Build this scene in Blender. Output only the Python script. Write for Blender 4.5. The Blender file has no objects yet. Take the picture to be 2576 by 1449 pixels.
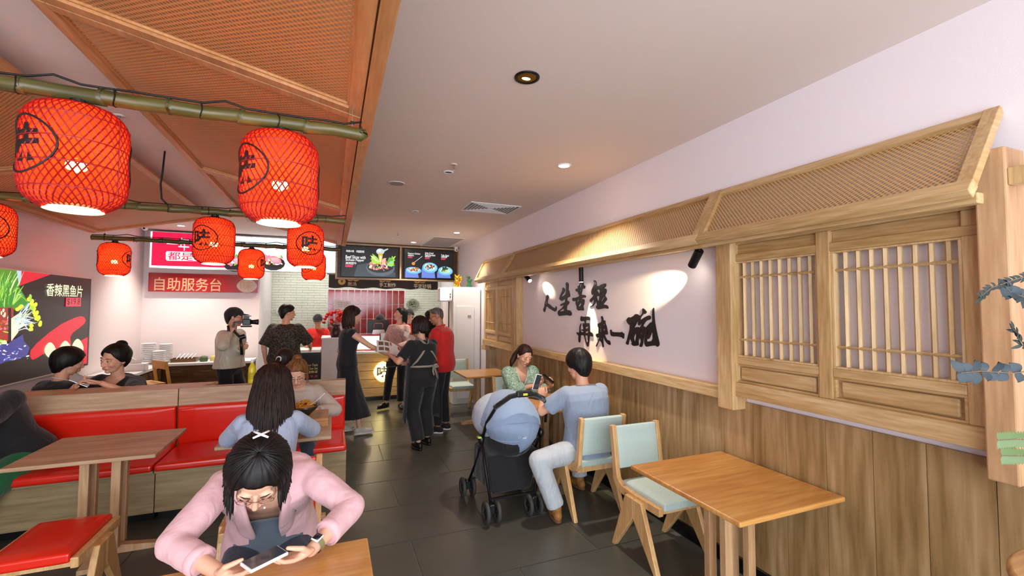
import bpy, bmesh, math, random
from mathutils import Vector, Matrix, Quaternion, noise
random.seed(7)
PI=math.pi
SC=bpy.context.scene; COL=SC.collection
# ---------------------------------------------------------------- camera
def setup_camera():
    F=1113.9; yaw,pitch,roll=[math.radians(a) for a in (22.096,2.514,0.193)]
    cy,sy,cp,sp=math.cos(yaw),math.sin(yaw),math.cos(pitch),math.sin(pitch)
    f=Vector((sy*cp,cy*cp,sp)); r=Vector((cy,-sy,0)); u=r.cross(f)
    c,s=math.cos(roll),math.sin(roll); r2=c*r+s*u; u2=-s*r+c*u
    cd=bpy.data.cameras.new('camera'); co=bpy.data.objects.new('camera',cd); COL.objects.link(co)
    m=Matrix((r2,u2,-f)).transposed().to_4x4(); m.translation=Vector((0,0,1.7)); co.matrix_world=m
    cd.sensor_fit='HORIZONTAL'; cd.sensor_width=36; cd.lens=F/2576*36; cd.clip_start=.05
    SC.camera=co
setup_camera()
# ---------------------------------------------------------------- exposure, world, large lights
SC.view_settings.view_transform='Standard'; SC.view_settings.look='None'
SC.view_settings.exposure=1.42; SC.view_settings.gamma=1.0; SC.view_settings.use_curve_mapping=False
W=bpy.data.worlds.new('daylight'); SC.world=W; W.use_nodes=True
wb=W.node_tree.nodes['Background']; wb.inputs[0].default_value=(.86,.92,1,1); wb.inputs[1].default_value=1.0
def area(name,loc,rot,sx,sy,power,col=(1,1,1),spread=None):
    l=bpy.data.lights.new(name,'AREA'); l.shape='RECTANGLE'; l.size=sx; l.size_y=sy; l.energy=power; l.color=col
    if spread: l.spread=spread
    o=bpy.data.objects.new(name,l); COL.objects.link(o); o.location=loc; o.rotation_euler=rot; return o
area('shopfront_daylight',(.3,-1.9,1.5),(math.radians(90),0,0),5.2,2.6,80,(.84,.91,1))
def spot(name,loc,tgt,power,col,deg=60,blend=.6,rad=.03):
    l=bpy.data.lights.new(name,'SPOT'); l.energy=power; l.color=col; l.spot_size=math.radians(deg); l.spot_blend=blend; l.shadow_soft_size=rad
    o=bpy.data.objects.new(name,l); COL.objects.link(o); o.location=loc
    o.rotation_euler=(Vector(tgt)-Vector(loc)).to_track_quat('-Z','Y').to_euler(); return o
def point(name,loc,power,col,rad=.04):
    l=bpy.data.lights.new(name,'POINT'); l.energy=power; l.color=col; l.shadow_soft_size=rad
    o=bpy.data.objects.new(name,l); COL.objects.link(o); o.location=loc; return o

# ---------------------------------------------------------------- materials
MT={}
def _new(n):
    m=bpy.data.materials.new(n); m.use_nodes=True; MT[n]=m; return m,m.node_tree.nodes,m.node_tree.links,m.node_tree.nodes['Principled BSDF']
def S(h):
    h=h.lstrip('#'); v=[int(h[i:i+2],16)/255 for i in (0,2,4)]
    return tuple((x/12.92 if x<=.04045 else ((x+.055)/1.055)**2.4) for x in v)+(1,)
def mat(n,col,rough=.6,metal=0,emit=0,bump=0,bscale=60,var=0,coat=0,stretch=(1,1,1),trans=0,sheen=0):
    if n in MT: return MT[n]
    m,N,L,b=_new(n); c=S(col) if isinstance(col,str) else tuple(col)+(1,)
    b.inputs['Base Color'].default_value=c; b.inputs['Roughness'].default_value=rough; b.inputs['Metallic'].default_value=metal
    if coat: b.inputs['Coat Weight'].default_value=coat; b.inputs['Coat Roughness'].default_value=.15
    if sheen: b.inputs['Sheen Weight'].default_value=sheen
    if trans: b.inputs['Transmission Weight'].default_value=trans
    if emit: b.inputs['Emission Color'].default_value=c; b.inputs['Emission Strength'].default_value=emit
    if bump or var:
        tc=N.new('ShaderNodeTexCoord'); mp=N.new('ShaderNodeMapping'); mp.inputs['Scale'].default_value=stretch
        L.new(tc.outputs['Object'],mp.inputs[0]); nz=N.new('ShaderNodeTexNoise'); nz.inputs['Scale'].default_value=bscale; nz.inputs['Detail'].default_value=4
        L.new(mp.outputs[0],nz.inputs[0])
        if bump:
            bp=N.new('ShaderNodeBump'); bp.inputs['Strength'].default_value=bump; bp.inputs['Distance'].default_value=.01; L.new(nz.outputs[0],bp.inputs['Height']); L.new(bp.outputs[0],b.inputs['Normal'])
        if var:
            r=N.new('ShaderNodeValToRGB'); r.color_ramp.elements[0].position=.3; r.color_ramp.elements[1].position=.7
            r.color_ramp.elements[0].color=tuple(x*(1-var) for x in c[:3])+(1,); r.color_ramp.elements[1].color=tuple(min(1,x*(1+var)) for x in c[:3])+(1,)
            L.new(nz.outputs[0],r.inputs[0]); L.new(r.outputs[0],b.inputs['Base Color'])
    return m
def wood(n,c1,c2,c3,axis='Y',sc=6,rough=.45,coat=0,gr=14):
    """long-grained wood: stretched noise colour + fine streaks; grain runs along axis"""
    m,N,L,b=_new(n)
    tc=N.new('ShaderNodeTexCoord'); oi=N.new('ShaderNodeObjectInfo'); ad=N.new('ShaderNodeVectorMath'); ad.operation='ADD'
    mul=N.new('ShaderNodeMath'); mul.operation='MULTIPLY'; mul.inputs[1].default_value=37; L.new(oi.outputs['Random'],mul.inputs[0])
    cx=N.new('ShaderNodeCombineXYZ')
    for i in range(3): L.new(mul.outputs[0],cx.inputs[i])
    L.new(tc.outputs['Object'],ad.inputs[0]); L.new(cx.outputs[0],ad.inputs[1])
    s=[1,1,1]; s['XYZ'.index(axis)]=.09
    mp=N.new('ShaderNodeMapping'); mp.inputs['Scale'].default_value=s; L.new(ad.outputs[0],mp.inputs[0])
    n1=N.new('ShaderNodeTexNoise'); n1.inputs['Scale'].default_value=sc; n1.inputs['Detail'].default_value=6; n1.inputs['Distortion'].default_value=1.2; L.new(mp.outputs[0],n1.inputs[0])
    n2=N.new('ShaderNodeTexNoise'); n2.inputs['Scale'].default_value=sc*gr; n2.inputs['Detail'].default_value=3; L.new(mp.outputs[0],n2.inputs[0])
    mx=N.new('ShaderNodeMath'); mx.operation='MULTIPLY_ADD'; mx.inputs[1].default_value=.45; L.new(n2.outputs[0],mx.inputs[0]); 
    m2=N.new('ShaderNodeMath'); m2.operation='MULTIPLY'; m2.inputs[1].default_value=.55; L.new(n1.outputs[0],m2.inputs[0]); L.new(m2.outputs[0],mx.inputs[2])
    r=N.new('ShaderNodeValToRGB'); e=r.color_ramp.elements; e[0].position=.34; e[0].color=S(c1); e[1].position=.66; e[1].color=S(c3)
    k=e.new(.5); k.color=S(c2); L.new(mx.outputs[0],r.inputs[0]); L.new(r.outputs[0],b.inputs['Base Color'])
    b.inputs['Roughness'].default_value=rough
    if coat: b.inputs['Coat Weight'].default_value=coat; b.inputs['Coat Roughness'].default_value=.2
    bp=N.new('ShaderNodeBump'); bp.inputs['Strength'].default_value=.15; bp.inputs['Distance'].default_value=.004; L.new(n2.outputs[0],bp.inputs['Height']); L.new(bp.outputs[0],b.inputs['Normal'])
    return m
def rattan(n,col,col2,cell=.018,hole=.27,see=1.0):
    """perforated cane webbing; UV in metres; staggered round holes open right through"""
    m,N,L,b=_new(n); b.inputs['Roughness'].default_value=.55
    uv=N.new('ShaderNodeUVMap'); out=N['Material Output']
    def grid(off):
        mp=N.new('ShaderNodeMapping'); mp.inputs['Scale'].default_value=(1/cell,1/cell,1); mp.inputs['Location'].default_value=(off,off,0); L.new(uv.outputs[0],mp.inputs[0])
        fr=N.new('ShaderNodeVectorMath'); fr.operation='FRACTION'; L.new(mp.outputs[0],fr.inputs[0])
        sb=N.new('ShaderNodeVectorMath'); sb.operation='SUBTRACT'; sb.inputs[1].default_value=(.5,.5,0); L.new(fr.outputs[0],sb.inputs[0])
        ln=N.new('ShaderNodeVectorMath'); ln.operation='LENGTH'; L.new(sb.outputs[0],ln.inputs[0]); return ln.outputs['Value']
    mn=N.new('ShaderNodeMath'); mn.operation='MINIMUM'; L.new(grid(0),mn.inputs[0]); L.new(grid(.5),mn.inputs[1])
    lt=N.new('ShaderNodeMath'); lt.operation='LESS_THAN'; lt.inputs[1].default_value=hole; L.new(mn.outputs[0],lt.inputs[0])
    r=N.new('ShaderNodeValToRGB'); r.color_ramp.elements[0].position=hole; r.color_ramp.elements[0].color=S(col2); r.color_ramp.elements[1].position=.52; r.color_ramp.elements[1].color=S(col)
    L.new(mn.outputs[0],r.inputs[0]); L.new(r.outputs[0],b.inputs['Base Color'])
    tr=N.new('ShaderNodeBsdfTransparent'); mx=N.new('ShaderNodeMixShader'); ms=N.new('ShaderNodeMath'); ms.operation='MULTIPLY'; ms.inputs[1].default_value=see
    L.new(lt.outputs[0],ms.inputs[0]); L.new(ms.outputs[0],mx.inputs[0]); L.new(b.outputs[0],mx.inputs[1]); L.new(tr.outputs[0],mx.inputs[2]); L.new(mx.outputs[0],out.inputs[0])
    return m
def cloth(n,col,rough=.85,fold=.5,fs=9,weave=260,var=.08,sheen=.2,stretch=(1,1,.45)):
    """woven cloth with soft broad folds"""
    m,N,L,b=_new(n); c=S(col); b.inputs['Roughness'].default_value=rough; b.inputs['Sheen Weight'].default_value=sheen
    tc=N.new('ShaderNodeTexCoord'); mp=N.new('ShaderNodeMapping'); mp.inputs['Scale'].default_value=stretch; L.new(tc.outputs['Object'],mp.inputs[0])
    a=N.new('ShaderNodeTexNoise'); a.inputs['Scale'].default_value=fs; a.inputs['Detail'].default_value=3; a.inputs['Distortion'].default_value=.6; L.new(mp.outputs[0],a.inputs[0])
    w=N.new('ShaderNodeTexNoise'); w.inputs['Scale'].default_value=weave; L.new(tc.outputs['Object'],w.inputs[0])
    b1=N.new('ShaderNodeBump'); b1.inputs['Strength'].default_value=fold; b1.inputs['Distance'].default_value=.05; L.new(a.outputs[0],b1.inputs['Height'])
    b2=N.new('ShaderNodeBump'); b2.inputs['Strength'].default_value=.15; b2.inputs['Distance'].default_value=.003; L.new(w.outputs[0],b2.inputs['Height']); L.new(b1.outputs[0],b2.inputs['Normal']); L.new(b2.outputs[0],b.inputs['Normal'])
    r=N.new('ShaderNodeValToRGB'); r.color_ramp.elements[0].color=tuple(x*(1-var) for x in c[:3])+(1,); r.color_ramp.elements[1].color=tuple(min(1,x*(1+var)) for x in c[:3])+(1,)
    L.new(w.outputs[0],r.inputs[0]); L.new(r.outputs[0],b.inputs['Base Color']); return m
def pattern(n,cols,scale,rough=.8,kind='VORONOI',pos=(.35,.5,.65)):
    m,N,L,b=_new(n); b.inputs['Roughness'].default_value=rough
    tc=N.new('ShaderNodeTexCoord'); t=N.new('ShaderNodeTexNoise'); t.inputs['Scale'].default_value=scale; t.inputs['Detail'].default_value=3; t.inputs['Distortion'].default_value=2.5 if kind=='SWIRL' else .4
    L.new(tc.outputs['Object'],t.inputs[0]); r=N.new('ShaderNodeValToRGB'); r.color_ramp.interpolation='CONSTANT' if kind!='SOFT' else 'LINEAR'
    e=r.color_ramp.elements; e[0].position=0; e[0].color=S(cols[0]); e[1].position=pos[0]; e[1].color=S(cols[1])
    for i,c in enumerate(cols[2:]): k=e.new(pos[i+1]); k.color=S(c)
    L.new(t.outputs[0],r.inputs[0]); L.new(r.outputs[0],b.inputs['Base Color']); return m
def glow(n,col,strength,base=None):
    m,N,L,b=_new(n); c=S(col); b.inputs['Base Color'].default_value=(0.02,.02,.02,1) if base is None else S(base); b.inputs['Roughness'].default_value=.3
    b.inputs['Emission Color'].default_value=c; b.inputs['Emission Strength'].default_value=strength; return m

# ---------------------------------------------------------------- mesh builder
class MB:
    def __init__(s): s.v=[]; s.f=[]; s.uv={}
    def add(s,vs,fs):
        o=len(s.v); s.v+= [Vector(p) for p in vs]; s.f+=[tuple(i+o for i in f) for f in fs]; return s
    def box(s,x0,x1,y0,y1,z0,z1):
        v=[(x,y,z) for z in (z0,z1) for y in (y0,y1) for x in (x0,x1)]
        return s.add(v,[(0,2,3,1),(4,5,7,6),(0,1,5,4),(2,6,7,3),(0,4,6,2),(1,3,7,5)])
    def obox(s,O,U,V,Nn,u0,u1,v0,v1,n0,n1):
        O,U,V,Nn=map(Vector,(O,U,V,Nn)); v=[O+U*a+V*b+Nn*c for c in (n0,n1) for b in (v0,v1) for a in (u0,u1)]
        return s.add(v,[(0,2,3,1),(4,5,7,6),(0,1,5,4),(2,6,7,3),(0,4,6,2),(1,3,7,5)])
    def bar(s,p,q,w,h,up=(0,0,1)):
        """square bar from p to q"""
        p,q=Vector(p),Vector(q); d=q-p; l=d.length; d.normalize(); up=Vector(up)
        if abs(d.dot(up))>.98: up=Vector((0,1,0))
        x=d.cross(up).normalized(); y=x.cross(d)
        return s.obox(p,d,x,y,0,l,-w/2,w/2,-h/2,h/2)
    def tube(s,pts,rad,n=10,caps=True,flat=1.0,up=None):
        pts=[Vector(p) for p in pts]; k=len(pts)
        if not isinstance(rad,(list,tuple)): rad=[rad]*k
        prev=None; rings=[]; o=len(s.v)
        for i,p in enumerate(pts):
            t=(pts[min(k-1,i+1)]-pts[max(0,i-1)])
            if t.length<1e-9: t=Vector((0,0,1))
            t.normalize()
            if prev is None:
                a=Vector(up) if up else (Vector((0,0,1)) if abs(t.z)<.9 else Vector((1,0,0)))
                x=(a-t*a.dot(t)).normalized()
            else: x=(prev-t*prev.dot(t)); x=x.normalized() if x.length>1e-6 else prev
            prev=x; y=t.cross(x)
            for j in range(n):
                a=2*PI*j/n; s.v.append(p+x*math.cos(a)*rad[i]*flat+y*math.sin(a)*rad[i])
        for i in range(k-1):
            for j in range(n):
                a=o+i*n+j; b=o+i*n+(j+1)%n; s.f.append((a,b,b+n,a+n))
        if caps: s.f.append(tuple(o+j for j in range(n))[::-1]); s.f.append(tuple(o+(k-1)*n+j for j in range(n)))
        return s
    def cyl(s,p,q,r0,r1=None,n=20): return s.tube([p,q],[r0,r0 if r1 is None else r1],n)
    def lathe(s,prof,c=(0,0,0),n=32,caps=False):
        o=len(s.v); c=Vector(c)
        for r,z in prof:
            for j in range(n): a=2*PI*j/n; s.v.append(c+Vector((r*math.cos(a),r*math.sin(a),z)))
        for i in range(len(prof)-1):
            for j in range(n): a=o+i*n+j; b=o+i*n+(j+1)%n; s.f.append((a,b,b+n,a+n))
        if caps: s.f.append(tuple(o+j for j in range(n))[::-1]); s.f.append(tuple(o+(len(prof)-1)*n+j for j in range(n)))
        return s
    def ell(s,c,r,n=16,m=10,M=None):
        o=len(s.v); c=Vector(c); R=[]
        r=(r,r,r) if isinstance(r,(int,float)) else r
        def P(x,y,z):
            p=Vector((x*r[0],y*r[1],z*r[2])); return c+(M@p if M else p)
        s.v.append(P(0,0,1))
        for i in range(1,m):
            t=PI*i/m
            for j in range(n): a=2*PI*j/n; s.v.append(P(math.sin(t)*math.cos(a),math.sin(t)*math.sin(a),math.cos(t)))
        s.v.append(P(0,0,-1)); e=len(s.v)-1
        for j in range(n): s.f.append((o,o+1+j,o+1+(j+1)%n)); s.f.append((e,e-n+(j+1)%n,e-n+j))
        for i in range(m-2):
            for j in range(n): a=o+1+i*n+j; b=o+1+i*n+(j+1)%n; s.f.append((a,a+n,b+n,b))
        return s
    def prism(s,poly,O,U,V,Nn,n0,n1):
        """2D polygon (convex or not) extruded along Nn"""
        O,U,V,Nn=map(Vector,(O,U,V,Nn)); k=len(poly); o=len(s.v)
        for c in (n0,n1):
            for a,b in poly: s.v.append(O+U*a+V*b+Nn*c)
        s.f.append(tuple(o+i for i in range(k))[::-1]); s.f.append(tuple(o+k+i for i in range(k)))
        for i in range(k): j=(i+1)%k; s.f.append((o+i,o+j,o+k+j,o+k+i))
        return s
    def shift(s,d): d=Vector(d); s.v=[p+d for p in s.v]; return s
    def xf(s,M): s.v=[M@p for p in s.v]; return s
    def mesh(s,name):
        me=bpy.data.meshes.new(name); me.from_pydata([tuple(p) for p in s.v],[],s.f); me.update()
        bm=bmesh.new(); bm.from_mesh(me); bmesh.ops.recalc_face_normals(bm,faces=bm.faces); bm.to_mesh(me); bm.free(); return me
def nm(s): return s
def link(name,me,m=None,parent=None,loc=(0,0,0),rot=(0,0,0),smooth=False,bevel=0,seg=2):
    if m is not None:
        me.materials.clear(); me.materials.append(MT[m] if isinstance(m,str) else m)
    if smooth: me.shade_smooth() if hasattr(me,'shade_smooth') else None
    o=bpy.data.objects.new(name,me); COL.objects.link(o); o.location=loc; o.rotation_euler=rot
    if parent: o.parent=parent
    if bevel:
        b=o.modifiers.new('bevel','BEVEL'); b.width=bevel; b.segments=seg; b.limit_method='ANGLE'
    return o
def obj(name,mb,m,parent=None,loc=(0,0,0),rot=(0,0,0),smooth=False,bevel=0,seg=2,world=False):
    if world and parent is not None:
        p=parent; d=Vector((0,0,0))
        while p is not None: d+=p.location; p=p.parent
        mb.shift(-d)
    return link(name,mb.mesh(name),m,parent,loc,rot,smooth,bevel,seg)
def tag(o,label=None,cat=None,group=None,kind=None):
    if label: o['label']=label
    if cat: o['category']=cat
    if group: o['group']=group
    if kind: o['kind']=kind
    return o
def thing(name,label,cat,loc=(0,0,0),rz=0,group=None):
    o=bpy.data.objects.new(name,None); COL.objects.link(o); o.location=loc; o.rotation_euler=(0,0,rz); o.empty_display_size=.1
    return tag(o,label,cat,group)
def struct(name,mb,m,**k): return tag(obj(name,mb,m,**k),kind='structure')
CH={}
def kids(o): return [c for c in bpy.data.objects if c.parent==o]
def copy_tree(o,parent=None,label=None,loc=None,rz=None,group=None):
    c=o.copy(); COL.objects.link(c)
    if parent: c.parent=parent
    if loc is not None: c.location=loc
    if rz is not None: c.rotation_euler=(0,0,rz)
    if label: c['label']=label
    if group: c['group']=group
    for ch in kids(o): copy_tree(ch,c)
    return c
TS=bpy.data.scenes.new('scratch')   # scratch scene in which modifiers and lettering are turned into meshes
def baked(o):
    vl=TS.view_layers[0]; vl.update(); return bpy.data.meshes.new_from_object(o.evaluated_get(vl.depsgraph))
# ---------------------------------------------------------------- flat print and lettering
def glyph_mesh(s,bold=0,depth=0):
    cu=bpy.data.curves.new('txt','FONT'); cu.body=s; cu.size=1; cu.offset=bold; cu.extrude=depth; cu.resolution_u=3
    o=bpy.data.objects.new('txt',cu); TS.collection.objects.link(o); me=baked(o)
    bpy.data.objects.remove(o); return me
def fit_text(s,p,q,bold=.0,depth=0):
    """lettering mesh verts/faces scaled into the 2D box p..q -> (verts2d+depth, faces)"""
    me=glyph_mesh(s,bold,depth); V=[v.co.copy() for v in me.vertices]; Fs=[tuple(f.vertices) for f in me.polygons]
    bpy.data.meshes.remove(me)
    if not V: return [],[]
    x0,x1=min(v.x for v in V),max(v.x for v in V); y0,y1=min(v.y for v in V),max(v.y for v in V)
    (a0,b0),(a1,b1)=p,q
    return [((v.x-x0)/(x1-x0)*(a1-a0)+a0,(v.y-y0)/(y1-y0)*(b1-b0)+b0,v.z) for v in V],Fs
def plane_fn(kind,c,side):
    """2D->3D on a wall plane; kind 'X' (coords Y,Z) or 'Y' (coords X,Z)"""
    if kind=='X': return lambda a,b,d=0: Vector((c+side*d,a,b))
    return lambda a,b,d=0: Vector((a,c+side*d,b))
def prints(parent,fn,items,mats,d0=.0006,step=.00003,name='print',world=True):
    """each colour run is a flat printed layer, laid one over the other"""
    runs={}; order=[]; i=0
    layer={}
    for it in items:
        i+=1; d=d0+step*i
        key=it[0] if it[0]!='T' else 'T'+it[1]
        if key not in runs: runs[key]=MB(); order.append(key)
        mb=runs[key]
        if it[0]=='T':
            V,Fs=fit_text(it[2],it[3],it[4],.009 if it[5] else 0); mb.add([fn(v[0],v[1],d) for v in V],Fs)
        elif it[1]=='E':
            x,y,ax,ay,bx,by=it[2:]; pts=[fn(x+ax*math.cos(t)+bx*math.sin(t),y+ay*math.cos(t)+by*math.sin(t),d) for t in [2*PI*k/14 for k in range(14)]]
            mb.add(pts,[tuple(range(14))])
        elif it[1]=='B':
            P,w=it[2],it[3]; n=len(P); A=[];B=[]
            for k,p in enumerate(P):
                a,b=P[max(0,k-1)],P[min(n-1,k+1)]; dx,dy=b[0]-a[0],b[1]-a[1]; l=math.hypot(dx,dy) or 1; ww=w*math.sin(PI*(.15+.8*k/(n-1)))
                A.append(fn(p[0]-dy/l*ww,p[1]+dx/l*ww,d)); B.append(fn(p[0]+dy/l*ww,p[1]-dx/l*ww,d))
            mb.add(A+B[::-1],[tuple(range(2*n))])
        else: mb.add([fn(a,b,d) for a,b in it[1]],[tuple(range(len(it[1])))])
    for key in order:
        if not runs[key].v: continue
        isT=key[0]=='T' and key[1:] in mats
        c=key[1:] if isT else key
        me_name='lettering' if isT else name
        tris=runs[key]; 
        o=obj(me_name,tris,mats[c],parent,world=world)
        bm=bmesh.new(); bm.from_mesh(o.data); bmesh.ops.triangulate(bm,faces=[f for f in bm.faces if len(f.verts)>4]); bm.to_mesh(o.data); bm.free()
CALLI=[[[(4.962,1.867),(4.935,1.848),(4.948,1.811),(4.976,1.754),(4.917,1.745),(4.841,1.71),(4.78,1.693),(4.746,1.697),(4.741,1.722),(4.716,1.697),(4.729,1.669),(4.763,1.649),(4.832,1.67),(4.912,1.688),(4.957,1.711),(5.008,1.711),(5.018,1.679),(5.05,1.636),(5.088,1.671),(5.05,1.713),(5.036,1.754),(5.008,1.804),(5.004,1.845)],[(5.008,1.783),(4.987,1.774),(4.992,1.754),(5.039,1.717),(5.032,1.746)]],[[(4.469,1.995),(4.431,1.971),(4.431,1.937),(4.446,1.877),(4.427,1.903),(4.405,1.854),(4.397,1.824),(4.462,1.814),(4.47,1.78),(4.424,1.774),(4.416,1.753),(4.439,1.735),(4.47,1.724),(4.478,1.671),(4.402,1.671),(4.361,1.642),(4.365,1.616),(4.398,1.606),(4.455,1.615),(4.565,1.609),(4.662,1.598),(4.695,1.634),(4.678,1.662),(4.588,1.693),(4.54,1.728),(4.556,1.73),(4.629,1.716),(4.621,1.739),(4.54,1.758),(4.509,1.765),(4.509,1.803),(4.58,1.778),(4.621,1.782),(4.653,1.806),(4.637,1.837),(4.58,1.897),(4.576,1.924),(4.556,1.937),(4.52,1.914),(4.516,1.895),(4.54,1.873),(4.596,1.84),(4.588,1.828),(4.54,1.838),(4.493,1.86),(4.488,1.947),(4.5,1.967),(4.488,1.985)],[(4.654,1.654),(4.613,1.67),(4.54,1.689),(4.533,1.661)]],[[(4.142,1.989),(4.111,1.977),(4.105,1.941),(4.075,1.933),(4.075,1.912),(4.095,1.902),(4.129,1.907),(4.139,1.875),(4.156,1.84),(4.095,1.837),(4.062,1.827),(4.065,1.806),(4.095,1.81),(4.163,1.796),(4.102,1.793),(4.086,1.775),(4.096,1.74),(4.116,1.716),(4.103,1.687),(4.106,1.668),(4.164,1.673),(4.209,1.667),(4.245,1.683),(4.248,1.712),(4.273,1.741),(4.269,1.777),(4.32,1.769),(4.349,1.786),(4.334,1.813),(4.29,1.807),(4.212,1.82),(4.191,1.83),(4.212,1.849),(4.219,1.87),(4.268,1.883),(4.275,1.901),(4.25,1.911),(4.218,1.91),(4.232,1.932),(4.211,1.939),(4.19,1.941),(4.176,1.973)],[(4.162,1.976),(4.149,1.954),(4.156,1.92),(4.185,1.921),(4.176,1.955)],[(4.164,1.748),(4.147,1.744),(4.171,1.716),(4.213,1.71),(4.216,1.719),(4.191,1.741)],[(4.233,1.784),(4.198,1.789),(4.219,1.761),(4.244,1.759)],[(4.184,1.891),(4.156,1.89),(4.156,1.877),(4.18,1.878)]],[[(3.888,1.984),(3.858,1.963),(3.855,1.936),(3.864,1.915),(3.828,1.923),(3.804,1.914),(3.78,1.93),(3.693,1.942),(3.684,1.922),(3.693,1.909),(3.73,1.888),(3.693,1.89),(3.676,1.873),(3.682,1.847),(3.699,1.832),(3.705,1.816),(3.671,1.792),(3.677,1.773),(3.741,1.733),(3.666,1.725),(3.647,1.702),(3.656,1.689),(3.701,1.697),(3.77,1.689),(3.824,1.682),(3.866,1.699),(3.863,1.719),(3.841,1.725),(3.865,1.776),(3.878,1.749),(3.915,1.719),(3.953,1.707),(4.001,1.712),(3.94,1.722),(3.906,1.749),(3.902,1.793),(3.959,1.753),(3.987,1.774),(3.965,1.794),(3.933,1.807),(3.889,1.85),(3.939,1.828),(3.952,1.862),(3.939,1.893),(3.901,1.932),(3.894,1.962),(3.907,1.974)],[(3.858,1.876),(3.81,1.888),(3.789,1.87),(3.804,1.834),(3.822,1.852),(3.84,1.869)],[(3.728,1.862),(3.731,1.852),(3.769,1.827),(3.772,1.837)],[(3.859,1.816),(3.829,1.815),(3.804,1.821),(3.802,1.798),(3.823,1.752),(3.841,1.782)],[(3.723,1.813),(3.708,1.806),(3.746,1.771),(3.784,1.746),(3.775,1.768)],[(3.791,1.723),(3.758,1.732),(3.758,1.723)]],[[(4.145,1.61),(4.137,1.6),(3.982,1.611),(3.979,1.567),(4.013,1.57),(4.062,1.567),(4.066,1.536),(4.013,1.538),(3.986,1.539),(3.983,1.499),(3.983,1.447),(3.943,1.443),(3.921,1.419),(3.932,1.4),(3.987,1.411),(3.999,1.354),(4.015,1.292),(4.034,1.291),(4.068,1.341),(4.099,1.408),(4.174,1.402),(4.174,1.358),(4.187,1.322),(4.203,1.323),(4.215,1.355),(4.207,1.398),(4.244,1.408),(4.256,1.433),(4.219,1.426),(4.194,1.432),(4.19,1.499),(4.161,1.529),(4.153,1.533),(4.173,1.491),(4.174,1.441),(4.114,1.436),(4.106,1.453),(4.154,1.454),(4.154,1.465),(4.106,1.469),(4.114,1.493),(4.125,1.509),(4.121,1.538),(4.086,1.523),(4.082,1.558),(4.161,1.554),(4.173,1.574),(4.165,1.603)],[(4.075,1.491),(4.013,1.506),(4.013,1.486),(4.067,1.475)],[(4.075,1.442),(4.013,1.461),(4.014,1.435),(4.067,1.43)],[(4.087,1.405),(4.021,1.411),(4.026,1.336),(4.045,1.334)]],[[(3.763,1.621),(3.74,1.604),(3.737,1.576),(3.703,1.575),(3.7,1.545),(3.68,1.519),(3.668,1.478),(3.658,1.445),(3.668,1.437),(3.708,1.437),(3.714,1.431),(3.675,1.384),(3.629,1.384),(3.614,1.348),(3.63,1.339),(3.675,1.354),(3.715,1.385),(3.735,1.411),(3.745,1.406),(3.739,1.353),(3.732,1.312),(3.749,1.309),(3.763,1.352),(3.804,1.379),(3.861,1.305),(3.875,1.306),(3.81,1.39),(3.803,1.406),(3.838,1.396),(3.867,1.41),(3.867,1.43),(3.845,1.439),(3.821,1.438),(3.816,1.498),(3.834,1.513),(3.834,1.54),(3.816,1.541),(3.767,1.558),(3.764,1.589),(3.777,1.6)],[(3.792,1.495),(3.771,1.498),(3.772,1.458),(3.793,1.455)],[(3.737,1.49),(3.71,1.495),(3.711,1.474),(3.731,1.47)],[(3.704,1.49),(3.687,1.491),(3.687,1.479),(3.701,1.479)],[(3.792,1.511),(3.768,1.519),(3.771,1.508),(3.789,1.503)],[(3.74,1.536),(3.713,1.541),(3.71,1.533),(3.734,1.528)],[(3.79,1.392),(3.765,1.403),(3.764,1.37)]],[[(3.619,1.488),(3.599,1.489),(3.593,1.469),(3.546,1.468),(3.443,1.472),(3.434,1.479),(3.416,1.466),(3.398,1.467),(3.402,1.424),(3.411,1.413),(3.428,1.426),(3.491,1.431),(3.597,1.425),(3.616,1.448)]],[[(3.134,1.698),(3.114,1.691),(3.079,1.665),(3.099,1.648),(3.125,1.651),(3.162,1.614),(3.165,1.592),(3.1,1.622),(3.044,1.638),(3.027,1.623),(3.033,1.604),(3.09,1.589),(3.134,1.543),(3.111,1.539),(3.099,1.528),(3.076,1.544),(3.035,1.576),(3.009,1.582),(3.01,1.65),(2.999,1.698),(2.987,1.701),(2.986,1.65),(2.98,1.586),(2.964,1.523),(2.946,1.467),(2.926,1.411),(2.928,1.392),(2.952,1.377),(2.966,1.389),(3.029,1.381),(3.093,1.366),(3.116,1.397),(3.112,1.45),(3.104,1.477),(3.115,1.479),(3.128,1.429),(3.136,1.388),(3.15,1.359),(3.186,1.365),(3.165,1.393),(3.159,1.417),(3.175,1.441),(3.196,1.414),(3.191,1.371),(3.262,1.36),(3.297,1.376),(3.283,1.387),(3.31,1.423),(3.328,1.401),(3.339,1.362),(3.376,1.373),(3.356,1.406),(3.338,1.453),(3.315,1.506),(3.312,1.548),(3.328,1.547),(3.362,1.578),(3.353,1.602),(3.325,1.617),(3.308,1.609),(3.263,1.625),(3.23,1.646),(3.196,1.643),(3.167,1.627),(3.135,1.654)],[(3.257,1.516),(3.21,1.575),(3.191,1.586),(3.2,1.552),(3.178,1.543),(3.131,1.585),(3.15,1.554),(3.173,1.525),(3.205,1.535)],[(3.261,1.434),(3.244,1.462),(3.225,1.48),(3.224,1.443),(3.239,1.401),(3.253,1.407)],[(3.148,1.501),(3.144,1.494),(3.153,1.462),(3.165,1.473)],[(3.058,1.526),(3.057,1.512),(3.074,1.468),(3.078,1.478)],[(3.082,1.434),(3.052,1.437),(3.007,1.511),(3.006,1.424),(3.083,1.411)]]]
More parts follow.
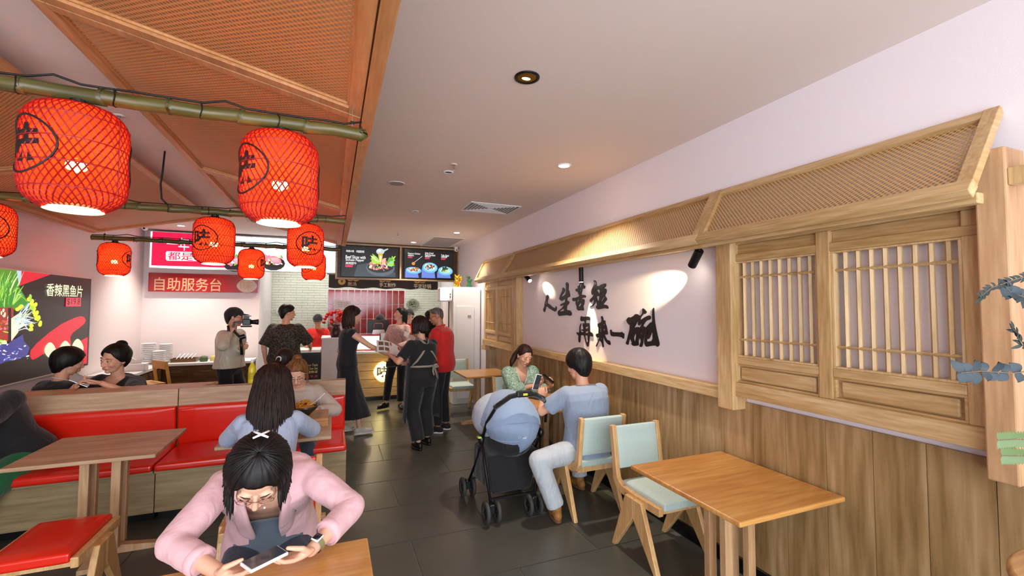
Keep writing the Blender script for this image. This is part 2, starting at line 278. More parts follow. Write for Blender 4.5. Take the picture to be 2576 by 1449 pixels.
POSTER=[('red',[(5.898,2.057),(6.396,2.054),(5.871,1.894),(5.899,1.965)]),('red',[(7.255,1.307),(7.048,1.267),(6.895,1.194),(6.825,1.128),(6.819,.977),(7.262,.976)]),('red',[(6.098,1.209),(6.11,1.244),(6.207,1.309),(6.417,1.408),(6.648,1.495),(6.922,1.559),(7.061,1.576),(7.146,1.56),(7.188,1.52),(7.154,1.478),(7.033,1.428),(6.899,1.382),(6.845,1.333),(6.873,1.227),(6.845,1.116),(6.674,1.183),(6.435,1.196),(6.309,1.179),(6.22,1.151),(6.147,1.141),(6.109,1.168)]),('ltblue',[(5.826,2.047),(5.898,2.057),(5.899,1.965),(5.871,1.896),(5.834,1.953)]),('green',[(5.521,2.056),(5.826,2.056),(5.871,1.894),(6.042,1.722),(6.046,1.678),(5.553,1.647)]),('lime','B',[(5.615,1.818),(5.604,1.917),(5.622,2.019)],.0042),('pale','B',[(5.688,1.791),(5.749,1.919),(5.842,2.054)],.0062),('pale','B',[(5.601,1.817),(5.575,1.843),(5.577,1.871)],.0105),('pale','B',[(5.608,1.786),(5.627,1.848),(5.676,1.912)],.0047),('green','B',[(5.706,1.73),(5.705,1.875),(5.734,2.022)],.0066),('lime','B',[(5.788,1.708),(5.848,1.803),(5.942,1.903)],.012),('green','B',[(5.701,1.697),(5.744,1.828),(5.818,1.963)],.0079),('lime','B',[(5.631,1.764),(5.6,1.88),(5.597,1.997)],.0047),('pale','B',[(5.677,1.679),(5.679,1.803),(5.711,1.93)],.0052),('green','B',[(5.714,1.827),(5.772,1.882),(5.862,1.941)],.0062),('pale','B',[(5.65,1.718),(5.629,1.83),(5.637,1.943)],.0051),('green2','B',[(5.578,1.797),(5.613,1.865),(5.677,1.934)],.0053),('lime','B',[(5.779,1.792),(5.722,1.889),(5.695,1.985)],.0119),('pale','B',[(5.79,1.721),(5.846,1.891),(5.936,2.069)],.007),('lime','B',[(5.603,1.733),(5.649,1.809),(5.726,1.888)],.0064),('green2','B',[(5.609,1.765),(5.568,1.868),(5.555,1.971)],.0067),('pale','B',[(5.564,1.825),(5.533,1.86),(5.529,1.895)],.0127),('lime','B',[(5.695,1.767),(5.665,1.821),(5.664,1.876)],.0048),('lime','B',[(5.575,1.807),(5.597,1.912),(5.648,2.021)],.0084),('pale','B',[(5.696,1.786),(5.646,1.838),(5.625,1.89)],.0102),('green','B',[(5.665,1.68),(5.659,1.842),(5.682,2.006)],.0085),('green2','B',[(5.615,1.765),(5.634,1.866),(5.682,1.971)],.008),('green2','B',[(5.571,1.793),(5.543,1.898),(5.542,2.003)],.0078),('lime','B',[(5.623,1.784),(5.671,1.888),(5.751,1.997)],.0119),('lime','B',[(5.662,1.694),(5.682,1.797),(5.732,1.903)],.0085),('green2','B',[(5.584,1.8),(5.635,1.84),(5.716,1.882)],.0071),('green2','B',[(5.72,1.71),(5.74,1.805),(5.791,1.901)],.0099),('lime','B',[(5.72,1.795),(5.78,1.835),(5.873,1.877)],.0109),('green2','B',[(5.631,1.737),(5.595,1.854),(5.587,1.971)],.0102),('green','B',[(5.631,1.701),(5.677,1.811),(5.753,1.924)],.0086),('green2','B',[(5.742,1.69),(5.703,1.871),(5.694,2.053)],.0044),('green2','B',[(5.763,1.82),(5.809,1.865),(5.888,1.912)],.0089),('green','B',[(5.765,1.806),(5.789,1.902),(5.845,2.0)],.0121),('pale','B',[(5.661,1.823),(5.686,1.927),(5.741,2.035)],.0095),('lime','B',[(5.596,1.777),(5.631,1.864),(5.695,1.953)],.0064),('green2','B',[(5.639,1.823),(5.699,1.896),(5.791,1.972)],.0103),('lime','B',[(5.633,1.798),(5.639,1.832),(5.673,1.867)],.0046),('green','B',[(5.781,1.711),(5.768,1.787),(5.786,1.865)],.0116),('pale','B',[(5.739,1.827),(5.789,1.926),(5.872,2.029)],.0122),('green2','B',[(5.67,1.817),(5.68,1.899),(5.72,1.984)],.0058),('lime','B',[(5.6,1.757),(5.583,1.85),(5.595,1.944)],.0097),('green','B',[(5.566,1.784),(5.574,1.869),(5.61,1.955)],.0087),('green2','B',[(5.683,1.771),(5.659,1.889),(5.663,2.007)],.0127),('green','B',[(5.711,1.73),(5.724,1.862),(5.767,1.998)],.0103),('green','B',[(5.701,1.688),(5.7,1.829),(5.73,1.971)],.0076),('green','B',[(5.624,1.741),(5.683,1.865),(5.773,1.993)],.005),('green2','B',[(5.801,1.712),(5.856,1.812),(5.916,1.825)],.0034),('pale','B',[(5.801,1.712),(5.859,1.811),(5.921,1.821)],.0034),('pale','B',[(5.801,1.712),(5.861,1.811),(5.924,1.818)],.0034),('lime','B',[(5.801,1.712),(5.899,1.799),(5.994,1.756)],.0034),('green2','B',[(5.801,1.712),(5.851,1.814),(5.906,1.833)],.0034),('lime','B',[(5.801,1.712),(5.921,1.793),(6.033,1.722)],.0034),('pale','B',[(5.801,1.712),(5.871,1.808),(5.943,1.801)],.0034),('pale','B',[(5.801,1.712),(5.871,1.808),(5.943,1.802)],.0034),('green2','B',[(5.801,1.712),(5.917,1.794),(6.025,1.729)],.0034),('lime','B',[(5.801,1.712),(5.846,1.815),(5.898,1.841)],.0034),('lime','B',[(5.801,1.712),(5.91,1.796),(6.013,1.74)],.0034),('green2','B',[(5.801,1.712),(5.857,1.812),(5.918,1.823)],.0034),('green2','B',[(5.801,1.712),(5.925,1.792),(6.041,1.715)],.0034),('lime','B',[(5.801,1.712),(5.891,1.802),(5.979,1.77)],.0034),('lime','B',[(5.801,1.712),(5.906,1.797),(6.007,1.745)],.0034),('pale','B',[(5.801,1.712),(5.859,1.812),(5.92,1.821)],.0034),('meat',[(5.55,1.679),(5.803,1.687),(5.83,1.354),(5.574,1.373)]),('rose','E',5.698,1.484,.007,-.014,-.019,-.003),('rose','E',5.747,1.511,.012,-.013,-.011,-.005),('cream','E',5.742,1.579,.016,-.014,-.015,-.008),('cream','E',5.683,1.614,-.006,-.026,-.015,.002),('brown','E',5.652,1.584,.003,-.009,-.016,-.002),('brown','E',5.686,1.6,.012,-.007,-.007,-.007),('cream','E',5.748,1.494,.01,-.009,-.01,-.005),('meat2','E',5.616,1.497,-.03,-.002,-.003,.011),('brown','E',5.581,1.617,-.032,-.004,-.003,.008),('meat2','E',5.596,1.657,-.037,-.009,-.005,.008),('rose','E',5.716,1.523,-.025,-.021,-.017,.009),('brown','E',5.71,1.508,.027,-.01,-.007,-.009),('brown','E',5.661,1.655,.012,-.009,-.014,-.009),('cream','E',5.674,1.603,.024,-.004,-.002,-.008),('meat2','E',5.634,1.521,.021,-.004,-.004,-.012),('meat2','E',5.741,1.484,.003,-.014,-.016,.0),('rose','E',5.741,1.568,-.018,-.019,-.018,.007),('cream','E',5.636,1.632,.003,-.019,-.012,-.001),('brown','E',5.639,1.527,.039,-.004,-.001,-.011),('rose','E',5.633,1.481,-.028,-.007,-.005,.008),('brown','E',5.72,1.651,.019,-.004,-.003,-.009),('meat2','E',5.69,1.552,.041,-.009,-.003,-.009),('meat2','E',5.671,1.549,.025,-.012,-.007,-.007),('meat2','E',5.643,1.537,.001,-.011,-.013,.001),('meat2','E',5.59,1.621,-.018,-.004,-.008,.013),('meat2','E',5.588,1.518,-.011,-.009,-.01,.007),('brown','E',5.725,1.603,.025,-.002,-.001,-.011),('cream','E',5.662,1.656,-.003,-.018,-.016,.002),('brown','E',5.727,1.511,.026,-.003,.0,-.009),('cream','E',5.746,1.607,-.013,-.023,-.014,.004),('cream',[(5.774,1.577),(5.925,1.643),(5.888,1.436),(5.791,1.357)]),('black',[(5.726,1.678),(5.768,1.678),(5.798,1.306),(5.755,1.309)]),('cream','E',5.638,1.375,.024,.004,.004,-.008),('pale','E',5.677,1.364,.037,.0,.002,-.009),('lime','E',5.678,1.36,.046,.0,.002,-.007),('cream','E',5.697,1.367,.018,.001,.003,-.009),('white','E',5.631,1.343,.021,-.001,.003,-.011),('lime','E',5.709,1.451,.043,-.009,-.002,-.006),('white','E',5.698,1.344,.038,-.006,-.002,-.007),('pale','E',5.695,1.349,.043,.002,.004,-.011),('lime','E',5.597,1.46,.02,-.007,-.006,-.009),('pale','E',5.689,1.364,.043,.002,.002,-.006),('lime','E',5.647,1.377,.033,-.003,.0,-.007),('cream','E',5.708,1.349,.019,.001,.002,-.006),('ltblue','B',[(5.823,1.498),(5.934,1.554),(6.054,1.56)],.005),('white','B',[(5.857,1.56),(5.959,1.526),(6.071,1.437)],.0076),('ltblue','B',[(5.814,1.572),(5.931,1.56),(6.059,1.494)],.0074),('pale','B',[(5.851,1.569),(5.961,1.576),(6.081,1.528)],.0043),('white','B',[(5.923,1.487),(5.994,1.651),(6.071,1.766)],.0056),('ltblue','B',[(5.893,1.446),(6.019,1.595),(6.156,1.697)],.0049),('white','B',[(5.868,1.452),(5.991,1.473),(6.126,1.441)],.0042),('white','B',[(5.872,1.492),(6.003,1.534),(6.145,1.524)],.005),('ltblue','B',[(5.822,1.496),(5.971,1.632),(6.133,1.723)],.0044),('ltblue','B',[(5.888,1.499),(5.987,1.538),(6.095,1.524)],.0048),('white','B',[(5.835,1.502),(5.973,1.598),(6.123,1.645)],.0055),('white','B',[(5.895,1.564),(6.01,1.658),(6.136,1.702)],.004),('white','B',[(5.885,1.492),(5.954,1.52),(6.029,1.497)],.0064),('white','B',[(5.802,1.463),(5.912,1.609),(6.033,1.709)],.0047),('white','B',[(5.904,1.535),(6.024,1.55),(6.155,1.512)],.0072),('ltblue','B',[(5.828,1.519),(5.916,1.581),(6.011,1.593)],.0037),('ltblue','B',[(5.843,1.564),(5.972,1.541),(6.112,1.462)],.0043),('white','B',[(5.876,1.547),(5.96,1.565),(6.052,1.53)],.0081),('pale','B',[(5.788,1.576),(5.924,1.612),(6.072,1.595)],.0037),('white','B',[(5.858,1.528),(5.944,1.639),(6.037,1.701)],.0067),('ltblue','B',[(5.799,1.517),(5.909,1.648),(6.028,1.733)],.0056),('white','B',[(5.874,1.556),(6.0,1.591),(6.138,1.573)],.006),('ltblue','B',[(5.788,1.571),(5.923,1.589),(6.071,1.553)],.006),('pale','B',[(5.914,1.552),(5.996,1.61),(6.086,1.615)],.0044),('white','B',[(5.856,1.486),(5.986,1.555),(6.129,1.573)],.0045),('ltblue','B',[(5.869,1.496),(6.0,1.541),(6.144,1.533)],.0041),('pale','B',[(5.817,1.446),(5.999,1.512),(6.2,1.529)],.006),('white','B',[(5.83,1.458),(5.928,1.62),(6.034,1.735)],.0068),('ltblue','B',[(5.838,1.461),(5.933,1.622),(6.036,1.735)],.0036),('white','B',[(5.797,1.459),(5.901,1.53),(6.015,1.551)],.0044),('pale','B',[(5.828,1.444),(5.952,1.588),(6.087,1.687)],.0074),('white','B',[(5.848,1.506),(5.954,1.653),(6.071,1.753)],.0037),('white','B',[(5.798,1.442),(5.946,1.506),(6.109,1.521)],.0076),('ltblue','B',[(5.834,1.528),(5.981,1.671),(6.143,1.769)],.0038),('lime','E',6.095,1.696,.025,.001,.005,-.024),('yellow','E',6.048,1.789,.018,.006,.013,-.017),('yellow','E',6.119,1.635,.023,-.006,-.013,-.022),('yellow','E',6.142,1.712,.03,-.005,-.012,-.024),('yellow','E',6.178,1.572,.026,-.008,-.014,-.02),('lime','E',6.082,1.748,.028,-.001,-.003,-.024),('yellow','E',6.176,1.57,.026,-.003,-.005,-.021),('yellow','E',6.169,1.623,.03,-.005,-.007,-.021),('yellow','E',6.071,1.723,.024,-.007,-.016,-.022),('yellow','E',6.234,1.504,.033,-.007,-.009,-.024),('yellow','E',6.11,1.672,.027,.005,.011,-.022),('yellow','E',6.143,1.604,.03,-.004,-.004,-.022),('yellow','E',6.125,1.671,.028,-.006,-.008,-.017),('yellow','E',6.21,1.571,.027,.006,.013,-.018),('lime','E',6.168,1.585,.02,.004,.014,-.022),('yellow','E',6.024,1.764,.03,.004,.009,-.021),('yellow','E',6.083,1.746,.028,-.002,-.002,-.022),('lime','E',6.066,1.678,.018,.005,.018,-.021),('yellow','E',6.152,1.571,.021,-.003,-.005,-.023),('yellow','E',6.239,1.523,.028,-.007,-.01,-.02),('yellow','E',6.194,1.56,.026,-.008,-.014,-.02),('yellow','E',6.132,1.621,.022,.003,.011,-.024),('lime','E',6.036,1.782,.022,-.004,-.01,-.024),('yellow','E',6.092,1.711,.028,.0,.0,-.02),('yellow','E',6.174,1.633,.027,.003,.008,-.019),('lime','E',6.051,1.8,.018,.004,.011,-.019),('yellow','E',6.163,1.596,.02,.006,.022,-.022),('yellow','E',6.122,1.706,.025,-.007,-.015,-.021),('yellow','E',6.212,1.579,.023,.002,.008,-.023),('yellow','E',6.03,1.762,.03,-.003,-.001,-.02),('lime','E',6.206,1.565,.025,-.008,-.013,-.018),('yellow','E',6.196,1.57,.024,-.004,-.005,-.019),('lime','E',6.089,1.681,.024,-.008,-.015,-.019),('lime','E',6.049,1.762,.024,.002,.005,-.018),('yellow','E',6.089,1.497,.037,-.002,.003,-.019),('yellow','E',6.085,1.461,.037,-.002,.001,-.021),('yellow','E',5.857,1.665,.034,.0,.001,-.019),('yellow','E',5.914,1.695,.036,.0,.001,-.019),('yellow','E',5.889,1.678,.034,.0,.001,-.019),('indigo',[(5.581,1.284),(5.791,1.357),(5.956,1.415),(5.983,1.343),(6.079,1.274),(6.043,1.197),(5.883,1.17),(5.732,1.17),(5.592,1.146)]),('lav','E',5.898,1.249,.007,.003,.004,-.003),('violet','E',5.674,1.271,.019,.008,.004,-.003),('white','E',5.693,1.243,.025,-.006,-.001,-.005),('violet','E',5.688,1.218,.006,.003,.004,-.004),('blue','E',5.652,1.335,.021,.005,.003,-.004),('indigo','E',5.79,1.271,.005,.004,.007,-.005),('white','E',6.052,1.189,.027,.003,.005,-.007),('indigo','E',5.761,1.249,.022,.008,.003,-.003),('violet','E',5.888,1.3,.02,.001,.002,-.006),('indigo','E',5.871,1.294,.023,.009,.005,-.005),('lav','E',6.05,1.164,.008,.002,.002,-.003),('indigo','E',5.849,1.186,.029,-.003,.001,-.007),('indigo','E',5.842,1.191,.03,-.009,-.002,-.004),('indigo','E',5.708,1.299,.01,.006,.006,-.004),('indigo','E',5.844,1.291,.01,.0,.001,-.005),('white','E',5.999,1.296,.019,.002,.003,-.007),('white','E',5.858,1.182,.018,.01,.005,-.004),('indigo','E',5.995,1.209,.01,-.0,.002,-.006),('violet','E',5.907,1.277,.025,-.008,-.003,-.005),('white','E',5.714,1.268,.02,-.004,-.001,-.003),('white','E',5.767,1.206,.016,-.001,.001,-.004),('violet','E',5.633,1.306,.023,.009,.006,-.006),('white','E',5.822,1.24,.018,-.006,-.003,-.006),('indigo','E',5.938,1.182,.01,.005,.008,-.006),('blue','E',5.886,1.233,.005,.005,.01,-.005),('indigo','E',5.772,1.278,.03,.003,.001,-.003),('white','E',5.764,1.225,.025,.001,.001,-.003),('blue','E',5.844,1.256,.018,.002,.003,-.006),('lav','E',5.93,1.271,.031,-.009,-.002,-.006),('indigo','E',5.806,1.209,.018,.01,.007,-.005),('lav','E',5.705,1.19,.011,.008,.006,-.005),('blue','E',5.74,1.197,.023,.007,.005,-.005),('violet','E',5.898,1.184,.026,-.007,-.002,-.006),('blue','E',5.621,1.27,.014,-.002,-.0,-.005),('lav','E',5.877,1.231,.018,.006,.005,-.005),('blue','E',5.657,1.322,.029,.0,.001,-.003),('lav','E',5.629,1.217,.013,.002,.002,-.004),('blue','E',5.824,1.179,.024,-.002,.001,-.008),('blue','E',5.829,1.247,.008,.01,.005,-.002),('violet','E',5.759,1.228,.022,.0,.001,-.003),('violet','E',5.795,1.23,.019,.002,.003,-.005),('white','E',5.735,1.33,.009,.006,.006,-.005),('violet','E',5.729,1.207,.012,.006,.005,-.005),('white','E',5.694,1.277,.017,-.003,-.001,-.007),('indigo','E',5.914,1.232,.023,-.007,-.001,-.003),('blue','E',5.928,1.183,.017,-.007,-.002,-.003),('violet','E',5.842,1.303,.022,.01,.003,-.003),('indigo','E',5.689,1.328,.028,-.007,-.001,-.006),('blue','E',5.791,1.183,.027,-.01,-.002,-.004),('lav','E',5.633,1.279,.021,.002,.003,-.006),('glow',[(6.544,1.205),(6.538,1.185),(6.521,1.162),(6.495,1.142),(6.465,1.131),(6.44,1.128),(6.415,1.136),(6.383,1.154),(6.355,1.178),(6.335,1.204),(6.327,1.224),(6.332,1.244),(6.348,1.266),(6.372,1.286),(6.401,1.298),(6.426,1.302),(6.451,1.295),(6.484,1.277),(6.514,1.253),(6.535,1.226)]),('glow',[(6.859,1.192),(6.853,1.171),(6.834,1.145),(6.805,1.124),(6.771,1.112),(6.743,1.109),(6.715,1.117),(6.68,1.137),(6.648,1.163),(6.626,1.191),(6.617,1.213),(6.622,1.234),(6.64,1.258),(6.668,1.279),(6.7,1.293),(6.727,1.297),(6.756,1.289),(6.792,1.27),(6.826,1.244),(6.85,1.215)]),('glow',[(7.145,1.173),(7.138,1.146),(7.117,1.114),(7.084,1.087),(7.046,1.071),(7.015,1.067),(6.982,1.077),(6.942,1.101),(6.906,1.134),(6.881,1.169),(6.87,1.196),(6.876,1.222),(6.896,1.253),(6.927,1.28),(6.963,1.297),(6.994,1.302),(7.026,1.293),(7.068,1.27),(7.106,1.237),(7.134,1.201)]),('T','cream2','香辣黑鱼片',(6.312,1.805),(7.06,1.948),1),('red2',[(6.703,1.795),(7.032,1.797),(7.035,1.695),(6.699,1.694)]),('T','black','$19.8',(6.724,1.707),(7.012,1.789),1),('T','gold','10000',(6.89,1.142),(7.117,1.18),1)]
POSTER_RECT=[(7.26,2.054),(7.299,.939),(5.294,2.033),(5.374,.985)]
LIGHTBOX=[('crimson',[(-2.769,2.962),(-1.331,2.943),(-1.317,2.371),(-2.769,2.371)]),('skyl',[(-1.595,2.951),(.046,2.912),(.04,2.321),(-1.722,2.348)]),('T','white','一年一碗',(-2.571,2.638),(-1.934,2.854),1),('white',[(-2.563,2.615),(-2.011,2.623),(-1.989,2.603),(-1.986,2.495),(-2.007,2.47),(-2.558,2.458),(-2.575,2.478),(-2.578,2.595)]),('T','crimson','都是料',(-2.552,2.471),(-2.011,2.61),1),('bowl','E',-1.567,2.43,.187,.008,.005,-.127),('dark','E',-1.567,2.438,.177,.007,.0,-.105),('rose','E',-1.625,2.519,.002,-.032,-.015,-.001),('rose','E',-1.469,2.531,.021,-.018,-.012,-.018),('rose','E',-1.639,2.427,-.008,-.023,-.013,.007),('lime','E',-1.536,2.524,-.01,-.051,-.019,.005),('rose','E',-1.641,2.436,.022,-.016,-.016,-.031),('rose','E',-1.662,2.548,.036,-.015,-.009,-.03),('pale','E',-1.438,2.459,-.006,-.032,-.026,.007),('rose','E',-1.445,2.583,-.031,-.019,-.008,.017),('rose','E',-1.667,2.44,-.024,-.012,-.005,.015),('rose','E',-1.679,2.51,.04,-.029,-.009,-.017),('green','E',-1.472,2.489,-.035,-.049,-.017,.016),('lime','E',-1.479,2.508,-.027,-.032,-.016,.018),('white','E',-1.504,2.47,.029,-.055,-.018,-.012),('white','E',-1.596,2.479,-.051,-.012,-.004,.029),('lime','E',-1.494,2.563,.029,-.049,-.019,-.015),('pale','E',-1.539,2.511,-.028,-.016,-.009,.022),('rose','E',-1.602,2.555,-.017,-.025,-.018,.017),('green','E',-1.668,2.475,-.04,-.031,-.009,.015),('lime','E',-1.676,2.491,-.025,-.055,-.018,.01),('pale','E',-1.649,2.527,.01,-.025,-.024,-.015),('pale','E',-1.515,2.488,-.01,-.044,-.022,.005),('white','E',-1.647,2.547,-.022,-.062,-.023,.011),('green2','E',-1.561,2.458,-.039,-.046,-.012,.014),('green2','E',-1.553,2.563,.024,-.049,-.025,-.016),('pale','E',-1.441,2.424,.009,-.045,-.014,-.004),('white','E',-1.465,2.496,-.011,-.025,-.013,.007),('rose','E',-1.54,2.498,.092,-.044,-.021,-.057),('white','B',[(-1.613,2.537),(-1.575,2.454)],.0037),('white','B',[(-1.6,2.537),(-1.562,2.455)],.0037),('white','B',[(-1.587,2.538),(-1.549,2.455)],.0037),('white','B',[(-1.574,2.539),(-1.536,2.456)],.0036),('white','B',[(-1.561,2.539),(-1.523,2.457)],.0037),('white','B',[(-1.548,2.54),(-1.51,2.457)],.0037),('white','B',[(-1.535,2.54),(-1.496,2.458)],.0037),('white','B',[(-1.522,2.541),(-1.483,2.458)],.0037),('white','B',[(-1.509,2.542),(-1.47,2.459)],.0036),('bowl','E',-.988,2.472,.185,.008,.004,-.125),('dark','E',-.988,2.48,.175,.007,.004,-.099),('green2','E',-1.092,2.585,-.017,-.02,-.011,.013),('rose','E',-.861,2.581,-.023,-.012,-.009,.02),('lime','E',-1.112,2.559,-.008,-.042,-.029,.006),('white','E',-1.079,2.524,.007,-.029,-.026,-.008),('pale','E',-.938,2.494,-.039,-.01,-.006,.028),('green2','E',-.986,2.495,.013,-.049,-.026,-.009),('pale','E',-.945,2.606,-.037,-.006,-.002,.021),('meat2','E',-1.113,2.539,-.018,-.011,-.013,.03),('white','E',-.921,2.479,-.048,-.016,-.007,.027),('white','E',-.981,2.52,-.052,-.028,-.012,.028),('pale','E',-1.089,2.48,.015,-.021,-.02,-.019),('green2','E',-.951,2.538,-.039,-.002,-.001,.02),('green2','E',-.864,2.607,.012,-.02,-.012,-.009),('rose','E',-1.092,2.53,.032,-.047,-.014,-.013),('rose','E',-.963,2.517,-.009,-.061,-.029,.006),('rose','E',-.988,2.506,-.028,-.014,-.006,.017),('pale','E',-.919,2.567,-.021,-.042,-.017,.011),('lime','E',-.993,2.545,.021,-.048,-.02,-.011),('lime','E',-1.07,2.577,.025,-.006,-.006,-.031),('rose','E',-1.122,2.601,.046,-.025,-.012,-.027),('green2','E',-1.048,2.56,-.007,-.03,-.029,.009),('pale','E',-.993,2.549,-.037,-.046,-.023,.023),('meat2','E',-1.055,2.463,-.019,-.014,-.008,.013),('white','E',-.887,2.49,.045,-.026,-.006,-.012),('rose','E',-1.076,2.585,-.029,-.033,-.015,.017),('lime','E',-1.041,2.552,.009,-.04,-.024,-.007),('rose','E',-.961,2.539,.096,-.046,-.023,-.059),('white','B',[(-1.034,2.577),(-.996,2.497)],.0037),('white','B',[(-1.021,2.578),(-.983,2.497)],.0036),('white','B',[(-1.008,2.578),(-.97,2.498)],.0037),('white','B',[(-.995,2.579),(-.957,2.498)],.0037),('white','B',[(-.982,2.58),(-.944,2.499)],.0036),('white','B',[(-.969,2.58),(-.931,2.499)],.0037),('white','B',[(-.956,2.581),(-.917,2.5)],.0036),('white','B',[(-.943,2.581),(-.904,2.5)],.0037),('white','B',[(-.93,2.582),(-.891,2.501)],.0037),('bowl','E',-.488,2.513,.183,.007,.004,-.118),('dark','E',-.489,2.521,.166,.007,.003,-.098),('lime','E',-.368,2.632,-.024,-.008,-.008,.031),('green2','E',-.606,2.582,.038,-.018,-.011,-.026),('rose','E',-.572,2.64,.037,-.025,-.014,-.027),('pale','E',-.597,2.498,-.001,-.037,-.03,.0),('rose','E',-.454,2.616,.029,.0,-.001,-.025),('green','E',-.442,2.625,-.027,-.011,-.006,.017),('pale','E',-.467,2.527,.017,-.022,-.011,-.011),('pale','E',-.466,2.634,.025,-.004,-.004,-.031),('rose','E',-.415,2.525,.025,-.043,-.01,-.007),('rose','E',-.365,2.603,-.02,-.016,-.018,.028),('lime','E',-.584,2.527,-.011,-.034,-.021,.008),('lime','E',-.433,2.513,-.025,-.035,-.02,.018),('green2','E',-.556,2.625,.003,-.032,-.023,-.004),('white','E',-.494,2.563,.036,-.003,-.002,-.021),('white','E',-.402,2.573,-.004,-.036,-.03,.002),('pale','E',-.58,2.627,-.047,-.022,-.004,.012),('pale','E',-.432,2.638,.028,-.042,-.022,-.018),('green2','E',-.539,2.629,-.025,-.026,-.02,.024),('green2','E',-.488,2.567,-.044,-.011,-.003,.02),('pale','E',-.47,2.509,-.005,-.032,-.018,.003),('meat2','E',-.421,2.557,-.033,-.008,-.006,.03),('lime','E',-.478,2.527,.018,-.06,-.017,-.006),('white','E',-.371,2.573,-.047,-.013,-.003,.013),('meat2','E',-.359,2.597,.027,-.056,-.015,-.009),('pale','E',-.542,2.554,-.02,-.016,-.008,.013),('green','E',-.462,2.656,.032,-.04,-.021,-.021),('rose','E',-.461,2.578,.094,-.043,-.021,-.056),('white','B',[(-.534,2.615),(-.496,2.536)],.0035),('white','B',[(-.521,2.615),(-.483,2.537)],.0036),('white','B',[(-.508,2.616),(-.47,2.538)],.0035),('white','B',[(-.495,2.616),(-.457,2.538)],.0036),('white','B',[(-.482,2.617),(-.444,2.539)],.0035),('white','B',[(-.469,2.618),(-.431,2.539)],.0035),('white','B',[(-.456,2.618),(-.418,2.54)],.0036),('white','B',[(-.443,2.619),(-.405,2.54)],.0035),('white','B',[(-.43,2.619),(-.392,2.541)],.0036),('T','crimson','牛肉砂锅',(-1.502,2.728),(-1.371,2.769),1),('T','crimson','鲜切羊肉',(-.963,2.717),(-.841,2.755),1)]
LB_RECT=[(-2.788,2.972),(-2.782,2.367),(.046,2.914),(.04,2.317)]
SELF=[('T','tan','自助服务台',(-2.754,1.963),(-1.798,2.186),1),('pearl',[(-1.251,2.072),(-1.26,2.041),(-1.287,2.002),(-1.327,1.967),(-1.373,1.944),(-1.409,1.935),(-1.447,1.943),(-1.492,1.965),(-1.533,1.998),(-1.562,2.035),(-1.572,2.065),(-1.563,2.096),(-1.537,2.134),(-1.498,2.169),(-1.453,2.193),(-1.416,2.202),(-1.379,2.195),(-1.333,2.173),(-1.291,2.14),(-1.262,2.103)]),('T','tan','味',(-1.517,1.981),(-1.314,2.165),1)]
SELF_RECT=[(-2.835,2.274),(-2.825,1.956),(-1.255,2.246),(-1.248,1.938)]
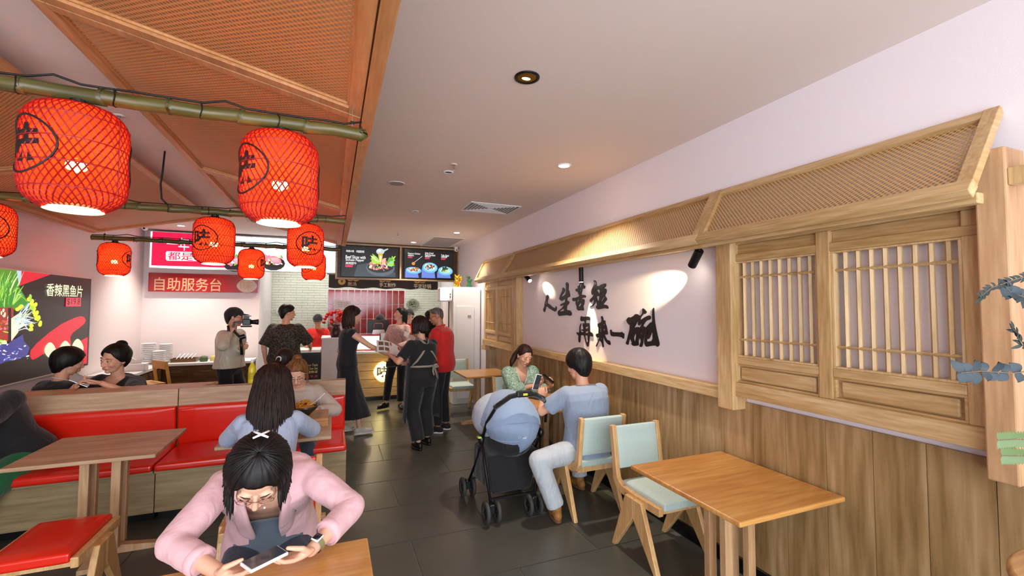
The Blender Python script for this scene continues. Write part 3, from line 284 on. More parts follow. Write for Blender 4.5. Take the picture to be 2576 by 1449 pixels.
MENU1=[('dkgrey',[(.453,2.535),(.727,2.599),(1.187,2.402),(1.188,2.315),(.384,2.298)]),('bowl2','E',.894,2.486,.281,.0,.0,-.165),('dark','E',.894,2.513,.256,.013,.0,-.125),('rose2','E',.927,2.583,.019,-.005,-.006,-.023),('meat2','E',.98,2.598,-.025,-.047,-.019,.012),('pale','E',.983,2.556,.032,-.02,-.008,-.013),('cream','E',1.004,2.494,-.003,-.021,-.023,.003),('cream','E',.811,2.465,.033,-.005,-.003,-.02),('dkgrey','E',.96,2.62,-.012,-.025,-.022,.012),('meat2','E',.818,2.547,-.026,-.016,-.006,.011),('pale','E',.773,2.475,-.011,-.032,-.013,.005),('lime','E',.862,2.48,-.01,-.032,-.015,.005),('dkgrey','E',1.039,2.547,.005,-.029,-.022,-.005),('cream','E',.708,2.549,-.016,-.02,-.014,.013),('lime','E',.854,2.492,-.029,-.022,-.007,.009),('rose2','E',.79,2.506,.026,-.005,-.002,-.012),('rose','E',1.004,2.538,.008,-.022,-.013,-.006),('pale','E',.939,2.502,-.025,-.007,-.005,.022),('rose2','E',.799,2.501,.021,-.011,-.005,-.01),('meat2','E',.994,2.601,-.01,-.026,-.023,.009),('rose2','E',.771,2.563,.0,-.038,-.022,.0),('rose','E',.954,2.601,-.007,-.036,-.015,.003),('cream','E',1.016,2.506,.002,-.039,-.013,-.001),('lime','E',.837,2.541,-.001,-.031,-.011,.001),('meat2','E',.757,2.515,-.007,-.029,-.011,.003),('rose','E',.941,2.474,.022,-.047,-.014,-.007),('rose','E',.696,2.496,-.004,-.02,-.014,.003),('meat2','E',.736,2.599,.028,-.004,-.004,-.025),('rose','E',.941,2.553,.002,-.043,-.012,-.001),('lime','E',.956,2.618,-.034,-.039,-.016,.015),('dkgrey','E',.725,2.511,-.029,-.024,-.01,.014),('lime','E',.928,2.595,.04,-.004,-.003,-.019),('rose2','E',.941,2.604,-.027,-.035,-.015,.013),('pale','E',.705,2.513,.017,-.022,-.019,-.016),('rose2','E',.77,2.484,-.015,-.033,-.017,.007),('lime','E',.699,2.582,-.004,-.021,-.013,.003),('meat2','E',.871,2.471,-.044,-.011,-.004,.015),('rose2','E',.951,2.606,-.009,-.033,-.019,.006),('cream','E',1.046,2.599,.029,-.016,-.012,-.022),('dkgrey','E',.959,2.515,.038,-.009,-.004,-.015),('dkgrey','E',.791,2.486,.02,-.004,-.005,-.018),('dkgrey','E',.723,2.512,.015,-.041,-.022,-.01),('meat2','E',.718,2.481,.04,-.01,-.004,-.017),('dkgrey','E',.787,2.491,.011,-.029,-.011,-.004),('dkgrey','E',.79,2.534,.018,-.046,-.017,-.007),('meat2','E',1.023,2.479,-.033,-.002,-.001,.014),('pale','E',.773,2.585,.04,-.01,-.004,-.02),('rose','E',.71,2.489,-.023,-.01,-.009,.025),('rose2','E',.901,2.494,-.018,-.027,-.014,.01),('cream','E',.94,2.602,.004,-.02,-.021,-.005),('pale','E',.705,2.513,-.032,-.02,-.01,.019),('cream','E',.911,2.559,.024,-.013,-.011,-.022),('cream','E',.967,2.592,-.012,-.017,-.018,.013),('meat2','E',.914,2.616,-.007,-.05,-.019,.002),('meat2','E',.814,2.559,-.04,-.027,-.01,.018),('rose','E',.945,2.517,.039,-.032,-.008,-.01),('rose','E',.918,2.539,.028,-.023,-.012,-.016),('cream','E',.692,2.5,.014,-.015,-.019,-.019),('rose','E',.812,2.467,-.045,-.016,-.004,.012),('meat2','E',1.003,2.606,.007,-.02,-.02,-.008),('rose2','E',.828,2.594,-.036,-.02,-.008,.014),('dkgrey','E',.945,2.474,.0,-.046,-.011,-.001),('rose','E',.711,2.561,-.04,-.008,-.004,.023),('pale','B',[(.893,2.579),(.745,2.666),(.75,2.689)],.0169),('lime','B',[(.893,2.579),(.785,2.64),(.693,2.662)],.0256),('lime','B',[(.893,2.579),(.801,2.682),(.727,2.767)],.0301),('pale','B',[(.893,2.579),(.799,2.657),(.726,2.728)],.0245),('green2','B',[(.893,2.579),(.782,2.654),(.74,2.68)],.0373),('green2','B',[(.893,2.579),(.794,2.627),(.696,2.737)],.0277),('pale','B',[(.893,2.579),(.749,2.654),(.727,2.709)],.0196),('pale','B',[(.893,2.579),(.751,2.676),(.702,2.721)],.0173),('lime','B',[(.893,2.579),(.737,2.62),(.734,2.681)],.0402),('green2','B',[(.893,2.579),(.797,2.612),(.744,2.715)],.0217),('pale','B',[(.893,2.579),(.8,2.647),(.693,2.73)],.0226),('lime','B',[(.893,2.579),(.734,2.621),(.718,2.688)],.0294),('green','B',[(1.022,2.558),(1.117,2.583),(1.125,2.714)],.0373),('lime','B',[(1.022,2.558),(1.103,2.638),(1.163,2.662)],.0459),('teal','B',[(1.022,2.558),(1.115,2.626),(1.176,2.657)],.0219),('teal','B',[(1.022,2.558),(1.087,2.677),(1.154,2.665)],.019),('green2','B',[(1.022,2.558),(1.069,2.587),(1.173,2.54)],.0257),('teal','B',[(1.022,2.558),(1.078,2.691),(1.14,2.684)],.0276),('lime','B',[(1.022,2.558),(1.124,2.677),(1.129,2.664)],.0303),('lime','B',[(1.022,2.558),(1.102,2.642),(1.184,2.742)],.0373),('lime','B',[(1.022,2.558),(1.12,2.616),(1.119,2.739)],.0349),('green','B',[(1.022,2.558),(1.116,2.676),(1.173,2.552)],.0296),('green2','B',[(1.022,2.558),(1.081,2.683),(1.145,2.669)],.0383),('teal','B',[(1.022,2.558),(1.107,2.561),(1.149,2.586)],.0443),('teal','B',[(1.022,2.558),(1.103,2.622),(1.126,2.611)],.023),('lime','B',[(1.022,2.558),(1.126,2.564),(1.148,2.684)],.0342),('rose2','B',[(.944,2.555),(.964,2.662),(.956,2.689)],.0208),('cream','B',[(.944,2.555),(.934,2.622),(.973,2.69)],.0208),('rose2','B',[(.944,2.555),(.958,2.616),(.993,2.691)],.0208),('rose2','B',[(.944,2.555),(.938,2.615),(1.001,2.691)],.0208),('rose2','B',[(.944,2.555),(.949,2.63),(.972,2.69)],.0208),('rose2','B',[(.944,2.555),(.942,2.614),(.978,2.69)],.0208),('rose2','B',[(.944,2.555),(.945,2.662),(.977,2.69)],.0208),('rose2','B',[(.944,2.555),(.969,2.649),(.994,2.691)],.0208),('steel','E',.883,2.819,.081,.004,.003,-.063),('white','E',.86,2.838,.034,.002,.001,-.024),('steel',[(.933,2.849),(1.03,2.891),(1.04,2.875),(.953,2.816)]),('amber',[(.838,2.777),(.934,2.782),(.918,2.594),(.867,2.592)]),('cream',[(.867,2.738),(.909,2.74),(.905,2.607),(.874,2.605)]),('T','white','味道火锅',(.238,2.779),(.38,2.823),1),('T','white','卡路里砂锅',(.418,2.775),(.572,2.825),1),('T','white','Beef Slices with',(.229,2.654),(.603,2.718),1),('T','white','Sichuan Pepper',(.23,2.589),(.575,2.655),1),('T','white','麻椒肥牛',(.231,2.537),(.434,2.586),1),('red3',[(.227,2.529),(.365,2.534),(.362,2.486),(.228,2.481)]),('T','maroon','$17.8',(.24,2.488),(.353,2.527),1)]
M1_RECT=[(.16,2.907),(.159,2.302),(1.194,2.897),(1.196,2.309)]
MENU2=[('napkin',[(1.385,2.443),(1.634,2.451),(1.663,2.301),(1.383,2.303)]),('plate','E',1.553,2.462,.164,-.008,-.003,-.071),('plate2','E',1.553,2.469,.131,.0,-.002,-.051),('cream','E',1.615,2.455,-.018,-.022,-.009,.008),('meat2','E',1.506,2.46,.025,-.009,-.006,-.015),('cream','E',1.461,2.491,-.023,-.016,-.007,.012),('orange','E',1.599,2.495,-.016,-.007,-.007,.016),('brown','E',1.617,2.474,-.014,-.02,-.009,.006),('brown','E',1.622,2.46,.005,-.026,-.017,-.002),('cream','E',1.58,2.501,.015,-.004,-.004,-.015),('cream','E',1.604,2.503,-.01,-.007,-.01,.014),('meat2','E',1.598,2.464,-.02,-.004,-.002,.017),('orange','E',1.595,2.513,-.012,-.011,-.009,.01),('orange','E',1.608,2.459,.024,-.011,-.005,-.01),('cream','E',1.515,2.477,-.014,-.005,-.003,.012),('brown','E',1.509,2.458,-.021,-.012,-.006,.01),('orange','E',1.558,2.474,.024,-.015,-.006,-.01),('meat2','E',1.591,2.468,.007,-.014,-.009,-.005),('orange','E',1.545,2.504,-.002,-.023,-.012,.001),('orange','E',1.639,2.485,.014,-.007,-.006,-.015),('brown','E',1.633,2.505,.017,-.017,-.009,-.009),('orange','E',1.588,2.452,.005,-.021,-.012,-.003),('orange','E',1.46,2.487,.018,-.017,-.009,-.01),('orange','E',1.574,2.498,-.013,-.014,-.007,.006),('cream','E',1.588,2.473,.009,-.019,-.012,-.006),('cream','E',1.626,2.502,.009,-.022,-.013,-.005),('brown','E',1.643,2.513,-.006,-.021,-.012,.004),('brown','E',1.564,2.472,.025,-.009,-.006,-.017),('brown','E',1.533,2.468,.026,-.004,-.001,-.009),('brown','E',1.612,2.508,.021,-.006,-.004,-.013),('meat2','E',1.508,2.473,-.003,-.015,-.014,.003),('brown','E',1.579,2.465,.004,-.012,-.009,-.003),('brown','E',1.608,2.456,-.009,-.015,-.007,.004),('meat2','E',1.52,2.481,-.022,-.018,-.006,.008),('meat2','E',1.538,2.475,.023,-.003,-.002,-.016),('orange','E',1.542,2.496,-.014,-.025,-.009,.005),('meat2','E',1.551,2.492,.01,-.01,-.011,-.011),('napkin',[(1.722,2.509),(1.979,2.519),(2.009,2.311),(1.721,2.312)]),('plate','E',1.895,2.53,.162,-.007,-.005,-.11),('plate2','E',1.895,2.537,.13,-.006,-.004,-.083),('maroon2','E',1.811,2.571,-.024,-.004,-.001,.01),('cream','E',1.93,2.544,-.023,-.013,-.007,.014),('maroon2','E',1.956,2.514,.015,-.019,-.009,-.007),('brown','E',1.91,2.579,-.004,-.023,-.015,.003),('brown','E',1.928,2.549,.006,-.019,-.015,-.006),('cream','E',1.965,2.532,-.012,-.007,-.007,.012),('brown','E',1.816,2.542,.005,-.016,-.013,-.004),('brown','E',1.82,2.553,.006,-.011,-.015,-.01),('maroon2','E',1.812,2.526,.02,-.011,-.004,-.008),('cream','E',1.808,2.587,-.015,-.018,-.01,.008),('dkgreen','E',1.921,2.583,-.004,-.019,-.016,.003),('brown','E',1.837,2.513,-.019,-.009,-.003,.009),('cream','E',1.895,2.553,.018,-.003,-.003,-.011),('maroon2','E',1.846,2.575,.016,-.008,-.005,-.01),('maroon2','E',1.872,2.595,.018,-.003,-.002,-.014),('maroon2','E',1.967,2.546,.026,-.002,-.001,-.009),('maroon2','E',1.85,2.501,.025,-.007,-.003,-.014),('cream','E',1.866,2.584,-.015,-.001,-.001,.015),('maroon2','E',1.835,2.552,-.011,-.008,-.006,.008),('maroon2','E',1.852,2.571,.004,-.013,-.014,-.005),('maroon2','E',1.859,2.552,.019,-.018,-.006,-.007),('maroon2','E',1.975,2.516,.009,-.013,-.009,-.006),('brown','E',1.919,2.583,.029,-.005,-.004,-.017),('cream','E',1.834,2.526,.008,-.022,-.016,-.006),('dkgreen','E',1.956,2.526,.024,-.001,-.001,-.012),('dkgreen','E',1.848,2.539,.007,-.017,-.011,-.004),('brown','E',1.97,2.554,-.02,-.019,-.01,.01),('brown','E',1.978,2.571,.001,-.013,-.016,-.002),('cream','E',1.971,2.52,.0,-.03,-.017,-.001),('cream','E',1.809,2.569,.016,-.002,-.002,-.01),('dkgreen','E',1.972,2.552,.013,-.007,-.006,-.01),('brown','E',1.934,2.57,-.007,-.027,-.01,.003),('brown','E',1.903,2.525,-.017,-.024,-.007,.005),('dkgreen','E',1.898,2.524,-.026,-.007,-.004,.015),('napkin',[(2.05,2.451),(2.313,2.46),(2.343,2.32),(2.047,2.322)]),('plate','E',2.227,2.472,.161,-.007,-.004,-.095),('plate2','E',2.227,2.479,.129,-.006,-.003,-.068),('dkgreen','E',2.224,2.516,.002,-.027,-.014,-.002),('pale','E',2.14,2.456,-.023,-.003,-.0,.01),('pale','E',2.176,2.52,.016,-.007,-.007,-.016),('pale','E',2.154,2.494,-.011,-.008,-.008,.011),('lime','E',2.273,2.487,-.01,-.01,-.011,.01),('pale','E',2.196,2.466,.008,-.021,-.013,-.005),('pale','E',2.273,2.524,-.008,-.029,-.012,.003),('lime','E',2.288,2.456,-.023,-.002,-.002,.017),('pale','E',2.177,2.463,.005,-.018,-.014,-.004),('lime','E',2.194,2.487,-.005,-.012,-.014,.005),('pale','E',2.232,2.522,-.011,-.011,-.009,.008),('pale','E',2.264,2.472,.016,-.026,-.008,-.005),('dkgreen','E',2.155,2.478,-.01,-.018,-.011,.005),('lime','E',2.194,2.454,-.021,-.007,-.005,.017),('dkgreen','E',2.254,2.509,.022,-.009,-.005,-.011),('pale','E',2.191,2.507,-.018,-.014,-.009,.012),('pale','E',2.151,2.493,-.009,-.028,-.016,.005),('lime','E',2.223,2.475,.022,-.011,-.007,-.012),('dkgreen','E',2.283,2.531,-.008,-.022,-.009,.003),('pale','E',2.141,2.518,.017,.0,.0,-.012),('pale','E',2.287,2.477,.003,-.013,-.01,-.002),('pale','E',2.144,2.491,.021,-.006,-.004,-.012),('pale','E',2.297,2.474,.017,-.025,-.007,-.005),('dkgreen','E',2.172,2.501,-.01,-.027,-.017,.005),('pale','E',2.161,2.466,-.001,-.017,-.016,.0),('dkgreen','E',2.203,2.499,-.003,-.017,-.014,.003),('pale','E',2.174,2.527,-.028,-.012,-.005,.012),('lime','E',2.151,2.468,-.005,-.015,-.017,.005),('lime','E',2.299,2.535,-.026,-.008,-.003,.01),('pale','E',2.27,2.484,-.017,-.009,-.007,.013),('pale','E',2.296,2.464,.013,-.001,-.001,-.016),('dkgreen','E',2.195,2.478,-.003,-.019,-.009,.001),('dkgreen','E',2.154,2.467,.002,-.019,-.012,-.002),('dkgreen','E',2.268,2.522,.017,-.002,-.001,-.011),('orange','E',1.548,2.603,.036,.002,.0,-.033),('steel',[(1.564,2.634),(1.726,2.768),(1.734,2.76),(1.572,2.626)]),('dkgreen','E',2.229,2.534,.01,-.029,-.016,-.006),('dkgreen','E',2.234,2.544,.011,-.029,-.017,-.006),('dkgreen','E',2.183,2.52,.023,-.019,-.011,-.013),('dkgreen','E',2.188,2.535,.029,-.011,-.007,-.016),('T','white','Popcorn Chicken',(1.434,2.784),(1.684,2.83),1),('T','white','椒盐鸡块',(1.434,2.753),(1.555,2.786),1),('red3',[(1.434,2.746),(1.523,2.75),(1.524,2.716),(1.435,2.712)]),('T','maroon','$6.8',(1.446,2.718),(1.513,2.744),1),('T','white','Salty Fried',(1.788,2.811),(1.961,2.853),1),('T','white','Pork Portions',(1.788,2.775),(2.003,2.819),1),('T','white','酥炸排条',(1.788,2.747),(1.913,2.781),1),('red3',[(1.788,2.74),(1.88,2.745),(1.88,2.71),(1.789,2.706)]),('T','maroon','$6.8',(1.8,2.712),(1.869,2.739),1),('T','white','Tofu Salad',(2.128,2.781),(2.296,2.823),1),('T','white','凉拌豆腐',(2.128,2.749),(2.257,2.783),1),('red3',[(2.129,2.742),(2.223,2.746),(2.223,2.711),(2.129,2.707)]),('T','maroon','$6.8',(2.14,2.713),(2.211,2.74),1)]
M2_RECT=[(1.367,2.886),(1.375,2.307),(2.383,2.911),(2.389,2.315)]
BANNER=[('gold2','E',.172,2.208,.071,.004,.003,-.068),('brownb',[(.153,2.234),(.193,2.235),(.194,2.201),(.172,2.181),(.153,2.2)]),('gold2','E',.332,2.256,.056,.003,.0,-.039),('gold2','E',.439,2.258,.063,.003,.0,-.042),('gold2','E',.954,2.25,.063,.003,.0,-.039),('gold2','E',1.073,2.254,.059,.003,.0,-.041),('gold2','E',1.672,2.252,.069,.003,.002,-.046),('gold2','E',1.784,2.255,.065,.0,.002,-.044),('T','tan','熬汤',(.285,2.121),(.452,2.201),1),('T','cream','手工制作',(.895,2.113),(1.228,2.202),1),('T','cream','平定砂锅',(1.598,2.096),(1.969,2.196),1),('T','brownb','小火',(.295,2.224),(.483,2.276),1),('T','brownb','不炒',(.909,2.219),(1.113,2.272),1),('T','brownb','不急',(1.617,2.226),(1.833,2.282),1)]
BANNER_RECT=[(-.078,2.353),(-.073,2.093),(2.122,2.279),(2.124,2.078)]
# ---------------------------------------------------------------- palette
mat('ceiling_paint','#e0d1c8',.8,bump=.05,bscale=120); mat('wall_paint','#ece3e6',.75,bump=.06,bscale=140)
mat('white_gloss','#e9e7e8',.35); mat('white_matt','#e4e2e2',.7); mat('black_plastic','#121212',.35); mat('black_metal','#0e0e0f',.45,.3)
mat('dark_base','#0b0b0c',.3); mat('steel','#b9bcc0',.25,1); mat('chrome','#d8d8da',.12,1)
mat('floor_tile','#4b4a43',.33,var=.12,bscale=2.2,bump=.03); MT['floor_tile'].node_tree.nodes['Principled BSDF'].inputs['Specular IOR Level'].default_value=.45
mat('floor_grout','#5c5a52',.6)
wood('oak','#a6824f','#c29e6c','#d8bb8d','Y',5); wood('oak_z','#a6824f','#c29e6c','#d8bb8d','Z',5); wood('oak_x','#a6824f','#bf9a68','#d2b485','X',5)
wood('plank','#76592f','#a08055','#bfa27a','Z',3.0,rough=.42,gr=9)
wood('table_top','#b4763a','#cb914c','#daa864','X',3.2,rough=.28,coat=.25)
wood('table_leg','#a87e58','#bf966c','#d0aa82','Z',4)
wood('bench_wood','#967758','#b59674','#cbae8e','X',3,rough=.4); wood('bench_base','#7d6848','#9a845e','#b09a74','X',3,rough=.4)
wood('chair_wood','#be8f56','#d2a56c','#e2be8a','Z',5,rough=.4); wood('beam','#a86f40','#bd8350','#cc9664','Y',5); wood('pale_wood','#ab8956','#c8a674','#dbbd90','Z',5)
wood('dark_wood','#3f2814','#5f3f20','#78532c','X',5,rough=.35)
rattan('cane','#dcb680','#a87c46',cell=.024,hole=.19); rattan('cane_roof','#e0a162','#a86c38',cell=.027,hole=.17,see=.7)
mat('red_vinyl','#e2230c',.32,coat=.3,bump=.12,bscale=7); mat('mint_fabric','#b9cbc3',.85,bump=.25,bscale=160,var=.05,sheen=.3)
mat('red_sign','#a30d14',.25,coat=.4); mat('fridge_white','#d9d6d6',.35)
# ---------------------------------------------------------------- setting
XR,XL,YB,ZC=2.5,-2.93,9.15,2.975
fl=struct('floor',MB().box(XL-.1,3.2,-2.3,11.2,-.06,-.004),'floor_grout')
random.seed(3)
tl=MB().box(-.598,.598,-.298,.298,-.004,0).mesh('floor_tile'); tl.materials.append(MT['floor_tile'])
for j in range(19):
    y=-1.9+.605*j+.395-.3
    for i in range(5):
        x=-2.3+1.205*i+(.6 if j%2 else 0)-.15
        if x>2.9: continue
        o=bpy.data.objects.new('floor_tile',tl); COL.objects.link(o); o.parent=fl; o.location=(x,y,random.uniform(-.0006,.0006))
struct('ceiling',MB().box(XL-.1,3.2,-2.3,11.2,ZC,ZC+.1),'ceiling_paint')
wr=struct('wall_right',MB().box(XR,XR+.12,-2.3,11.2,0,ZC),'wall_paint')
struct('wall_left',MB().box(XL-.12,XL,-2.3,YB+.12,0,ZC),'wall_paint')
struct('wall_back',MB().box(XL,-1.22,YB,YB+.12,0,ZC),'wall_paint')
kw=struct('wall_kitchen',MB().box(-1.22,2.5,10.86,10.96,0,ZC),'wall_paint')
struct('wall_kitchen_side',MB().box(-1.34,-1.22,YB+.12,10.96,0,ZC),'wall_paint')
# kitchen brick tiles (a few pixels high each)
mat('brick_tile','#d9dccb',.3,var=.06,bscale=3); mat('red_tile','#8e1210',.12,coat=.6,var=.35,bscale=14)
b=MB(); random.seed(5)
for r in range(44):
    z=.5+.056*r
    for k in range(18):
        x=-1.435+.235*k+(.117 if r%2 else 0)
        x0,x1=max(x,-1.215),min(x+.228,2.49); hole=1.1<z<2.1
        for a,c in (((x0,min(x1,-.1)),(max(x0,1.635),x1)) if hole else ((x0,x1),)):
            if c-a>.02: b.box(a,c,10.86-random.uniform(.008,.012),10.86,z,z+.05)
tag(obj('brick_tiles',b,'brick_tile',kw,bevel=.002,seg=1),kind='stuff')
obj('tile_backing',MB().box(-.1,1.63,10.852,10.858,1.13,2.11),'white_gloss',kw)
rt=MB().box(-.062,.062,-.012,0,-.162,.162).mesh('red_tile'); rt.materials.append(MT['red_tile'])
for r in range(3):
    for k in range(12):
        o=bpy.data.objects.new('red_tile',rt); COL.objects.link(o); o.parent=kw; o.location=(-.02+.142*k,10.852,1.93-.336*r)
# wainscot of vertical planks on the right wall
ys=[-1.9,-1.5,-1.1,-.75,-.42,-.1,.2,.47,.72,.942,1.167,1.38,1.605,1.833,2.05,2.276,2.494,2.72,2.939,3.172,3.433,3.68,3.92,4.15,4.4,4.62,4.87,5.1,5.35,5.6,5.83,6.08,6.3,6.55,6.8,7.02,7.3]
for i in range(len(ys)-1):
    a,c=ys[i]+.0015,ys[i+1]-.0015
    obj('plank',MB().box(-.009,.009,a-(a+c)/2,c-(a+c)/2,-.5,.5),'plank',wr,loc=(2.489-random.uniform(0,.0015),(a+c)/2,.595))
struct('baseboard_right',MB().box(2.462,2.5,-2,7.3,.0,.095),'dark_base',bevel=.004)
struct('baseboard_left',MB().box(XL,XL+.015,-2,YB,0,.1),'dark_base')
# shopfront posts behind the camera
struct('wall_front',MB().box(XL,3,-2.3,-2.2,2.75,ZC),'wall_paint')
# ---------------------------------------------------------------- ceiling fittings
mat('lamp_on','#fff6e2',.3,emit=14); mat('gold_reflector','#b79a45',.2,1); mat('dark_reflector','#2b2622',.4,.5); glow('unlit_bulb_glow','#ffe9a0',1.4)
def downlight(x,y,on,label,r=.05):
    t=thing('downlight',label,'downlight',(x,y,ZC),group=None)
    prof=[(r+.014,0),(r+.014,-.006),(r,-.008),(r-.004,-.002)]
    obj('trim_ring',MB().lathe(prof,n=28),'white_gloss' if on!=1 else 'black_metal',t,smooth=True)
    obj('lamp_disc',MB().cyl((0,0,-.0015),(0,0,-.004),r-.004,n=24),{0:'dark_reflector',1:'gold_reflector',2:'lamp_on'}[on],t)
    if on==1: obj('bulb',MB().ell((0,.012,-.004),(.026,.016,.003),12,6),'unlit_bulb_glow',t)  # this downlight is off; the bulb's glow is painted in as a glint
    if on==2: spot('downlight_beam',(x,y,ZC-.03),(x,y,0),62,(1,.9,.76),104,.8,.045)
downlight(.976,2.193,1,'gold-lined recessed downlight, nearest one on the plain ceiling',.056)
downlight(1.904,3.458,2,'bright recessed downlight nearest the calligraphy wall')
downlight(1.949,7.32,2,'bright recessed downlight beside the square ceiling hatch')
downlight(1.46,8.75,2,'bright recessed downlight in front of the right menu screen')
downlight(-2.232,8.4,2,'bright recessed downlight above the red self-service lightbox')
downlight(.992,4.05,0,'small dark recessed fitting beside the nearer sprinkler',.035)
downlight(1.002,5.89,0,'small dark recessed fitting left of the louvred vent',.03)
downlight(.981,8.4,0,'small dark recessed fitting in front of the left menu screen',.03)
for x,y in((-.6,7.9),(-.3,8.6)): pass
downlight(-.62,8.3,2,'bright recessed downlight above the lightbox salad pictures')
spk=thing('ceiling_speaker','flat round grey ceiling speaker left of the calligraphy wall downlights','speaker',(.591,4.63,ZC))
obj('grille',MB().cyl((0,0,0),(0,0,-.006),.075,n=32),mat('grey_grille','#9b9694',.6),spk); obj('rim',MB().lathe([(.075,0),(.086,0),(.086,-.008),(.075,-.008)],n=32),'ceiling_paint',spk)
def sprinkler(x,y,label):
    t=thing('sprinkler',label,'sprinkler',(x,y,ZC))
    obj('escutcheon',MB().lathe([(.012,0),(.032,0),(.03,-.005),(.012,-.008)],n=20),'ceiling_paint',t,smooth=True)
    obj('stem',MB().cyl((0,0,-.004),(0,0,-.05),.007,n=10),'steel',t); obj('deflector',MB().cyl((0,0,-.05),(0,0,-.054),.018,n=14),'steel',t)
sprinkler(.983,3.808,'chrome pendent sprinkler head near the round ceiling speaker')
sprinkler(1.021,7.718,'small sprinkler head far back near the menu screens')
sprinkler(-1.343,3.684,'sprinkler head in the white gap between the rattan ceiling panels')
sprinkler(-.75,5.4,'sprinkler head above the far bamboo lanterns')
# louvred diffuser
t=thing('air_diffuser','square louvred air vent in the ceiling beside the right wall','vent',(1.86,5.33,ZC))
obj('frame',MB().box(-.33,.33,-.25,-.235,-.01,0).box(-.33,.33,.235,.25,-.01,0).box(-.33,-.315,-.235,.235,-.01,0).box(.315,.33,-.235,.235,-.01,0),'white_matt',t)
obj('duct',MB().box(-.315,.315,-.235,.235,-.002,0),'black_plastic',t)
for k in range(1,8):
    a=.315*(1-k/8); c=.235*(1-k/8)
    for q in ([(-a,-c),(a,-c)],[(-a,c),(a,c)],[(-a,-c),(-a,c)],[(a,-c),(a,c)]):
        obj('louvre',MB().bar((q[0][0],q[0][1],-.006),(q[1][0],q[1][1],-.006),.009,.01),'white_matt',t)
t=thing('ceiling_hatch','flat square ceiling hatch in front of the menu screens','hatch',(1.97,8.52,ZC))
obj('hatch_panel',MB().box(-.28,.28,-.62,.62,-.006,0),mat('hatch_grey','#a39a93',.8),t); obj('hatch_trim',MB().box(-.3,.3,-.64,-.62,-.009,0).box(-.3,.3,.62,.64,-.009,0).box(-.3,-.28,-.62,.62,-.009,0).box(.28,.3,-.62,.62,-.009,0),'white_matt',t)
def dome_cam(x,y,z,label):
    t=thing('security_camera',label,'camera',(x,y,z))
    obj('mount',MB().cyl((0,0,0),(0,0,-.03),.04,n=20),'white_gloss',t); obj('housing',MB().ell((0,-.01,-.06),(.04,.045,.04),16,10),'white_gloss',t,smooth=True); obj('lens',MB().ell((0,-.048,-.07),.016,12,8),'black_plastic',t,smooth=True)
dome_cam(-2.72,8.5,ZC,'small white security camera at the corner above the red lightbox')
dome_cam(2.36,8.9,2.95,'small white security camera at the right end of the menu screens')
# ---------------------------------------------------------------- suspended rattan roof over the left side
def slope_frame(name,label,cat,ex,ez,rx,rz,y0,y1,mframe,mcane,group=None,fw=.055,ft=.03,parent=None):
    """framed cane panel spanning from eave (ex,ez) to ridge (rx,rz), along Y y0..y1"""
    t=thing(name,label,cat,(ex,y0,ez),0,group)
    V=Vector((rx-ex,0,rz-ez)); l=V.length; V.normalize(); U=Vector((0,1,0)); N=V.cross(U) if rx<ex else U.cross(V)
    if N.z>0: N=-N
    L_=y1-y0
    for (u0,u1,v0,v1) in ((0,L_,0,fw),(0,L_,l-fw,l),(0,fw,fw,l-fw),(L_-fw,L_,fw,l-fw)):
        obj('frame_rail',MB().obox((0,0,0),U,V,N,u0,u1,v0,v1,0,ft),mframe,t,bevel=.003)
    for (u0,u1,v0,v1) in ((fw,L_-fw,fw,fw+.012),(fw,L_-fw,l-fw-.012,l-fw),(fw,fw+.012,fw,l-fw),(L_-fw-.012,L_-fw,fw,l-fw)):
        obj('bead',MB().obox((0,0,0),U,V,N,u0,u1,v0,v1,.002,ft*.6),mframe,t)
    mb=MB(); pts=[(fw,fw),(L_-fw,fw),(L_-fw,l-fw),(fw,l-fw)]
    mb.add([U*a+V*b+N*.008 for a,b in pts],[(0,1,2,3)]); o=obj('cane_sheet',mb,mcane,t)
    uv=o.data.uv_layers.new(name='UVMap')
    for lp in o.data.loops: a,b=U.dot(o.data.vertices[lp.vertex_index].co),V.dot(o.data.vertices[lp.vertex_index].co); uv.data[lp.index].uv=(a,b)
    return t
bounds=[(-.2,2.19,'nearest'),(2.2,4.46,'middle'),(4.47,6.95,'farthest')]
for y0,y1,w in bounds:
    slope_frame('rattan_ceiling_panel','sloping wood-framed rattan ceiling panel right of the white gap, %s of its row'%w,'ceiling panel',.115,2.63,-1.09,2.9,y0,y1,'beam','cane_roof','rattan ceiling panels')
    slope_frame('rattan_ceiling_panel','sloping wood-framed rattan ceiling panel left of the white gap, %s of its row'%w,'ceiling panel',-2.72,2.63,-1.5,2.9,y0,y1,'beam','cane_roof','rattan ceiling panels')
for x0,x1,lb in((.115,.17,'long reddish wood fascia beam along the right edge of the rattan ceiling'),(-2.77,-2.722,'long wood fascia beam along the left edge of the rattan ceiling')):
    tag(obj('fascia_beam',MB().box(x0,x1,-.2,6.95,2.595,2.72),'beam',bevel=.004),lb,'beam')
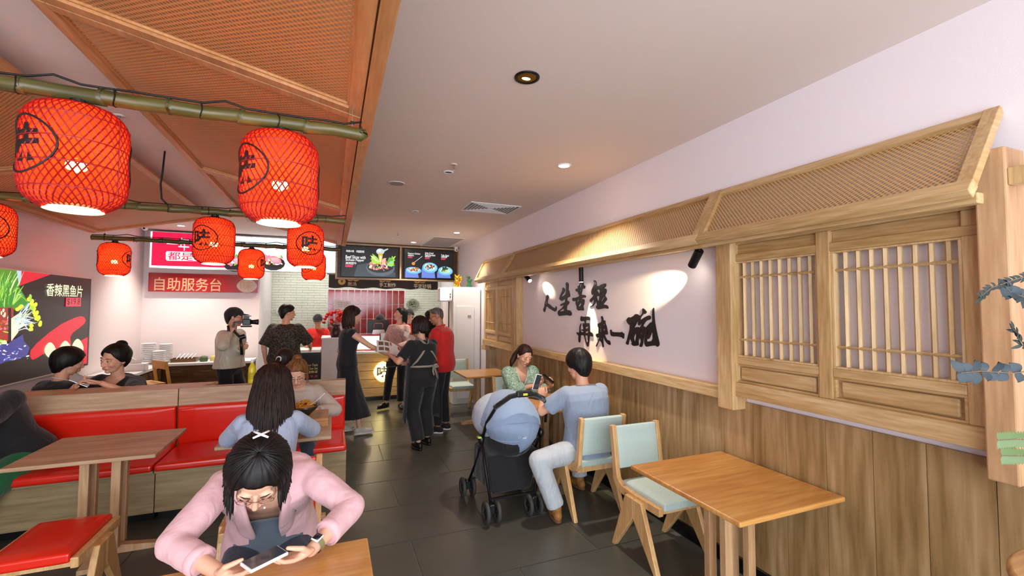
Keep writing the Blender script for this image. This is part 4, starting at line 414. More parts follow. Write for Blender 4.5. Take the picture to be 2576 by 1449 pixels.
# ---------------------------------------------------------------- awning and shoji screens on the right wall
def awning(y0,y1,lower0,lower1,w):
    ex,ez,rx,rz=2.19,2.125,2.497,2.5
    t=thing('awning_bay','sloping rattan awning bay on the right wall, %s'%w,'awning',(ex,y0,ez))
    U=Vector((0,1,0)); V=Vector((rx-ex,0,rz-ez)); l=V.length; V.normalize(); N=U.cross(V); N=N if N.z>0 else -N; N=-N if N.x>0 else N
    fw=.05; a0,a1=lower0-y0,lower1-y0; L_=y1-y0
    obj('top_rail',MB().obox((0,0,0),U,V,N,0,L_,l-fw,l,-.01,.03),'oak',t,bevel=.004)
    obj('eave_rail',MB().obox((0,0,0),U,V,N,a0,a1,-.01,fw,-.01,.035),'oak',t,bevel=.004)
    obj('eave_moulding',MB().box(.03,.075,a0,a1,-.03,.012),'oak',t,bevel=.005)
    for (b,c,s) in ((a0,0,1),(a1,L_,-1)):
        p=Vector((0,b,0)); q=Vector((0,c,0))+V*l; d=fw*s
        mb=MB(); vs=[]
        for n in (-.008,.032): vs+= [p+N*n,p+U*d+N*n,q+U*d+N*n,q+N*n]
        mb.add(vs,[(0,1,2,3),(4,5,6,7),(0,1,5,4),(1,2,6,5),(2,3,7,6),(3,0,4,7)]); obj('end_rail',mb,'oak_x',t,bevel=.003)
    mb=MB(); P=[(a0+fw,fw),(a1-fw,fw),(L_-fw,l-fw),(fw,l-fw)]; mb.add([U*a+V*b+N*.01 for a,b in P],[(0,1,2,3)]); o=obj('cane_sheet',mb,'cane',t)
    uv=o.data.uv_layers.new(name='UVMap')
    for lp in o.data.loops: co=o.data.vertices[lp.vertex_index].co; uv.data[lp.index].uv=(U.dot(co),V.dot(co))
    return t
awning(.88,2.30,.86,2.19,'nearest and largest in view'); awning(2.30,5.98,2.19,5.76,'middle one above the calligraphy'); awning(5.98,7.44,5.76,7.0,'farthest one above the small screen')
tag(obj('eave_board',MB().box(2.26,2.5,.9,7.0,2.13,2.148),'oak'),'flat wood board under the sloping awning','board')
def shoji(name,label,yA,yB,mids,npost,zb=1.14,zt=2.13,xf=2.42,back=None,nb=8,lat=(1.40,1.99),hb=(1.5,1.9),bw=.021,post=None,rail_m='oak'):
    """panelled lattice screen along the wall; bays between yA<yB split at mids"""
    t=thing(name,label,'screen',(xf,yA,zb))
    def B(n,y0,y1,z0,z1,x0=0,x1=.06,m='oak',bv=.004): return obj(n,MB().box(x0,x1,y0-yA,y1-yA,z0-zb,z1-zb),m,t,bevel=bv)
    B('bottom_rail',yA,yB,zb,zb+.088,-.025,.08); B('top_rail',yA,yB,lat[1]+.01,lat[1]+.055,-.004)
    B('head_rail',yA,yB,zt-.02,zt,0,.06)
    st=.065; edges=[yA]+mids+[yB]; w=.035
    B('stile',yA,yA+st,zb+.088,zt-.02,0,.06,'oak_z'); B('stile',yB-st,yB,zb+.088,zt-.02,0,.06,'oak_z')
    for m_ in mids: B('stile',m_-w,m_+w,zb+.088,zt-.02,-.006,.06,'oak_z')
    for i in range(len(edges)-1):
        a=edges[i]+(st if i==0 else w); c=edges[i+1]-(st if i==len(edges)-2 else w)
        B('raised_panel',a,c,zb+.088,lat[0]-.055,.03,.05,'oak',.0); B('raised_field',a+.03,c-.03,zb+.105,lat[0]-.075,.014,.03,'oak',.008)
        for (y0,y1,z0,z1) in ((a,c,zb+.088,zb+.1),(a,c,lat[0]-.067,lat[0]-.055),(a,a+.012,zb+.1,lat[0]-.067),(c-.012,c,zb+.1,lat[0]-.067)): B('bead',y0,y1,z0,z1,.004,.03,'oak',.002)
        B('mid_rail',a,c,lat[0]-.055,lat[0]-.012,-.002,.06)
        B('head_panel',a,c,lat[1]+.055,zt-.02,.02,.04)
        for (y0,y1,z0,z1) in ((a,c,lat[0]-.012,lat[0]),(a,c,lat[1],lat[1]+.01),(a,a+.014,lat[0],lat[1]),(c-.014,c,lat[0],lat[1])): B('bead',y0,y1,z0,z1,.006,.05,'pale_wood',.002)
        for k in range(nb):
            y=a+.014+(c-a-.028)*(k+.72)/(nb+.44)
            mb=MB().prism([(-bw/2,.0),(0,-bw/2),(bw/2,0),(bw/2,.012),(-bw/2,.012)],(.028,y-yA,lat[0]-zb),(0,1,0),(1,0,0),(0,0,1),0,lat[1]-lat[0])
            obj('lattice_bar',mb,'pale_wood',t)
        for z in hb:
            mb=MB().prism([(-.008,.0),(0,-.012),(.008,0),(.008,.012),(-.008,.012)],(.024,a-yA,z-zb),(0,0,1),(1,0,0),(0,1,0),0,c-a); obj('lattice_rail',mb,'pale_wood',t)
    if back: obj('backing_board',MB().box(.062,.068,0,yB-yA,0,zt-zb),back,t)
    return t
shoji('lattice_screen','large oak lattice screen with two bays, nearest on the right wall',.93,2.19,[1.555],2)
shoji('lattice_screen','small far oak lattice screen with close-set bars, beyond the calligraphy',5.93,7.25,[6.62],2,zb=1.07,lat=(1.33,1.98),hb=(1.45,1.86),nb=9,bw=.03,back='beam',xf=2.425)
def post(y0,y1,z0,z1,x0,lb): tag(obj('wall_post',MB().box(0,2.5-x0,0,y1-y0,0,z1-z0),'oak_z',loc=(x0,y0,z0),bevel=.006),lb,'post') if x0!=2.35 else tag(obj('wall_post',MB().box(0,2.5-x0,0,y1-y0,0,z1-z0),'table_leg',loc=(x0,y0,z0),bevel=.006),lb,'post')
post(2.105,2.225,1.05,2.135,2.372,'square oak post between the calligraphy wall and the large lattice screen')
post(.83,.92,1.045,2.32,2.35,'big reddish oak post at the near end of the large lattice screen')
post(5.74,5.92,1.0,2.13,2.40,'square oak post between the far lattice screen and the calligraphy wall')
post(7.1,7.3,.98,1.07,2.40,'short oak post end under the far corner of the far lattice screen')
tag(obj('shelf_bar',MB().box(2.36,2.42,.2,.83,2.17,2.235),'pale_wood',bevel=.004),'horizontal pale wood bar fixed to the near side of the reddish post','bar')
struct('trim_1',MB().box(2.415,2.5,2.225,5.74,1.095,1.175),'oak',bevel=.005)
# ---------------------------------------------------------------- calligraphy on the white wall
mat('ink','#14100e',.35)
def callig(loops,label):
    cu=bpy.data.curves.new('c','CURVE'); cu.dimensions='2D'; cu.fill_mode='BOTH'; cu.extrude=.004
    cy=sum(p[0] for p in loops[0])/len(loops[0]); cz=sum(p[1] for p in loops[0])/len(loops[0])
    for lp in loops:
        # soften the traced outline
        pts=[]; n=len(lp)
        for i in range(n):
            a,b=lp[i],lp[(i+1)%n]; pts+=[(a[0]*.8+b[0]*.2,a[1]*.8+b[1]*.2),(a[0]*.2+b[0]*.8,a[1]*.2+b[1]*.8)]
        s=cu.splines.new('POLY'); s.points.add(len(pts)-1); s.use_cyclic_u=True
        for i,p in enumerate(pts): s.points[i].co=(-(p[0]-cy),p[1]-cz,0,1)
    o=bpy.data.objects.new('c',cu); TS.collection.objects.link(o); me=baked(o); bpy.data.objects.remove(o)
    for v in me.vertices: v.co=Vector((-.002+(-v.co.z)*1.0,-v.co.x,v.co.y))
    q=link('calligraphy_character',me,'ink',loc=(2.4975,cy,cz)); tag(q,label,'lettering',None)
for k,(lp,ch) in enumerate(zip(CALLI,['人','生','苦','短','再','来','一','碗'])):
    callig(lp,['first and smallest brush character of the upper row, two strokes like a tent','second brush character of the upper row, with a thick bottom bar','third brush character of the upper row, right under the hanging spotlight','fourth and last brush character of the upper row','first brush character of the lower row, with two thin legs','second brush character of the lower row, with sweeping legs','single horizontal dash character in the lower row','largest brush character at the right end of the lower row'][k])
# track spots
def track_spot(p,d,ln,r,label,power,stem=None,on=False,tgt=None):
    t=thing('spotlight',label,'spotlight',p); d=Vector(d).normalized()
    obj('barrel',MB().cyl((0,0,0),d*ln,r,n=24),'black_metal',t,bevel=.003); obj('face',MB().cyl(d*(ln-.012),d*(ln+.002),r*.8,n=20),'lamp_on',t)
    if stem: obj('stem',MB().cyl((0,0,0),stem,.008,n=10),'black_metal',t)
    P=Vector(p)+d*(ln+.03); spot('spot_beam',P,P+d if tgt is None else tgt,power,(1,.83,.5),36,.6,.012)
track_spot((2.33,2.32,2.095),(.25,.72,-.62),.15,.03,'black cylinder spotlight at the right end of the calligraphy wall',34,(0,0,.034),tgt=(2.5,2.84,1.88))
track_spot((2.40,4.0,2.127),(.02,-.0,-1),.16,.024,'black cylinder spotlight hanging straight down above the characters',26,(0,0,.0),tgt=(2.5,3.93,1.3))
track_spot((2.36,5.32,2.11),(.1,-.62,-.45),.11,.03,'black cylinder spotlight at the far end of the calligraphy wall',30,(0,0,.018),tgt=(2.5,5.02,1.95))
# ---------------------------------------------------------------- furniture builders
def table(x0,x1,y0,y1,label,top='table_top',h=.735,ground=0,foot=True):
    cx,cy=(x0+x1)/2,(y0+y1)/2; t=thing('dining_table',label,'table',(cx,cy,0),0,'square wooden dining tables'); w,d=x1-x0,y1-y0
    obj('table_top',MB().box(-w/2,w/2,-d/2,d/2,h-.026,h),top,t,bevel=.007)
    for sx in (-1,1):
        for sy in (-1,1): obj('column_slat',MB().box(sx*.085-.026,sx*.085+.026,sy*.055-.021,sy*.055+.021,.05,h-.026),'table_leg',t,bevel=.004)
    if foot:
        f=w/2-.03; g=d/2-.08
        obj('foot',MB().prism([(-f,0),(f,0),(f,.03),(.12,.055),(-.12,.055),(-f,.03)],(0,-.03,0),(1,0,0),(0,0,1),(0,1,0),0,.06),'table_leg',t,bevel=.003)
        obj('foot',MB().prism([(-g,0),(g,0),(g,.03),(.12,.055),(-.12,.055),(-g,.03)],(-.03,0,.0005),(0,1,0),(0,0,1),(1,0,0),0,.06),'table_leg',t,bevel=.003)
    return t
def cushion(x0,x1,y0,y1,z0,z1,puff=.012,n=8):
    """upholstered pad: box with softly domed faces"""
    mb=MB(); X=[x0+(x1-x0)*i/n for i in range(n+1)]; Y=[y0+(y1-y0)*i/n for i in range(n+1)]
    def e(i): t=i/n; return (1-(2*t-1)**8)
    for z,s in ((z1,1),(z0,-1)):
        o=len(mb.v)
        for j in range(n+1):
            for i in range(n+1): mb.v.append(Vector((X[i],Y[j],z+s*puff*(e(i)*e(j)))))
        for j in range(n):
            for i in range(n): a=o+j*(n+1)+i; mb.f.append((a,a+1,a+n+2,a+n+1))
    N=(n+1)**2
    rim=[i for i in range(n+1)]+[(n+1)*j+n for j in range(1,n+1)]+[n*(n+1)+i for i in range(n-1,-1,-1)]+[(n+1)*j for j in range(n-1,0,-1)]
    for k in range(len(rim)): a,b=rim[k],rim[(k+1)%len(rim)]; mb.f.append((a,b,b+N,a+N))
    return mb
def v_legs(t,wd,yb,yf,zt,m='chair_wood',sp=.245,xo=.225,th=.034):
    for s in (-1,1):
        x=s*xo
        P=[(-.085,zt),(.0,zt),(.0,zt-.13),(-sp+.035,0),(-sp,0)]; Q=[(0,zt),(.085,zt),(sp,0),(sp-.035,0),(0,zt-.13)]
        for R_ in (P,Q): obj('leg',MB().prism(R_,(x-th/2,0,0),(0,1,0),(0,0,1),(1,0,0),0,th),m,t,bevel=.005)
def chair(x,y,rz,label,fab='mint_fabric',back=True,name='dining_chair',group='oak chairs with mint cushions',cat='chair',w=.2):
    t=thing(name,label,cat,(x,y,0),rz,group)
    v_legs(t,0,0,0,.405,xo=w+.025)
    for s in (-1,1):
        X=s*(w-.002)-.0175
        if back: P=[(.235,.375),(.24,.43),(.0,.425),(-.16,.435),(-.205,.47),(-.222,.54),(-.262,.83),(-.305,.825),(-.27,.54),(-.262,.45),(-.225,.395),(-.15,.372)]
        else: P=[(.24,.375),(.245,.43),(-.245,.43),(-.24,.375)]
        obj('side_frame',MB().prism(P,(X,0,0),(0,1,0),(0,0,1),(1,0,0),0,.035),'chair_wood',t,bevel=.006)
    obj('seat_rail',MB().box(-w+.018,w-.018,.15,.19,.365,.41),'chair_wood',t); obj('seat_rail',MB().box(-w+.018,w-.018,-.19,-.15,.365,.41),'chair_wood',t)
    mb=cushion(-w+.02,w-.02,-.2 if back else -.235,.245,.405,.455,.012); obj('seat',mb,fab,t,smooth=False,bevel=.012,seg=3)
    if back:
        mb=cushion(-w+.018,w-.018,-.15,.15,-.018,.018,.008)
        M=Matrix.Translation((0,-.262,.67))@Matrix.Rotation(math.radians(-82),4,'X')@Matrix.Identity(4); mb.xf(M); obj('backrest',mb,fab,t,bevel=.01,seg=3)
    return t
table(1.72,2.46,1.5,2.29,'bare orange-brown table against the right wall, nearest on that side')
ct=table(1.76,2.46,3.74,4.5,'table shared by the couple with phones beside the stroller')
table(1.74,2.44,5.95,6.66,'far bare table under the small lattice screen')
table(-1.81,-1.05,3.6,4.28,'bare pinkish table in front of the red bench, left side','bench_wood')
table(-.73,.015,3.62,4.28,'table carrying the noodle bowl and tray, in front of the red bench','bench_wood')
table(-.62,.158,1.22,1.99,'light wood table at the bottom of the picture under the pink blazer sleeves')
table(-2.75,-2.0,3.3,3.99,'table mostly cut off at the left edge by the person in green','bench_wood')
chair(2.155,2.53,PI,'empty oak chair with mint cushions tucked under the nearest right table')
chair(2.045,3.36,0,'oak chair with mint back that the man in the grey-blue t-shirt sits on')
chair(2.1,5.02,PI,'oak chair hidden behind the woman in the green floral blouse')
chair(1.96,7.08,PI,'empty pale oak chair beyond the far bare table')
chair(-1.37,3.2,PI,'wooden stool with a bright red vinyl seat at the lower left','red_vinyl',False,'stool','red stools','stool',.19)
chair(-.25,2.62,PI,'wooden chair with red vinyl back behind the woman in the pink blazer','red_vinyl',True,'dining_chair','red chairs')
chair(-.36,3.2,0,'wooden stool under the long-haired woman in light blue','red_vinyl',False,'stool','red stools','stool',.19)
# ---------------------------------------------------------------- red bench
def bench(x0,x1,label,end):
    t=thing('bench_unit',label,'bench',(x0,4.3,0),0,'red bench units'); L_=x1-x0
    obj('base',MB().box(0,L_-.002,.07,.62,.07,.395),'bench_base',t,bevel=.003); obj('base_lip',MB().box(0,L_-.002,.03,.66,.385,.405),'bench_base',t,bevel=.003)
    obj('toe_kick',MB().box(.01,L_-.01,.12,.58,0,.07),'dark_base',t)
    mb=cushion(.004,L_-.004,0,.62,.405,.462,.014,10); obj('seat',mb,'red_vinyl',t,bevel=.02,seg=3)
    M=Matrix.Translation((L_/2,.585,.63))@Matrix.Rotation(math.radians(97),4,'X'); mb=cushion(-L_/2+.004,L_/2-.004,-.175,.175,-.03,.03,.014,10); mb.xf(M); obj('backrest',mb,'red_vinyl',t,bevel=.018,seg=3)
    obj('back_board',MB().box(0,L_-.002,.635,.68,.405,.925),'bench_wood',t,bevel=.004); obj('cap',MB().box(0,L_-.002,.585,.7,.80,.955),'bench_wood',t,bevel=.004)
    return t
bench(-1.27,.148,'red vinyl bench unit at the aisle end, right of the seam',1); bench(-2.9,-1.274,'red vinyl bench unit left of the seam, behind the bare pinkish table',0)
t=thing('ledge','narrow light wood ledge behind the red bench where the woman in black leans','ledge',(-1.83,5.12,0))
obj('ledge_top',MB().prism([(-1.07,-.115),(.70,-.115),(.79,.13),(-1.07,.13)],(0,0,.925),(1,0,0),(0,1,0),(0,0,1),0,.026),'oak_x',t,bevel=.003)
for x in (-.9,.5): obj('support',MB().box(x-.02,x+.02,-.1,.1,0,.925),'table_leg',t)
table(-1.0,-.1,5.55,6.2,'table behind the bench with the woman in the blue-grey dress','bench_wood')
# ---------------------------------------------------------------- left service counter
for lb,loc,w,n,rz in (('dark carved wood sideboard with white top under the self-service sign',(-1.85,8.72,0),1.25,3,0),('dark carved wood sideboard along the left wall with bowl stacks',(-2.64,7.92,0),1.1,2,PI/2)):
    t=thing('sideboard',lb,'cabinet',loc,rz); h=.8
    obj('carcass',MB().box(-w/2,w/2,-.2,.26,.06,h-.04),'dark_wood',t,bevel=.004); obj('counter_top',MB().box(-w/2-.01,w/2+.01,-.23,.27,h-.04,h),'white_gloss',t,bevel=.004); obj('plinth',MB().box(-w/2+.02,w/2-.02,-.17,.24,0,.06),'dark_wood',t)
    for k in range(n):
        for r_,(z0,z1) in enumerate(((.56,.73),(.36,.53),(.1,.33))):
            a=-w/2+.03+k*(w-.06)/n; c=a+(w-.06)/n-.02
            d=obj('drawer',MB().box(a,c,-.215,-.2,z0,z1),'dark_wood',t,bevel=.003); obj('drawer_field',MB().box(a+.03,c-.03,-.222,-.214,z0+.03,z1-.03),'dark_wood',d,bevel=.003)
            obj('handle',MB().bar(((a+c)/2-.07,-.232,(z0+z1)/2+.02),((a+c)/2+.07,-.232,(z0+z1)/2+.02),.008,.008),'steel',d)
def bowl_stack(x,y,z,r,n,label):
    for k in range(n):
        t=obj('bowl',MB().lathe([(.0,0),(r*.5,0),(r*.55,.012),(r*.9,.03),(r,.045),(r*.97,.045),(r*.85,.032),(r*.5,.014),(0,.012)],n=24),'white_gloss',smooth=True,loc=(x,y,z+k*.028))
        tag(t,'white bowl, %s from the top of the %s'%(['first','second','third','fourth','fifth','sixth','seventh','eighth','ninth','tenth','eleventh'][n-1-k],label),'bowl','stacked white bowls')
bowl_stack(-2.63,8.55,.80,.095,11,'tall left stack by the wall')
bowl_stack(-2.46,8.72,.80,.09,10,'tall right stack by the wall')
bowl_stack(-2.47,8.45,.80,.085,7,'shorter front stack by the wall')
t=thing('tissue_box','pale tissue box with tissue pulled up in front of the bowl stacks','tissue box',(-2.52,7.75,.8)); obj('box',MB().box(-.12,.12,-.07,.07,0,.1),'white_matt',t,bevel=.006); obj('tissue',MB().prism([(-.07,0),(.06,0),(.09,.07),(0,.05),(-.05,.085)],(0,-.02,.1),(1,0,0),(0,0,1),(0,1,0),0,.02),'white_matt',t)
t=thing('tray','dark wooden cutlery tray on the white sideboard top','tray',(-2.2,8.72,.8)); obj('tray_box',MB().box(-.17,.17,-.1,.1,0,.03).box(-.17,.17,-.1,-.09,.03,.06).box(-.17,.17,.09,.1,.03,.06).box(-.17,-.16,-.09,.09,.03,.06).box(.16,.17,-.09,.09,.03,.06),'dark_wood',t)
for k in range(5): obj('utensil',MB().cyl((-.12+.05*k,-.03,.035),(-.08+.055*k,.07,.12),.005,n=8),'steel',t)
mat('green_jar','#3e5a35',.4); mat('cream_jar','#c8b878',.5); mat('yellow_bottle','#d8c417',.25,coat=.3); mat('black_label','#191512',.5)
tag(obj('jar',MB().lathe([(0,0),(.05,0),(.062,.03),(.055,.075),(.03,.09),(0,.09)],n=20),'green_jar',smooth=True,loc=(-1.93,8.66,.8)),'round green condiment jar on the sideboard','jar')
tag(obj('jar',MB().lathe([(0,0),(.055,0),(.06,.03),(.058,.08),(.05,.085),(0,.085)],n=20),'cream_jar',smooth=True,loc=(-1.79,8.68,.8)),'cream coloured condiment pot on the sideboard','jar')
def bottle(loc,h,r,label,body='yellow_bottle',cap='white_gloss',lab=None):
    t=thing('bottle',label,'bottle',loc); obj('body',MB().lathe([(0,0),(r,0),(r*1.02,.01),(r,h*.55),(r*.95,h*.66),(r*.55,h*.8),(r*.34,h*.86),(r*.34,h*.9),(0,h*.9)],n=22),body,t,smooth=True)
    obj('cap',MB().lathe([(0,h*.89),(r*.4,h*.89),(r*.4,h),(0,h)],n=18),cap,t); 
    if lab: obj('bottle_label',MB().lathe([(r*1.03,h*.2),(r*1.03,h*.48)],n=22),lab,t,smooth=True)
bottle((-1.66,8.66,.8),.22,.035,'yellow bottle with black label behind the cameraman','yellow_bottle','black_label','black_label')
bottle((-.715,5.02,.94),.24,.034,'yellow drink bottle with white cap standing behind the bench','yellow_bottle','white_gloss',mat('label_green','#b8a810',.5))
# high chair
t=thing('high_chair','pale pine baby high chair in front of the bowl stacks','high chair',(-2.12,6.95,0),-.9)
mat('pine','#d6a24c',.45)
for sx in (-1,1):
    for a,b in (((sx*.2,-.24,0),(sx*.16,-.12,.62)),((sx*.2,.26,0),(sx*.17,.1,1.0))): obj('leg',MB().bar(a,b,.03,.03),'pine',t,bevel=.004)
obj('tray',MB().prism([(-.2,-.24),(.2,-.24),(.22,-.1),(.19,.1),(-.19,.1),(-.22,-.1)],(0,0,.72),(1,0,0),(0,1,0),(0,0,1),0,.02),'pine',t,bevel=.005)
obj('seat',MB().box(-.16,.16,-.14,.12,.5,.52),'pine',t,bevel=.003); obj('back_rail',MB().box(-.17,.17,.09,.11,.9,1.0),'pine',t,bevel=.004); obj('back_rail',MB().box(-.17,.17,.12,.14,.62,.7),'pine',t,bevel=.004)
for z in (.15,.32): obj('rung',MB().bar((-.19,-.2,z),(.19,-.2,z),.02,.025),'pine',t); obj('rung',MB().bar((-.19,.2,z),(.19,.2,z),.02,.025),'pine',t)
for sx in (-1,1): obj('arm',MB().bar((sx*.18,-.22,.7),(sx*.17,.12,.7),.025,.03),'pine',t)
# ---------------------------------------------------------------- order counter and kitchen front
t=thing('order_counter','wood-slatted order counter with a glowing round sign','counter',(.8,8.45,0))
obj('counter_body',MB().box(-.52,.49,.02,.7,.06,.86),'dark_wood',t); obj('plinth',MB().box(-.5,.47,.04,.68,0,.06),'dark_base',t)
for k in range(5): z=.08+k*.156; obj('front_board',MB().box(-.52,.49,0,.02,z,z+.148),'oak_x',t,bevel=.003)
for k in range(5): z=.08+k*.156; obj('end_board',MB().box(-.54,-.52,0,.7,z,z+.148),'oak',t,bevel=.003)
obj('counter_top',MB().box(-.56,.52,-.05,.74,.86,.9),'white_gloss',t,bevel=.006)
glow('neon','#ffe56a',2.5,'#ffffff'); glow('sign_cream','#ffdf80',.3,'#ffffff')
n_=obj('sign_plate',MB().prism([(1.12*.13*math.copysign(abs(math.cos(a))**1.2,math.cos(a)),1.3*.13*math.copysign(abs(math.sin(a))**1.2,math.sin(a))) for a in [2*PI*k/32 for k in range(32)]],(.08,-.03,.52),(1,0,0),(0,0,1),(0,1,0),0,.012),'sign_cream',t)
obj('neon_tube',MB().tube([(.08+.152*math.copysign(abs(math.cos(a))**1.2,math.cos(a)),-.022,.52+.178*math.copysign(abs(math.sin(a))**1.2,math.sin(a))) for a in [2*PI*k/32 for k in range(33)]],.007,8),'neon',t)
V,Fs=fit_text('味',(-.02,.42),(.18,.62),.03); obj('lettering',MB().add([(v[0],-.0318,v[1]) for v in V],Fs),'black_label',t)
point('neon_glow',(.88,8.36,.52),1.6,(1,.85,.3),.1)
# display case on the counter
t=thing('display_case','small lit glass food display case on the order counter','display case',(.6,8.6,.9))
mat('glass','#ffffff',.03,trans=1); MT['glass'].node_tree.nodes['Principled BSDF'].inputs['IOR'].default_value=1.1
obj('base',MB().box(-.2,.24,-.12,.12,0,.03),'red_sign',t); obj('top',MB().box(-.2,.24,-.12,.12,.27,.3),'red_sign',t); obj('glass_front',MB().box(-.2,.24,-.12,-.116,.03,.27),'glass',t); obj('back',MB().box(-.2,.24,.11,.12,.03,.27),'white_gloss',t)
for x in (-.12,.04,.14): obj('lamp',MB().ell((x,-.02,.22),(.028,.028,.03),12,8),'lamp_on',t,smooth=True)
point('case_light',(.64,8.56,1.08),2.2,(1,.85,.5),.05)
t=thing('cash_register','black cash register screen with orange outline on the order counter','register',(.83,8.86,1.2))
obj('screen',MB().box(-.2,.2,-.01,.015,0,.25),'black_plastic',t,bevel=.006); obj('orange_mark',MB().tube([(-.08,-.013,.1),(-.08,-.013,.17),(-.06,-.013,.185),(.06,-.013,.185),(.08,-.013,.17),(.08,-.013,.1)],.006,6),mat('orange_paint','#c4581e',.5),t); obj('stand',MB().box(-.05,.05,0,.03,-.3,0),'black_plastic',t)
obj('printer',MB().prism([(-.12,0),(.12,0),(.1,.07),(-.1,.07)],(0,-.1,-.0),(1,0,0),(0,0,1),(0,1,0),0,.06),'steel',t)
t=thing('leaflet_stack','loose printed leaflets spread on the order counter edge','leaflets',(.4,8.46,.9)); mat('paper','#e8e6e2',.6); mat('leaf_red','#c4353a',.5); mat('leaf_food','#7a5a3c',.5)
for k in range(4): obj('leaflet',MB().box(-.12,.1,-.06,.06,0,.001),'paper',t,loc=(.02*k,-.01*k,.0015*k),rot=(0,0,.2*k))
t=thing('partition','white partition box holding the flower vase','partition',(.005,8.3,0)); obj('partition_body',MB().box(-.155,.16,-.1,.55,0,1.15),'white_matt',t); obj('cap',MB().box(-.165,.17,-.11,.56,1.15,1.175),'white_gloss',t,bevel=.004)
t=thing('prep_counter','low kitchen counter with white top and black poster front','counter',(-.45,8.55,0)); obj('counter_body',MB().box(-.35,.28,0,.5,0,.9),'black_plastic',t); obj('counter_top',MB().box(-.4,.28,-.04,.52,.9,.95),'white_gloss',t,bevel=.004)
obj('poster',MB().box(-.02,.26,-.008,0,.3,.86),'black_label',t)
for s_,z,m_ in (('Dinner Deals',.66,'cream_jar'),('Dim Sum Set',.6,'cream_jar'),('超值晚餐',.54,'cream_jar'),('$19.8',.46,'leaf_red')):
    V,Fs=fit_text(s_,(.02,z),(.24,z+.045),.02); obj('lettering',MB().add([(v[0],-.0095,v[1]) for v in V],Fs),m_,t)
# flowers
mat('vase_dark','#3a0f16',.4); mat('flower_red','#c4120f',.6); mat('flower_orange','#e4541c',.6); mat('leaf_green','#4a6040',.6); mat('leaf_grey','#8a9a86',.6)
t=thing('flower_vase','big bunch of red flowers in a dark wrapped vase on the white partition','flowers',(.07,8.3,1.175)); random.seed(11)
obj('vase',MB().lathe([(0,0),(.075,0),(.1,.06),(.07,.14),(.05,.18),(.08,.22)],n=20),'vase_dark',t,smooth=True)
for k in range(48):
    a=random.uniform(0,2*PI); e=random.uniform(-.1,1.35); R_=.17; c=Vector((R_*math.cos(a)*math.cos(e)*1.15,R_*math.sin(a)*math.cos(e)*.8,.26+R_*math.sin(e)*1.1))
    mb=MB()
    for p in range(6):
        an=2*PI*p/6; Q=Quaternion(Vector((math.cos(an+k),math.sin(an+k),.3)).normalized(),an*1.7+k).to_matrix(); mb.ell(c+Q@Vector((0,0,.012)),(.03,.024,.007),8,6,Q)
    mb.ell(c,.022,8,6); obj('flower',mb,'flower_orange' if k%6==0 else 'flower_red',t,smooth=True)
for k in range(26):
    a=random.uniform(0,2*PI); r_=random.uniform(.1,.2); c=Vector((r_*math.cos(a),r_*math.sin(a)*.7,.2+random.uniform(-.02,.08))); d=Vector((math.cos(a),math.sin(a),.1))*.06
    obj('leaf',MB().tube([c-d,c,c+d],[.004,.02,.002],6,flat=.2),'leaf_grey' if k%3 else 'leaf_green',t)
t=thing('greeting_card','white tilted greeting card standing above the red flowers','card',(.17,8.28,1.72)); obj('card',MB().box(-.13,.13,-.002,.002,-.07,.09),'paper',t,rot=(0,.1,0)); obj('stick',MB().cyl((0,.004,-.35),(0,.004,-.05),.004,n=6),'pine',t)
for i,s_ in enumerate(('开业大吉','生意兴隆','财源广进')):
    V,Fs=fit_text(s_,(-.09+.01*i,.04-.035*i),(.09-.02*i,.062-.035*i)); obj('lettering',MB().add([(v[0],-.004,v[1]) for v in V],Fs),mat('grey_ink','#8a8a8a',.7),t,rot=(0,.1,0))
# white tall cabinet, cat, vase, glow lamp
t=thing('tall_cabinet','tall white cabinet beside the far lattice screen','cabinet',(2.24,7.62,0)); obj('carcass',MB().box(-.26,.24,0,.8,0,2.06),'fridge_white',t,bevel=.01); obj('door_panel',MB().box(-.2,.12,-.012,0,.1,1.72),'fridge_white',t,bevel=.004); obj('badge',MB().box(.0,.06,-.018,-.012,1.52,1.56),'steel',t)
t=thing('sterilizer','white round-cornered lamp cabinet glowing blue-white beside the tall cabinet','lamp cabinet',(1.86,7.7,1.8)); glow('cool_glow','#cfe8ff',.8,'#ffffff'); obj('housing',MB().box(-.1,.11,-.05,.25,0,.25),'white_gloss',t,bevel=.03,seg=4); obj('lamp_front',MB().box(-.112,.02,-.07,-.04,.02,.235),'cool_glow',t,bevel=.02,seg=3)
obj('stand_pole',MB().cyl((.085,.1,-1.8),(.085,.1,0),.01,n=10),'black_metal',t); obj('stand_foot',MB().cyl((.0,.1,-1.8),(.0,.1,-1.785),.1,n=20),'black_metal',t)
for z in (.08,.13): obj('knob',MB().cyl((.07,-.05,z),(.07,-.06,z),.01,n=12),'black_plastic',t)
mat('gold','#d8a92c',.25,.9); mat('jade','#1f5c38',.2); 
t=thing('lucky_cat','golden waving lucky cat figurine on top of the tall white cabinet','figurine',(2.07,7.72,2.06))
obj('body',MB().ell((0,0,.075),(.06,.05,.075),18,12),'gold',t,smooth=True); h_=obj('head',MB().ell((0,-.005,.165),(.052,.045,.045),18,12),'gold',t,smooth=True)
for s in (-1,1): obj('ear',MB().cyl((s*.032,0,.195),(s*.042,0,.235),.018,.003,n=10),'gold',h_); obj('paw',MB().ell((s*.03,-.045,.02),(.022,.02,.018),12,8),'gold',t,smooth=True); obj('eye',MB().ell((s*.018,-.047,.17),(.007,.004,.003),8,6),'black_plastic',h_)
